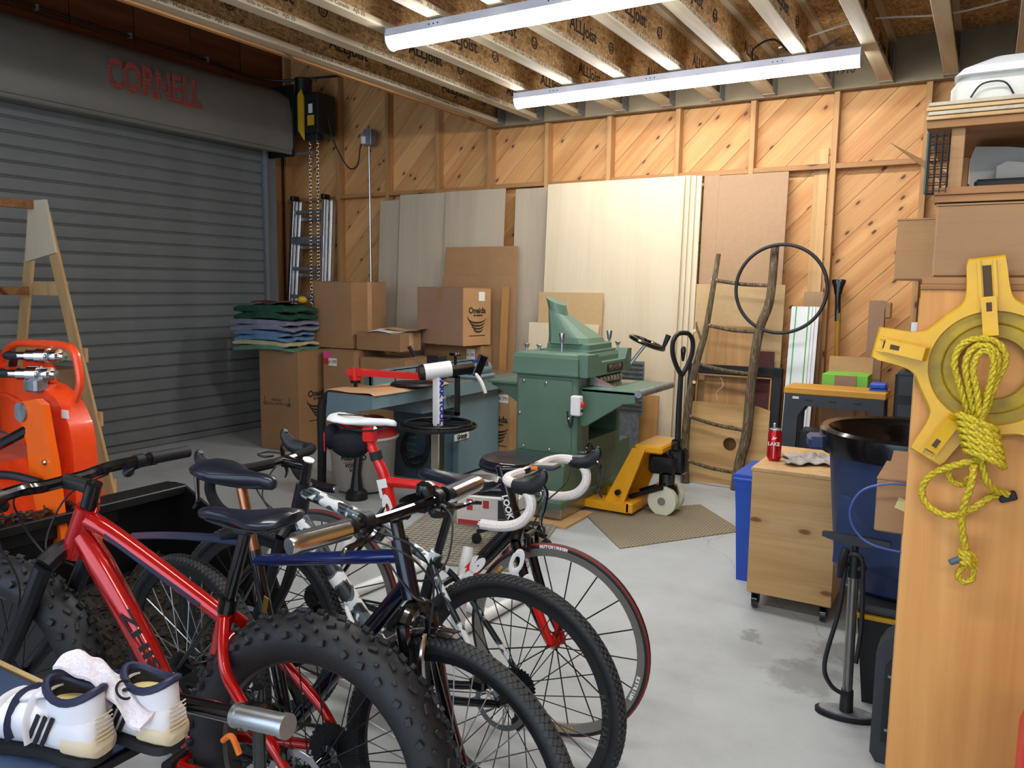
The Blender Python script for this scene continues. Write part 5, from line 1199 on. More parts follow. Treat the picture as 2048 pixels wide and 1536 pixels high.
# ================================================================== LEFT SIDE: A-FRAME, LOADER, BENCH, BIKE STAND
YM = lambda y0: Matrix(((1, 0, 0, 0), (0, 0, 1, y0), (0, 1, 0, 0), (0, 0, 0, 1)))
t = thing('a_frame_rack', 'tall pale plywood A-frame rack in front of the roll-up door', 'rack', (-5.8, 3.2, 0))
def ax(x): return x+5.8
for (y0, far) in ((0, 1), (-1.6, 0)):
    for (xb, xt, wb) in ((-5.13, -5.77, .12), (-6.47, -5.91, .12)):
        b = MB(); s = 1 if xb > -5.8 else -1
        b.prism([(ax(xb)-.065, 0), (ax(xb)+.055, 0), (ax(xt)+.055, 2.0), (ax(xt)-.055, 2.0)], .02, YM(y0)); b.build('leg', 'maple_ply', t, 0)
    b = MB(); b.prism([(-.12, 2.09), (.09, 2.09), (.185, 1.72), (-.205, 1.66)], .02, YM(y0-.021)); b.build('gusset', 'birch', t, 0)
    for (z, x0, x1) in ((1.42, -.30, .22), (.96, -.44, .42), (.52, -.56, .56), (.06, -.6, .68)):
        b = MB(); b.bx(x0, y0+.021, z, x1, y0+.04, z+.10, .002); b.build('cross_brace', 'maple_ply', t, 0)
for (x, z) in ((-.10, 2.03), (-.26, 1.42)):
    b = MB(); b.bx(x, -1.6, z, x+.05, .0, z+.06, .002); b.build('rail', 'shelf_lumber', t, 0)
b = MB(); b.bx(-6.5, 3.30, 0, -6.05, 3.6, .85, .004); tag(b.build('storage_carton', 'cardboard_grey', None, 0), 'greyish cardboard carton standing behind the plywood A-frame', 'box')
# ------------------------------------------------------------------ compact loader with bucket
Ld = thing('compact_loader', 'orange compact loader with black bucket holding mulch', 'loader', (-3.6, 1.85, 0))
def lx(pts): return [(x+3.6, z) for x, z in pts]
b = MB(); b.prism(lx([(-4.9, .28), (-3.50, .28), (-3.42, .45), (-3.46, .66), (-3.60, .74), (-4.9, .74)]), .62, YM(-.36)); b.build('body', 'orange_paint', Ld, .3)
b = MB(); b.prism(lx([(-4.9, .74), (-3.74, .74), (-3.66, .84), (-3.68, 1.30), (-4.9, 1.35)]), .24, YM(-.33)); b.build('console', 'tool_case', Ld, .3)
for y in (-.42, .30):
    b = MB(); b.prism(lx([(-4.8, 0), (-3.45, 0), (-3.32, .12), (-3.40, .30), (-4.8, .30)]), .14, YM(y)); b.build('track', 'rubber', Ld, .3)
arm = [(-4.3, .92), (-3.75, .88), (-3.52, .84), (-3.34, .74), (-3.26, .60), (-3.26, .36), (-3.12, .36), (-3.13, .86), (-3.15, .94), (-3.19, 1.0), (-3.24, 1.045), (-3.32, 1.08), (-3.55, 1.12), (-3.75, 1.15), (-4.3, 1.2)]
b = MB(); b.prism(lx(arm), .10, YM(-.05)); b.build('lift_arm', 'orange_paint', Ld, .35)
b = MB(); b.prism(lx([(-3.78, 1.02), (-3.58, 1.02), (-3.42, .98), (-3.36, .95), (-3.36, .965), (-3.42, .995), (-3.58, 1.035), (-3.78, 1.035)]), .012, YM(-.062)); b.build('arm_rib', 'orange_paint', Ld, .3)
plate = [(-3.33, 1.03), (-3.22, 1.05), (-3.17, 1.03), (-3.15, .93), (-3.12, .80), (-3.08, .42), (-3.20, .40), (-3.29, .70), (-3.30, .86), (-3.34, .95)]
b = MB(); b.prism(lx(plate), .03, YM(-.14)); pl = b.build('side_plate', 'orange_bright', Ld, .3)
b = MB(); b.cyl((.28, -.15, .99), (.28, -.06, .99), .04, n=18); b.build('pivot_pin', 'galv', pl)
b = MB(); b.sph((.43, -.145, .80), (.012, .008, .012), 8, 6); b.build('bolt', 'bright_steel', pl)
b = MB(); b.tube([(-.16, 0, 1.12), (-.10, 0, 1.20), (.0, 0, 1.245), (.18, 0, 1.255), (.36, 0, 1.255), (.43, 0, 1.235), (.455, 0, 1.17), (.46, 0, 1.10), (.42, 0, 1.03)], .0165, 10, 5); b.build('guard_loop', 'orange_paint', Ld)
b = MB(); b.prism(lx([(-3.56, 1.12), (-3.36, 1.09), (-3.36, 1.15), (-3.44, 1.20), (-3.56, 1.19)]), .03, YM(.0)); b.build('hose_bracket', 'orange_paint', Ld, .3)
for (z, y, x) in ((1.205, -.02, .20), (1.135, -.07, .22)):
    b = MB()
    M_ = frame((x, y, z), (.93, .36, .02), z=(0, 0, 1)) @ RY(PI/2)
    b.lathe([(.018, -.09), (.018, -.05), (.026, -.048), (.026, .0), (.033, .002), (.033, .05), (.024, .052), (.028, .06), (.028, .10), (.016, .102), (.016, .125), (0, .126)], 18, M_); b.build('hydraulic_coupler', 'chrome', Ld)
    b = MB(); b.tube([M_ @ V((0, 0, -.08)), M_ @ V((0, 0, -.15)), (x-.25, y+.03, z-.02), (x-.36, y+.06, z-.14)], .017, 8, 5); b.build('hydraulic_hose', 'rubber', Ld)
b = MB(); b.bx(.20, -.09, 1.06, .29, -.03, 1.12, .01); b.build('coupler_mount', 'galv', Ld, 0)
b = MB(); b.bx(.405, -.052, .965, .455, -.05, 1.0, .0); b.build('warning_sticker', 'paper', Ld, 0)
b = MB(); b.tube([(-.2, -.2, .78), (.05, -.2, .80), (.2, -.18, .86), (.29, -.12, .92)], .022, 8, 5); b.build('hydraulic_cylinder', 'black_gloss', Ld)
b = MB(); b.tube([(-.2, -.25, .72), (.1, -.24, .73), (.3, -.2, .74), (.42, -.16, .72)], .018, 8, 5); b.build('hydraulic_hose', 'rubber', Ld)
b = MB(); b.sph((-.22, -.42, 1.16), (.05, .05, .05)); b.build('throttle_knob', 'yellow_plastic', Ld)
# bucket (opens towards +X)
bp = [(.42, .60), (.46, .60), (.44, .25), (.50, .10), (.62, .045), (1.16, .03), (1.20, .0), (.60, 0), (.47, .05), (.40, .2)]
b = MB(); b.prism(bp, .86, YM(-.42)); bk_ = b.build('bucket_shell', 'bucket_black', Ld, .4)
for y in (-.42, .43):
    b = MB(); b.prism([(.42, .60), (.50, .60), (1.04, .36), (1.19, .06), (1.18, .0), (.60, .0), (.47, .05), (.40, .2)], .014, YM(y)); b.build('bucket_side', 'bucket_black', bk_, 0)
b = MB(); b.bx(.38, -.42, .56, .52, .44, .60, .004); b.build('top_lip', 'bucket_black', bk_, 0)
b = MB(); b.bx(.47, -.42, .50, .486, .12, .60, .003); b.build('attach_plate', 'bucket_black', bk_, 0)
b = MB()
def mul(u, v):
    x = .47+u*.66; y = -.40+v*.82
    return (x, y, .06+.20*(1-u)**1.2+.03*math.sin(9*v+3*u)+.012*math.sin(31*u+17*v)+.01*math.sin(53*v-21*u))
b.sheet(mul, 40, 46, .05); b.build('mulch_pile', 'soil', bk_)
b = MB()
for k in range(900):
    u, v = random.random(), random.random(); p = V(mul(u, v)); a = random.uniform(0, PI)
    b.box((p.x, p.y, p.z+.005), (random.uniform(.01, .035), random.uniform(.004, .01), .004), R=RZ(a) @ RX(random.uniform(-.6, .6)) @ RY(random.uniform(-.6, .6)))
b.build('wood_chips', 'mulch', bk_, 0)['kind'] = 'stuff'
b = MB()
for k in range(90):
    b.box((.44+random.uniform(-.05, .06), random.uniform(-.42, -.02), .603+random.uniform(0, .02)), (random.uniform(.01, .03), random.uniform(.006, .014), .006), R=RZ(random.uniform(0, 3)) @ RX(random.uniform(-.6, .6)))
b.build('dirt_crumbs', 'mulch', bk_, 0)['kind'] = 'stuff'
# ------------------------------------------------------------------ white tube stand on the floor behind the bicycles
t = thing('tube_stand', 'white steel tube stand lying on the floor behind the bicycles', 'stand', (-2.1, 2.95, 0))
for (x, y0, y1) in ((.28, -.42, .40), (-.40, -.25, .36)):
    b = MB(); b.cyl((x-.06, y0, .03), (x, y1, .03), .028, n=14); b.build('floor_tube', 'white_plastic', t)
b = MB(); b.cyl((-.38, .1, .032), (.26, -.02, .032), .024, n=12); b.build('cross_tube', 'white_plastic', t)
for x in (.24, -.42):
    b = MB(); b.tube([(x, -.25, .03), (x+.02, -.27, .16), (x+.03, -.25, .30), (x+.02, -.2, .40)], [.03, .034, .028, .022], 12, 5); b.build('upright_arm', 'white_plastic', t)
# ------------------------------------------------------------------ bench with bar, cycling shoes, sock
t = thing('padded_bench', 'low bench with dark blue vinyl top under the white shoes', 'bench', (-1.82, .68, 0))
b = MB(); b.bx(-.60, -.25, .575, .40, .235, .615, .012); b.build('pad', 'vinyl_blue', t, .4)
b = MB(); b.bx(-.60, .236, .580, .40, .25, .612, .002); b.build('edge_strip', 'tan_mdf', t, 0)
b = MB(); b.bx(-.60, -.25, .555, .40, .25, .575, .002); b.build('board', 'dark_steel', t, 0)
for x in (-.5, .3):
    for y in (-.2, .2):
        b = MB(); b.cyl((x, y, 0), (x, y, .556), .02, n=12); b.build('leg', 'black_gloss', t)
b = MB(); b.cyl((.33, .307, .635), (.60, .332, .653), .018, n=14); br = b.build('bar', 'frame_black', t)
b = MB(); b.cyl((.585, .332, .652), (.715, .344, .662), .022, n=18).cyl((.585, .332, .652), (.595, .333, .653), .025, n=18).cyl((.706, .343, .661), (.718, .344, .662), .0245, n=18); b.build('bar_sleeve', 'alu', br)
b = MB(); b.bx(.34, .24, .60, .40, .33, .612, .003).cyl((.37, .31, .60), (.37, .31, .655), .014, n=12); b.build('bar_clamp', 'galv', t, 0)
b = MB(); b.cyl((.60, .375, 0), (.60, .375, .69), .0135, n=14).cyl((.60, .375, .69), (.60, .375, .695), .014, n=14); b.build('upright_post', 'frame_black', t)
b = MB(); b.cyl((.60, .335, .652), (.60, .38, .652), .022, n=12); b.build('post_clamp', 'frame_black', t)
b = MB(); b.tube([(.16, -.06, .632), (.24, -.10, .645), (.31, -.17, .64)], [.012, .016, .010], 8, 5); b.build('clamp_lever', 'dark_steel', t)
def shoe(label, loc, rz, tilt=0.0):
    t = thing('cycling_shoe', label, 'shoe', loc, rz, 'white cycling shoes on the bench')
    def outl(k=1.0):
        c = [(-.145, 0), (-.135, .03), (-.09, .036), (-.03, .034), (.05, .046), (.10, .045), (.14, .025), (.15, 0), (.14, -.028), (.10, -.047), (.05, -.046), (-.03, -.033), (-.09, -.034), (-.135, -.028)]
        return [(x*k, y*k) for x, y in c]
    sp_ = [tuple(p)[:2] for p in spline([(x, y, 0) for x, y in outl()], 3, True)]
    b = MB(); b.prism(sp_, .016); b.build('sole', 'black_matte', t, .6)
    secs = []
    for (x, w_, h, dz) in ((-.148, .008, .03, .03), (-.143, .026, .070, .0), (-.12, .034, .082, 0), (-.085, .036, .082, 0), (-.05, .036, .082, 0), (-.01, .037, .086, 0), (.03, .043, .074, 0), (.07, .046, .060, 0), (.105, .044, .050, 0), (.132, .034, .042, 0), (.147, .016, .034, .0), (.152, .004, .024, .006)):
        ring_ = []
        for i in range(16):
            a = 2*PI*i/16; cy = math.cos(a); cz = math.sin(a)
            y = w_*math.copysign(abs(cy)**.7, cy); z = .012+dz+(h-dz)*(.5+.5*math.copysign(abs(cz)**.8, cz))
            ring_.append((x, y*(1 if cz < .3 else 1-.35*(cz-.3)), z))
        secs.append(ring_)
    b = MB(); b.loft(secs); up = b.build('upper', 'shoe_white', t, 1.2)
    b = MB(); b.loft([[(x*1.0-.0035, y*1.06, z) for x, y, z in s if True] for s in [[(p[0], p[1], .012+(p[2]-.012)*.62) for p in q] for q in secs[:4]]]); b.build('heel_counter', 'shoe_cream', t, 1.2)
    # collar opening
    col_ = [(-.088+.056*math.cos(a), .031*math.sin(a), .120+.010*math.cos(2*a)) for a in [2*PI*i/24 for i in range(24)]]
    b = MB(); b.tube(col_, .007, 8, 0, True); b.build('collar', 'shoe_navy', t)
    b = MB(); b.loft([[(x, y, z-.001) for x, y, z in col_], [(-.088+(x+.088)*1.02, y*1.10, .075) for x, y, z in col_]], False); b.build('cuff', 'shoe_white', t)
    b = MB(); b.loft([[(-.088+(x+.088)*.94, y*.92, z) for x, y, z in col_], [(-.088+(x+.088)*.84, y*.84, .0965) for x, y, z in col_]], False); b.build('lining', 'black_matte', t)
    b = MB(); b.prism([(-.088+.046*math.cos(a), .025*math.sin(a)) for a in [2*PI*i/20 for i in range(20)]], .002, T(0, 0, .0955)); b.build('insole', 'note_yellow', t, 0)
    b = MB(); b.sheet(lambda u, v: (-.045+.10*u, (v-.5)*.045*(1-.2*u), .112-.034*u+.006*math.cos((v-.5)*3)), 10, 6, .004); b.build('tongue', 'shoe_white', t)
    for i, x in enumerate((-.02, .02, .06)):
        h = (.092, .083, .068)[i]; w_ = (.040, .043, .049)[i]
        pts = [(x-.004, w_, .03), (x, w_*.97, h*.7), (x+.002, w_*.55, h+.006), (x+.004, 0, h+.011), (x+.002, -w_*.55, h+.006), (x, -w_*.97, h*.7), (x-.004, -w_, .03)]
        b = MB(); b.tube(pts, .010, 8, 4, sy=.25, up=None); b.build('strap', 'shoe_navy' if i == 1 else 'shoe_white', t)
    for i in range(3):
        for s in (-1, 1):
            b = MB(); b.beam((-.05+i*.016, s*.0395, .03), (-.075+i*.016, s*.036, .082), .007, .003, (0, 1, 0)); b.build('stripe', 'ink_black', t, 0)
    for i in range(6):
        b = MB(); b.tube([(-.149+.0, -.018, .045+i*.008), (-.152, 0, .046+i*.008), (-.149, .018, .045+i*.008)], .0015, 5, 3); b.build('heel_rib', 'shoe_cream', t)
    t.scale = (1.1, 1.1, 1.1); return t
shoe('white cycling shoe with black stripes and the sock draped over its heel', (-1.52, .78, .617), PI+.20)
shoe('white cycling shoe tucked behind the one with the sock', (-1.44, .89, .617), PI+.12)
b = MB()
def sk(u, v):
    s = u*.26; z = .125*math.cos(min(1.0, u*1.2)*1.2)+.02-.05*max(0, u-.7)
    return (s*.75-.06, (v-.5)*(.07-.02*math.sin(u*3))+.02*u, max(.008, z)+.010*math.cos((v-.5)*6)+.004*math.sin(20*u+9*v))
b.sheet(sk, 26, 12, .006); o = b.build('sport_sock', 'sock'); o.location = (-1.43, .835, .645); o.rotation_euler = (0, 0, .15); tag(o, 'white sport sock with dark emblem draped over the shoe heel', 'sock')
b = MB(); b.torus(.018, .0025, 18, 5, T(.075, .01, .096) @ RY(.9) @ RX(PI/2)).sph((.075, .01, .096), (.006, .006, .003)); b.build('sock_emblem', 'ink_black', o)
# ================================================================== BICYCLES
def gear(R, n, th, M, tooth=.004, hole=0.0):
    pts = []
    for i in range(n):
        for k, r in ((0, R-tooth), (.3, R), (.55, R), (.85, R-tooth)): a = 2*PI*(i+k)/n; pts.append((r*math.cos(a), r*math.sin(a)))
    b = MB()
    if not hole: b.prism(pts, th, M, -th/2); return b
    m = len(pts); vs = []
    for z in (-th/2, th/2): vs += [(x, y, z) for x, y in pts]+[(hole*math.cos(math.atan2(y, x)), hole*math.sin(math.atan2(y, x)), z) for x, y in pts]
    fs = []
    for i in range(m):
        j = (i+1) % m
        fs += [(i, m+i, m+j, j), (2*m+i, 2*m+j, 3*m+j, 3*m+i), (i, j, 2*m+j, 2*m+i), (m+i, 3*m+i, 3*m+j, m+j)]
    return b.add(vs, fs, M)
def wheel(par, hx, r, tr, M, kind, nsp, rimmat, tiremat='rubber', rim_h=.022, rim_w=.012, drive=0, disc=0, hubmat='frame_black', hubw=.05, spokemat='dark_steel', deep=0.0, arc=None):
    """hub centre at local (hx,0,r); M steers it; drive/disc give the side (+1 left, -1 right) or 0"""
    W = M @ T(hx, 0, r); R = r-tr                       # R = radius of the tyre section centre
    ri = R-tr*.75                                       # bead radius
    prof = [(ri-R+.006, rim_w), (ri-R-rim_h-deep, rim_w*.45), (ri-R-rim_h-deep, -rim_w*.45), (ri-R+.006, -rim_w)]
    b = MB(); b.torus(R, 0, 72, 4, W, prof=prof); rim = b.build('wheel_rim', rimmat, par, .5)
    b = MB(); b.torus(R, tr, 72, 14, W); b.build('tire', tiremat, rim)
    b = MB()
    for i in range(nsp):
        s = 1 if i % 2 else -1; a = 2*PI*i/nsp; a2 = a+(.55 if (i//2) % 2 else -.55)
        p0 = V((.022*math.cos(a2), s*hubw*.55, .022*math.sin(a2))); q = ri-rim_h-deep
        b.cyl(W @ p0, W @ V((q*math.cos(a), 0, q*math.sin(a))), .0016 if kind != 'blade' else .0024, n=5)
    b.build('spokes', spokemat, rim)['kind'] = 'stuff'
    b = MB(); h2 = hubw
    b.lathe([(.006, -h2-.012), (.010, -h2), (.024, -h2*.6), (.026, -h2*.5), (.014, -h2*.4), (.014, h2*.4), (.026, h2*.5), (.024, h2*.6), (.010, h2), (.006, h2+.012)], 18, W @ RX(PI/2)); b.build('hub', hubmat, rim)
    if kind == 'fat':
        b = MB(); rows = ((-1.15, 40, .017, .015, .013), (-.76, 40, .012, .009, .012), (-.38, 40, .022, .009, .011), (0, 40, .011, .011, .011), (.38, 40, .022, .009, .011), (.76, 40, .012, .009, .012), (1.15, 40, .017, .015, .013))
        for j, (ph, n, lt, lw, hh) in enumerate(rows):
            for i in range(n):
                a = 2*PI*(i+(.5 if j % 2 else 0)+(.15 if i % 3 == 0 else 0))/n; rr_ = tr+hh*.42
                b.box((0, 0, 0), (lw, hh, lt), W @ RY(-a) @ T(R+rr_*math.cos(ph), rr_*math.sin(ph), 0) @ RZ(ph-PI/2) @ RY((.35 if i % 2 else -.35)), .0015)
        b.build('tread_knobs', 'rubber', rim, 0)['kind'] = 'stuff'
    if kind == 'gravel':
        b = MB()
        for j, ph in enumerate((-1.0, -.62, -.25, .25, .62, 1.0)):
            n = 110
            for i in range(n):
                a = 2*PI*(i+(.5 if j % 2 else 0))/n; rr_ = tr+.0012
                b.box((0, 0, 0), (.006, .0035, .010), W @ RY(-a) @ T(R+rr_*math.cos(ph), rr_*math.sin(ph), 0) @ RZ(ph-PI/2))
        b.build('tread_knobs', 'rubber_grey', rim, 0)['kind'] = 'stuff'
    if kind == 'chevron':
        b = MB()
        for i in range(120):
            a = 2*PI*i/120
            for s in (-1, 1):
                for ph in (.18, .55, .92):
                    rr_ = tr+.0008
                    b.box((0, 0, 0), (.009, .003, .013), W @ RY(-a-ph*.05) @ T(R+rr_*math.cos(ph*s), rr_*math.sin(ph*s), 0) @ RZ(ph*s-PI/2) @ RY(.6*s))
        b.build('tread_ribs', 'rubber_grey', rim, 0)['kind'] = 'stuff'
    if kind == 'blade':
        for s in (-1, 1):
            b = MB(); b.torus(R, 0, 72, 4, W, prof=[(tr*math.cos(p)*1.03, s*tr*math.sin(p)*1.03) for p in (.45, .75, 1.0, 1.0)]+[(tr*.9*math.cos(p), s*tr*.9*math.sin(p)) for p in (1.0, .45)]); b.build('tread_stripe', 'tread_red', rim)
    if arc:
        for body, a0, rad_, size, mat, s in arc:
            for i, ch in enumerate(body):
                if ch == ' ': continue
                a = a0+i*size*.8/rad_*s; yy = tr*.95 if rad_ > ri else rim_w*.80
                text(ch, size, mat, rim, W @ RY(-a) @ T(rad_, s*yy, 0) @ frame((0, 0, 0), (0, 0, s), (1, 0, 0)), bold=.001)
    if disc:
        b = MB(); b.torus(.075, 0, 48, 4, W @ T(0, disc*(hubw-.006), 0), prof=[(.008, .001), (-.008, .001), (-.008, -.001), (.008, -.001)])
        for i in range(6):
            a = 2*PI*i/6; b.beam(W @ V((.02*math.cos(a), disc*(hubw-.006), .02*math.sin(a))), W @ V((.068*math.cos(a+.4), disc*(hubw-.006), .068*math.sin(a+.4))), .008, .002)
        b.build('brake_rotor', 'steel', rim)
    if drive:
        for i in range(7):
            g = gear(.026+.0052*i if kind != 'fat' else .028+.0075*i, 12+3*i, .0022, W @ T(0, drive*(hubw-.004-.0045*i+.012), 0) @ RX(PI/2), .0045); g.build('sprocket', 'dark_steel', rim, 0)
    return rim
def drop_bar(par, c, M, tape, hoodmat='black_plastic', reach=.085):
    c = V(c)
    b = MB(); b.tube([M @ (c+V(p)) for p in ((0, -.13, 0), (0, 0, 0), (0, .13, 0))], [.012, .0158, .012], 10, 4); hb = b.build('handlebar', 'frame_black', par)
    for s in (-1, 1):
        side = [(0, .06, 0), (.005, .15, .004), (.03, .195, .004), (.075, .208, -.002), (.112, .21, -.03), (.115, .21, -.075), (.08, .212, -.118), (.02, .214, -.138), (-.055, .216, -.142)]
        b = MB(); b.tube([M @ (c+V((x, s*y, z))) for x, y, z in side], .0165, 10, 6); b.build('bar_tape', tape, hb)
        b = MB(); e = c+V((-.055, s*.216, -.142)); b.cyl(M @ e, M @ (e+V((-.006, 0, 0))), .0165, n=12); b.build('bar_plug', 'bright_steel', hb)
        b = MB(); b.tube([M @ (c+V((x, s*.209, z))) for x, z in ((.055, -.004), (.09, -.004), (.125, .004), (.150, .028), (.155, .046), (.150, .055))], [.019, .023, .022, .018, .015, .008], 10, 5, sy=1.15); hd = b.build('brake_hood', hoodmat, hb)
        b = MB(); b.tube([M @ (c+V((x, s*y, z))) for x, y, z in ((.148, .209, .022), (.168, .21, -.01), (.165, .215, -.06), (.158, .222, -.10), (.17, .228, -.125))], [.008, .011, .009, .007, .005], 8, 5, sy=.7); b.build('brake_lever', 'frame_black', hd)
    return hb
def flat_bar(par, c, M, w_, back, rise, gripmat, griplen, endmat=None, tr=.0145):
    c = V(c)
    pts = [(0, 0, 0), (0, .06, 0), (.0, .11, rise*.4), (-back*.3, w_*.45, rise), (-back, w_, rise)]
    P = [(x, -y, z) for x, y, z in pts[::-1]]+pts[1:]
    b = MB(); b.tube([M @ (c+V(p)) for p in P], tr, 10, 5); hb = b.build('handlebar', 'frame_black', par)
    for s in (-1, 1):
        d = (V((-back, s*w_, rise))-V((-back*.3, s*w_*.45, rise))).normalized(); e = V((-back, s*w_, rise))
        a0 = M @ (c+e-d*griplen); a1 = M @ (c+e)
        b = MB(); b.cyl(a0, a1, .0185, n=14).cyl(a0, a0+(a1-a0)*.06, .021, n=14); gp = b.build('grip', gripmat, hb)
        if endmat:
            b = MB(); dn = M.to_3x3() @ V((.006, 0, -.006)); b.tube([a0+(a1-a0)*.15+dn, a1+dn, a1+(a1-a0)*.10+dn], [.021, .022, .014], 12, 4); b.build('grip_band', endmat, gp)
            b = MB()
            for i in range(9):
                q = a0+(a1-a0)*(.12+.09*i)-dn*.9; b.beam(q-(a1-a0)*.02, q+(a1-a0)*.02, .026, .006, (0, 0, 1), .002)
            b.build('grip_ribs', 'rubber_grey', gp, 0)['kind'] = 'stuff'
        # lever and clamp
        k0 = c+e-d*(griplen+.035)
        b = MB(); b.cyl(M @ (k0-d*.012), M @ (k0+d*.012), .021, n=14); cl = b.build('lever_clamp', 'black_plastic', hb)
        b = MB(); b.tube([M @ (k0+V(p)) for p in ((0, 0, -.012), (.028, s*.01, -.022), (.04, s*.05, -.026), (.036, s*.10, -.03), (.05, s*.125, -.034))], [.010, .010, .007, .006, .005], 8, 5); b.build('brake_lever', 'frame_black', cl)
        b = MB(); b.tube([M @ (k0+V(p)) for p in ((.0, -s*.02, -.016), (.015, -s*.03, -.03), (.03, 0, -.038))], [.008, .014, .010], 8, 4); b.build('shifter', 'black_plastic', cl)
    return hb
def saddle(par, tail, nose, z, zt, mat, w_=.068, railmat='dark_steel', channel=False, thick=.032):
    """loft from tail (x) to nose (x), top heights zt at tail, z at nose"""
    secs = []
    for u, wd, th, dz in ((0, .50, .5, -.004), (.05, .86, .9, 0), (.18, 1.0, 1.0, .0), (.34, .88, 1.0, -.005), (.5, .52, 1.0, -.008), (.68, .32, .95, -.006), (.86, .25, .85, -.003), (.96, .20, .7, -.006), (1.0, .10, .4, -.012)):
        x = tail+(nose-tail)*u; zz = zt+(z-zt)*u+dz; s = []
        for i in range(16):
            a = 2*PI*i/16; cy, cz = math.cos(a), math.sin(a)
            y = w_*wd*math.copysign(abs(cy)**.75, cy); zz2 = (0 if cz >= 0 else cz*thick*th)-(abs(cy)**2.2)*.012*wd+(.006*cz if cz > 0 else 0)
            if channel and abs(cy) < .3 and cz > 0: zz2 -= .009
            s.append((x, y, zz+zz2))
        secs.append(s)
    b = MB(); b.loft(secs); sd = b.build('saddle', mat, par, 1.2)
    f = 1 if nose > tail else -1; L = abs(nose-tail)
    for s in (-1, 1):
        b = MB(); b.tube([(tail+f*L*.12, s*.028, zt-.028), (tail+f*L*.3, s*.022, zt-.047), (tail+f*L*.62, s*.022, zt-.047), (tail+f*L*.9, s*.010, z-.026)], .0036, 6, 5); b.build('saddle_rail', railmat, sd)
    return sd
def crank(par, bb, side, ringr, teeth, mat='frame_black', ang=.6, pedal='dark_steel', w_=.05):
    x, z = bb
    b = MB(); b.cyl((x, -w_-.02, z), (x, w_+.02, z), .02, n=14); b.build('bottom_bracket', 'dark_steel', par)
    g = gear(ringr, teeth, .003, T(x, side*(w_+.012), z) @ RX(PI/2), .004, ringr*.72); cr = g.build('chainring', 'dark_steel', par, 0)
    b = MB()
    for i in range(5): a = 2*PI*i/5+ang; b.beam((x, side*(w_+.014), z), (x+ringr*.75*math.cos(a), side*(w_+.014), z+ringr*.75*math.sin(a)), .016, .006, (0, 1, 0))
    b.build('crank_spider', mat, cr)
    for s, a in ((side, ang), (-side, ang+PI)):
        e = V((x+.17*math.cos(a), s*(w_+.035), z+.17*math.sin(a)))
        b = MB(); b.beam((x, s*(w_+.022), z), e, .014, .028, (0, 1, 0), .004); b.build('crank_arm', mat, par, .3)
        b = MB(); b.box((e.x, e.y+s*.055, e.z), (.085, .07, .018), b=.005).cyl(e, e+V((0, s*.03, 0)), .008, n=8); b.build('pedal', pedal, par, 0)
def chain_line(par, bb, ringr, r, cr, side, w_):
    x, z = bb; y = side*(w_+.012); top, bot = [], []
    for i in range(2):
        sg = 1 if i == 0 else -1; b = MB(); n = 34
        for k in range(n+1):
            u = k/n; p = V((x*(1-u), y-side*.006*u, (z+sg*ringr)*(1-u)+(r+sg*cr-(.03 if sg < 0 else 0))*u))
            b.box(p, (.013, .006, .007))
        b.build('chain_run', 'dark_steel', par, 0)['kind'] = 'stuff'
    b = MB(); b.box((.01, y-side*.006, r-cr-.05), (.022, .012, .09), b=.004).cyl((.01, y-.006, r-cr-.09), (.01, y+.006, r-cr-.09), .022, n=14).cyl((-.005, y+side*.01, r-.03), (.02, y+side*.016, r-cr-.02), .013, n=10); b.build('derailleur', 'frame_black', par)
def tubes(par, name, mat, *segs, n=12):
    b = MB()
    for pts, r, sy, k in segs: b.tube(pts, r, n, k, sy=sy, up=(0, 1, 0) if sy != 1 else None)
    return b.build(name, mat, par)
def fork(par, hx, r, crown, M, sp, mat, rad_=.016, bend=.03, mat2=None):
    cx, cz = crown
    b = MB(); b.tube([M @ V((cx, -sp, cz)), M @ V((cx-.004, -sp*.5, cz+.022)), M @ V((cx-.006, 0, cz+.028)), M @ V((cx-.004, sp*.5, cz+.022)), M @ V((cx, sp, cz))], rad_*1.15, 10, 4); fk = b.build('fork_crown', mat, par)
    for s in (-1, 1):
        mid = V((cx+(hx-cx)*.55-bend*.5, s*sp, cz+(r-cz)*.6))
        b = MB(); b.tube([M @ V((cx, s*sp, cz)), M @ mid, M @ V((hx-.004, s*sp*.98, r))], [rad_, rad_*.9, rad_*.6], 10, 6); b.build('fork_leg', mat, par)
        if mat2:
            b = MB(); b.tube([M @ V((cx+(hx-cx)*u-bend*.4*(1-abs(2*u-1)), s*sp, cz+(r-cz)*u)) for u in (.55, .7, .85, 1.0)], [rad_*.97, rad_*.92, rad_*.85, rad_*.7], 10, 3); b.build('fork_tip', mat2, par)
    return fk
def cableline(par, pts, r=.0026, mat='rubber'):
    b = MB(); b.tube(pts, r, 6, 7); b.build('cable', mat, par)
I4 = Matrix.Identity(4)
def steer(p, a): return T(p[0], 0, 0) @ RZ(a) @ T(-p[0], 0, 0)
def dirs(a, b_): d = V((b_[0]-a[0], 0, b_[1]-a[1])); return d.normalized()
def letters(par, body, a, b_, lat, size, mat, up, sx=1.0, bold=.002):
    """lettering along the tube from a to b (x,z) on the side at y=lat"""
    a, b_ = V((a[0], lat, a[1])), V((b_[0], lat, b_[1])); m = (a+b_)/2
    return text(body, size, mat, par, frame(m, b_-a, up), sx=sx, bold=bold, ext=.0012)
GB = 'bicycles standing side by side'
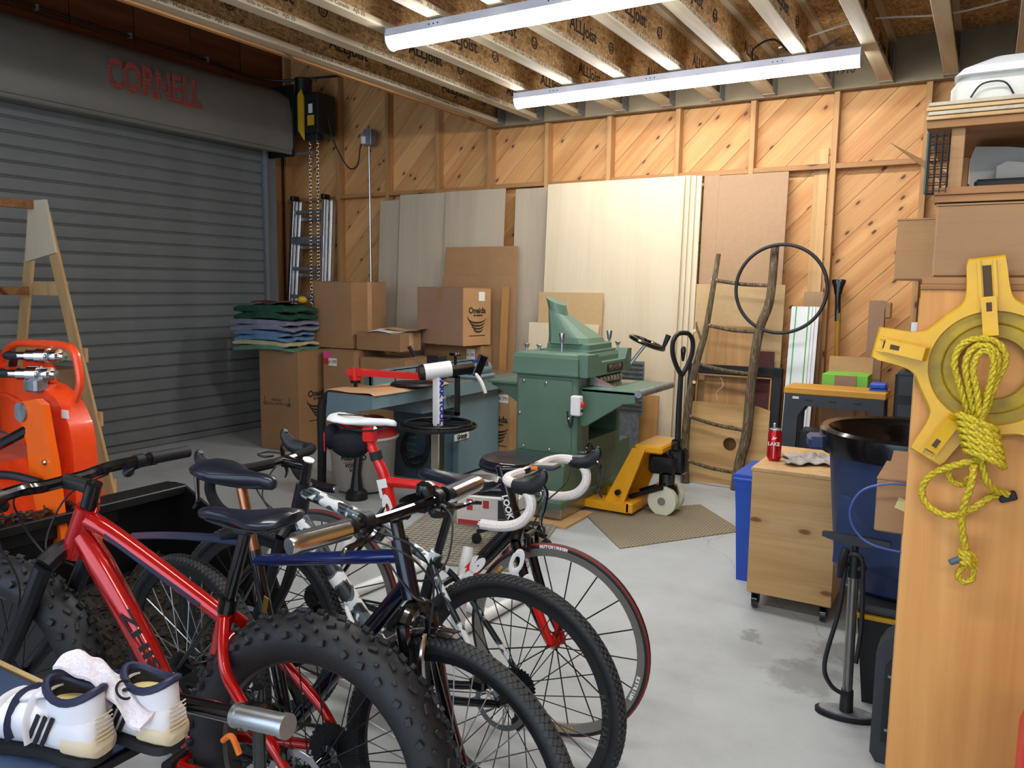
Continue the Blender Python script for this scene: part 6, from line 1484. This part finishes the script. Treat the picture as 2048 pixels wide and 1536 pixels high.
# ---- 1 red fat bike, faces left
B = thing('fat_bike', 'red fat-tire bicycle with chunky knobbed black tires', 'bicycle', (-1.29, 1.29, 0), math.atan2(1.13-1.29, -2.34+1.29), GB)
L = 1.075; r = .374; bb = (.378, .325); st = (.260, .695); ht = (.722, .915); hb_ = (.778, .795); S4 = steer((.78, 0), .06)
wheel(B, 0, r, .056, I4, 'fat', 32, 'rim_grey', drive=-1, disc=1, hubw=.085, rim_w=.038, rim_h=.016)
wheel(B, L-.015, r, .056, S4, 'fat', 32, 'rim_tan', disc=1, hubw=.07, rim_w=.038, rim_h=.016)
tubes(B, 'top_tube', 'red_metal', ([(ht[0]+.005, 0, .892), (.60, 0, .848), (st[0]-.01, 0, .688)], [.027, .023, .021], .9, 5))
tubes(B, 'down_tube', 'red_metal', ([(hb_[0]-.03, 0, .85), (.68, 0, .768), (.54, 0, .575), (bb[0]+.01, 0, bb[1]+.01)], [.030, .038, .036, .031], .85, 6))
tubes(B, 'seat_tube', 'red_metal', ([(st[0], 0, st[1]+.03), (bb[0]-.01, 0, bb[1])], [.021, .022], 1, 3))
tubes(B, 'head_tube', 'red_metal', ([(ht[0]-.004, 0, ht[1]+.008), (hb_[0]+.004, 0, hb_[1]-.008)], [.029, .033], 1, 3), n=16)
for s in (-1, 1):
    tubes(B, 'seat_stay', 'red_metal', ([(st[0]-.002, s*.016, .70), (.228, s*.055, .645), (.195, s*.078, .592), (.13, s*.09, .53), (.057, s*.094, .462), (.004, s*.094, r+.015)], [.014, .014, .014, .0135, .0125, .011], 1, 6))
    tubes(B, 'chain_stay', 'red_metal', ([(bb[0]-.01, s*.03, bb[1]), (.33, s*.08, bb[1]-.0), (.0, s*.094, r-.01)], [.016, .016, .011], 1, 6))
tubes(B, 'stay_bridge', 'red_metal', ([(.228, -.055, .645), (.246, 0, .655), (.228, .055, .645)], .012, 1, 4))
tubes(B, 'seat_post', 'black_gloss', ([(st[0]+.005, 0, st[1]+.02), (.197, 0, .925)], .0155, 1, 2))
b = MB(); b.cyl((st[0]+.003, 0, st[1]+.02), (st[0]-.005, 0, st[1]+.055), .024, n=16); b.build('seat_collar', 'black_gloss', B)
b = MB(); b.box((.195, 0, .932), (.05, .05, .022), b=.006); b.build('seat_clamp', 'dark_steel', B, 0)
saddle(B, .055, .338, .968, .984, 'saddle_black', .070)
fork(B, L-.015, r, (.80, .775), S4, .075, 'frame_matte', .024, .02)
tubes(B, 'steerer', 'black_gloss', ([(ht[0]-.002, 0, ht[1]), (ht[0]-.032, 0, ht[1]+.075)], .021, 1, 2))
b = MB(); b.tube([S4 @ V(p) for p in ((ht[0]-.028, 0, ht[1]+.058), (ht[0]+.02, 0, ht[1]+.066), (.79, 0, .985))], [.022, .018, .022], 12, 3); b.build('stem', 'black_plastic', B)
flat_bar(B, (.797, 0, .985), S4, .385, .07, .012, 'rubber', .13, None, .0165)
crank(B, bb, -1, .062, 28, ang=.45, w_=.075); chain_line(B, bb, .06, r, .045, -1, .078)
for (x, z) in ((.50, .822), (.57, .85), (.32, .735)):
    b = MB(); b.sph((x, .0, z+.0), (.006, .006, .004), 8, 5); b.build('frame_bolt', 'bright_steel', B)
for u in (.25, .42, .8):
    x, z = .72+(bb[0]-.72)*u, .765+(bb[1]-.765)*u; b = MB(); b.sph((x-.022, 0.012, z+.025), (.006, .006, .006), 8, 5); b.build('frame_bolt', 'bright_steel', B)
nn_ = (V((0, 1, 0))*.72+V((-.80, 0, .60))*.69).normalized(); dd_ = V((-.60, 0, -.80)); text('ZHIS', .036, 'ink_black', B, frame(V((.545, 0, .582))+nn_*.0362, dd_, nn_.cross(dd_)), sx=2.4, bold=.001, ext=.0012)
b = MB(); b.beam((.64, .021, .862), (.33, .0195, .725), .003, .010, (.3, 0, 1)); b.build('top_tube_stripe', 'shoe_navy', B, 0)
cableline(B, [(.80, .14, .975), (.86, .10, .93), (.88, .05, .84), (.83, .03, .76), (.80, .05, .70)])
cableline(B, [(.80, -.14, .975), (.87, -.06, .92), (.86, .02, .80), (.74, .032, .77)])
cableline(B, [(.80, .18, .97), (.84, .16, .86), (.86, .1, .70), (.98, .085, .48)])
b = MB(); b.box((.045, .085, .44), (.05, .03, .03), b=.006); b.build('brake_caliper', 'frame_black', B, 0)
b = MB(); b.tube([(.19, .105, .45), (.16, .11, .47), (.14, .108, .43)], .007, 8, 5); b.build('orange_hook', 'orange_plastic', B)
# ---- 2 navy city bike, faces right
B = thing('city_bike', 'navy blue city bicycle with silver-banded grips and rear mudguard', 'bicycle', (-2.02, 1.50, 0), math.atan2(1.455-1.50, 1.02), GB)
L = 1.01; r = .345; bb = (.43, .28); st = (.308, .742); ht = (.842, .905); hb_ = (.878, .765)
wheel(B, 0, r, .021, I4, 'chevron', 32, 'dark_steel', drive=-1, hubw=.06, spokemat='steel')
wheel(B, L, r, .021, I4, 'chevron', 32, 'dark_steel', hubw=.05, spokemat='steel')
tubes(B, 'top_tube', 'navy_paint', ([(.842, 0, .862), (st[0], 0, st[1])], [.018, .017], 1, 2))
tubes(B, 'down_tube', 'navy_dark', ([(.87, 0, .80), (bb[0], 0, bb[1])], [.022, .021], 1, 2))
tubes(B, 'seat_tube', 'frame_black', ([(st[0]-.006, 0, st[1]+.03), (bb[0], 0, bb[1])], [.0175, .0175], 1, 2))
tubes(B, 'head_tube', 'navy_dark', ([(ht[0], 0, ht[1]), (hb_[0], 0, hb_[1])], [.022, .023], 1, 2), n=16)
for s in (-1, 1):
    tubes(B, 'seat_stay', 'frame_black', ([(st[0], s*.014, st[1]-.01), (.2, s*.04, .6), (0, s*.062, r)], [.009, .009, .007], 1, 5))
    tubes(B, 'chain_stay', 'frame_black', ([(bb[0], s*.03, bb[1]), (.2, s*.045, .30), (0, s*.062, r)], [.011, .010, .008], 1, 5))
tubes(B, 'seat_post', 'bright_steel', ([(st[0]-.004, 0, st[1]+.02), (.25, 0, .955)], .0145, 1, 2)).data.materials[0] = plain('copper_post', 'b07b5a', .25, .9)
b = MB(); b.box((.25, 0, .957), (.05, .05, .02), b=.005); b.build('seat_clamp', 'dark_steel', B, 0)
saddle(B, .09, .395, .992, 1.0, 'saddle_black', .074, thick=.045)
fork(B, L, r, (.895, .715), I4, .05, 'frame_black', .019, .03)
b = MB()
for s in (-1, 1): b.cyl((.893, s*.05, .72), (.925, s*.05, .60), .0155, n=12)
b.build('fork_stanchion', 'dark_steel', B)['kind'] = 'stuff'
tubes(B, 'steerer', 'black_gloss', ([(ht[0], 0, ht[1]), (ht[0]-.016, 0, .965)], .016, 1, 2))
b = MB(); b.tube([(.826, 0, .955), (.845, 0, .972), (.862, 0, .978)], [.021, .02, .022], 12, 3); b.build('stem', 'black_gloss', B)
flat_bar(B, (.862, 0, .978), I4, .32, .03, .004, 'rubber', .16, 'bright_steel', .013)
b = MB(); b.lathe([(0, 0), (.022, 0), (.026, .01), (.024, .028), (.012, .036), (0, .037)], 18, T(.85, .09, .995)); b.build('bell', 'black_gloss', B)
b = MB(); b.sheet(lambda u, v: (.26-.56*u, (v-.5)*.055, .80-.055*u-.035*u*u-.012*abs(v-.5)*2), 14, 6, .004); b.v = [(x, y, z) for x, y, z in b.v]; mg = b.build('rear_mudguard', 'machine_blue_dark', B); mg.data.materials[0] = plain('guard_sky_sheen', '2b3550', .35)  # black mudguard; the blue gloss of skylight is put into its base colour
tubes(B, 'guard_arm', 'black_plastic', ([(.30, 0, .83), (.25, 0, .82), (.18, 0, .79)], [.016, .02, .022], 1, 4))
b = MB(); b.sheet(lambda u, v: (L+(r+.02)*math.sin(-.75+.75*u), (v-.5)*.05, r+(r+.02)*math.cos(-.75+.75*u)-.01*abs(v-.5)), 14, 5, .003); b.build('front_mudguard', 'black_gloss', B)
crank(B, bb, -1, .085, 42, ang=-.8, w_=.045); chain_line(B, bb, .083, r, .035, -1, .046)
letters(B, 'CE', (.62, .49), (.70, .59), -.0225, .03, 'ink_white', (-.7, 0, .7))
b = MB(); b.box((.365, -.0185, .63), (.018, .002, .05), R=RY(.25)); b.build('gold_badge', 'gold_brass', B, 0)
for s in (-1, 1):
    b = MB(); b.tube([(.95, s*.045, .60), (.955, s*.055, .66), (.945, s*.03, .70)], [.009, .008, .006], 8, 4); b.build('brake_arm', 'bright_steel', B)
b = MB(); b.cyl((.945, -.04, .697), (.945, .04, .697), .0025, n=6); b.build('brake_noodle', 'bright_steel', B)
cableline(B, [(.86, -.13, .965), (.95, -.08, .93), (.97, -.03, .84), (.95, -.02, .70)]); cableline(B, [(.86, .13, .965), (.94, .08, .95), (.96, .03, .86), (.88, .024, .80), (.80, .02, .85)])
cableline(B, [(.86, -.16, .96), (.98, -.12, .92), (1.0, -.05, .82), (.92, -.03, .78), (.82, -.02, .85)])
b = MB(); b.tube([(.09, .035, .30), (.1, .045, .33), (.13, .045, .30), (.1, .045, .28)], .012, 8, 4); b.build('spoke_ribbon', 'neon_yellow', B)
# ---- 3 camouflage gravel bike, faces left
B = thing('gravel_bike', 'grey camouflage gravel bicycle with black drop handlebar', 'bicycle', (-1.097, 1.865, 0), math.atan2(1.83-1.865, -2.08+1.097), GB)
L = .984; r = .35; bb = (.385, .285); st = (.262, .70); ht = (.782, .865); hb_ = (.822, .705); S4 = steer((.80, 0), .12)
wheel(B, 0, r, .020, I4, 'gravel', 28, 'black_matte', drive=-1, disc=1, hubw=.065, deep=.008, arc=[('RACE FACE', 2.9, .296, .022, 'rim_grey', 1)])
wheel(B, L, r, .020, S4, 'gravel', 28, 'black_matte', disc=1, hubw=.055, deep=.008)
tubes(B, 'top_tube', 'camo_paint', ([(ht[0], 0, .842), (.571, 0, .796), (.432, 0, .757), (st[0], 0, st[1]-.01)], [.022, .020, .017, .014], 1.15, 6))
tubes(B, 'down_tube', 'camo_paint', ([(hb_[0]-.02, 0, .745), (bb[0], 0, bb[1])], [.030, .027], 1, 3))
tubes(B, 'seat_tube', 'frame_matte', ([(st[0]-.004, 0, st[1]+.02), (bb[0], 0, bb[1])], [.018, .020], 1, 2))
tubes(B, 'head_tube', 'frame_matte', ([(ht[0]-.002, 0, ht[1]+.004), (hb_[0], 0, hb_[1])], [.026, .031], 1, 2), n=16)
for s in (-1, 1):
    tubes(B, 'seat_stay', 'camo_paint', ([(st[0], s*.012, st[1]-.015), (.20, s*.045, .62), (.0, s*.07, r+.01)], [.010, .0095, .0085], 1, 5))
    tubes(B, 'chain_stay', 'frame_black', ([(bb[0], s*.03, bb[1]), (.2, s*.048, .30), (0, s*.07, r)], [.014, .013, .011], 1, 5))
tubes(B, 'stay_bridge', 'camo_paint', ([(.225, -.035, .64), (.225, .035, .64)], .010, 1, 0))
tubes(B, 'seat_post', 'black_gloss', ([(st[0], 0, st[1]), (.19, 0, .925)], .0138, 1, 2))
b = MB(); b.cyl((st[0]+.002, 0, st[1]+.005), (st[0]-.006, 0, st[1]+.03), .021, n=14); b.build('seat_collar', 'camo_paint', B)
b = MB(); b.box((.188, 0, .928), (.05, .05, .02), b=.005); b.build('seat_clamp', 'dark_steel', B, 0)
saddle(B, .055, .32, .975, .972, 'saddle_black', .068, channel=True)
text('marco', .022, 'ink_white', B, frame((.10, .035, .977), (-1, 0, 0), (0, -.9, -.35)))
fork(B, L, r, (.835, .69), S4, .058, 'frame_matte', .020, .02)
tubes(B, 'steerer', 'black_gloss', ([(ht[0]-.002, 0, ht[1]), (ht[0]-.02, 0, .945)], .018, 1, 2))
b = MB(); b.tube([S4 @ V(p) for p in ((ht[0]-.018, 0, .925), (ht[0]+.03, 0, .930), (.862, 0, .935))], [.022, .017, .021], 12, 3); b.build('stem', 'black_gloss', B)
b = MB(); b.cyl((ht[0]-.02, 0, .945), (ht[0]-.022, 0, .95), .019, n=14); b.build('top_cap', 'bright_steel', B)
drop_bar(B, (.865, 0, .937), S4, 'tape_black')
b = MB(); b.tube([S4 @ V(p) for p in ((.89, -.02, .955), (.93, 0, .96), (.93, .045, .96), (.90, .05, .955), (.885, .025, .955))], .004, 8, 5, closed=False); b.build('computer_mount', 'black_plastic', B)
crank(B, bb, -1, .08, 40, ang=.3, w_=.048); chain_line(B, bb, .078, r, .038, -1, .056)
b = MB(); b.tube([(.50, -.03, .37), (.54, -.045, .42), (.58, -.04, .47), (.60, -.01, .50), (.58, .03, .49), (.53, .045, .43)], .008, 8, 5); b.build('bottle_cage', 'white_plastic', B)
b = MB(); b.tube([(.44, -.035, .36), (.42, -.05, .42), (.37, -.05, .47), (.34, 0, .49), (.37, .05, .46)], .008, 8, 5); b.build('bottle_cage', 'white_plastic', B)
b = MB(); b.box((.075, .06, .385), (.05, .025, .035), b=.006); b.build('brake_caliper', 'frame_black', B, 0)
cableline(B, [(.90, .12, .93), (.95, .07, .90), (.96, .03, .82), (.86, .03, .72)]); cableline(B, [(.90, -.12, .93), (.96, -.05, .89), (.95, .02, .80), (.80, .032, .74)])
# ---- 4 red and black road bike, faces right
B = thing('road_bike', 'red and black road bicycle with white bar tape and white saddle', 'bicycle', (-2.11, 2.15, 0), math.atan2(.15, .943), GB)
L = .955; r = .334; bb = (.408, .275); st = (.283, .803); ht = (.745, .865); hb_ = (.80, .69); S4 = steer((.78, 0), -.13)
wheel(B, 0, r, .0125, I4, 'blade', 20, 'rim_alu', drive=-1, hubw=.06)
wheel(B, L, r, .0125, S4, 'blade', 18, 'rim_alu', hubw=.045, hubmat='red_metal', arc=[('KSYRIUM', 4.95, .302, .016, 'ink_orange', -1), ('KSYRIUM', 6.1, .302, .016, 'ink_white', -1), ('HUTCHINSON', 1.75, .3235, .013, 'ink_white', -1), ('KSYRIUM', 2.6, .302, .016, 'ink_orange', -1)])
tubes(B, 'seat_tube', 'red_paint', ([(.222, 0, .935), (.247, 0, .88), (st[0], 0, st[1]), (.35, 0, .53), (bb[0], 0, bb[1])], [.019, .019, .021, .021, .022], 1.0, 3))
tubes(B, 'top_tube', 'red_paint', ([(st[0], 0, st[1]+.004), (.5, 0, .808), (.66, 0, .815)], [.019, .018, .020], .9, 3))
tubes(B, 'top_tube_front', 'frame_black', ([(.655, 0, .815), (.755, 0, .825)], [.0205, .026], .9, 2))
tubes(B, 'down_tube', 'red_paint', ([(.66, 0, .555), (bb[0], 0, bb[1])], [.027, .025], 1, 3))
tubes(B, 'down_tube_front', 'frame_black', ([(.795, 0, .705), (.65, 0, .545)], [.030, .0275], 1, 2))
tubes(B, 'head_tube', 'frame_black', ([(ht[0], 0, ht[1]+.01), (hb_[0], 0, hb_[1]-.01)], [.024, .027], 1, 2), n=16)
for s in (-1, 1):
    tubes(B, 'seat_stay', 'frame_black', ([(st[0]+.012, s*.012, st[1]-.08), (.2, s*.035, .60), (0, s*.06, r)], [.010, .0085, .007], 1, 5))
    tubes(B, 'chain_stay', 'frame_black', ([(bb[0], s*.03, bb[1]), (.2, s*.045, .29), (0, s*.06, r)], [.014, .012, .009], 1, 5))
b = MB(); b.box((.215, 0, .975), (.05, .04, .06), b=.008).cyl((.235, 0, .90), (.218, 0, .96), .0165, n=14); b.build('seat_post_head', 'red_paint', B, .4)
b = MB(); b.cyl((.246, 0, .885), (.238, 0, .915), .023, n=14); b.build('seat_strap', 'black_matte', B)
saddle(B, .055, .325, 1.035, 1.04, 'white_plastic', .066, thick=.022)
for s in (-1, 1):
    b = MB(); b.beam((.10, s*.028, 1.046), (.20, s*.02, 1.046), .010, .003); b.build('saddle_print', 'tool_case', B, 0)
b = MB(); b.sph((.13, 0, .935), (.085, .045, .055), 16, 10); sbag = b.build('saddle_bag', 'bag_cloth', B)
b = MB(); b.sph((.055, 0, .955), (.035, .04, .05), 12, 8); b.build('bag_flap', 'bag_cloth', sbag)
b = MB(); b.box((.045, -.038, .94), (.004, .003, .07)); b.build('zipper_tab', 'ink_red', sbag, 0)
fork(B, L, r, (.815, .665), S4, .042, 'frame_black', .018, .02, 'red_paint')
tubes(B, 'steerer', 'frame_black', ([(ht[0], 0, ht[1]), (ht[0]-.012, 0, .91)], .017, 1, 2))
b = MB(); b.tube([S4 @ V(p) for p in ((ht[0]-.012, 0, .897), (.79, 0, .903), (.84, 0, .908))], [.021, .016, .020], 12, 3); b.build('stem', 'frame_black', B)
hbar = drop_bar(B, (.843, 0, .908), S4, 'tape_white', 'black_plastic')
b = MB(); b.box((0, 0, 0), (.09, .055, .016), S4 @ T(.905, .0, .925) @ RY(-.08), .005); cm = b.build('bike_computer', 'tool_case', B, 0)
b = MB(); b.box((0, 0, .0085), (.075, .04, .002), S4 @ T(.905, .0, .925) @ RY(-.08)); b.build('screen', 'tarp_grey', cm, 0)
b = MB(); b.box((-.03, -.028, 0), (.025, .004, .012), S4 @ T(.905, 0, .925) @ RY(-.08), .001); b.build('side_button', 'orange_plastic', cm, 0)
crank(B, bb, -1, .095, 50, 'frame_black', .9, w_=.045); chain_line(B, bb, .093, r, .035, -1, .052)
letters(B, 'LOOK', (.262, .86), (.37, .45), -.0215, .046, 'ink_white', (.96, 0, .26), 2.6, .004)
letters(B, '566', (.51, .385), (.72, .625), -.0290, .058, 'ink_white', (-.72, 0, .69), 2.4, .004)
for z in (.60, .52):
    u = (.665-z)/(.665-.334); b = MB(); x = .815+(L-.815)*u-.012; b.torus(.022, .009, 20, 6, S4 @ T(x, -.058, z) @ RY(.4) @ Matrix.Diagonal((.8, .3, 1.7, 1))); b.build('fork_lettering', 'ink_white', B)
text('LOOK', .03, 'ink_white', B, frame((.772, -.0275, .775), (.3, 0, -1), (.95, 0, .3)), bold=.001)
b = MB(); b.box((0, 0, 0), (.02, .06, .02), S4 @ T(.85, 0, .685), .004).box((.01, -.03, -.025), (.015, .012, .06), S4 @ T(.85, 0, .685), .003).box((.01, .03, -.025), (.015, .012, .06), S4 @ T(.85, 0, .685), .003); b.build('brake_caliper', 'frame_black', B, 0)
b = MB(); b.tube([(.50, -.03, .35), (.55, -.045, .42), (.60, -.03, .50), (.62, .0, .53), (.60, .03, .50)], .007, 8, 5); b.build('bottle_cage', 'white_plastic', B)
b = MB(); b.tube([(.39, -.035, .38), (.40, -.05, .45), (.40, -.03, .52), (.39, .0, .54), (.40, .04, .5)], .007, 8, 5); b.build('bottle_cage', 'white_plastic', B)
cableline(B, [(.93, -.19, .91), (.93, -.12, .86), (.88, -.04, .80), (.80, -.03, .76)]); cableline(B, [(.93, .19, .91), (.94, .1, .85), (.88, .03, .78), (.85, .01, .70)])
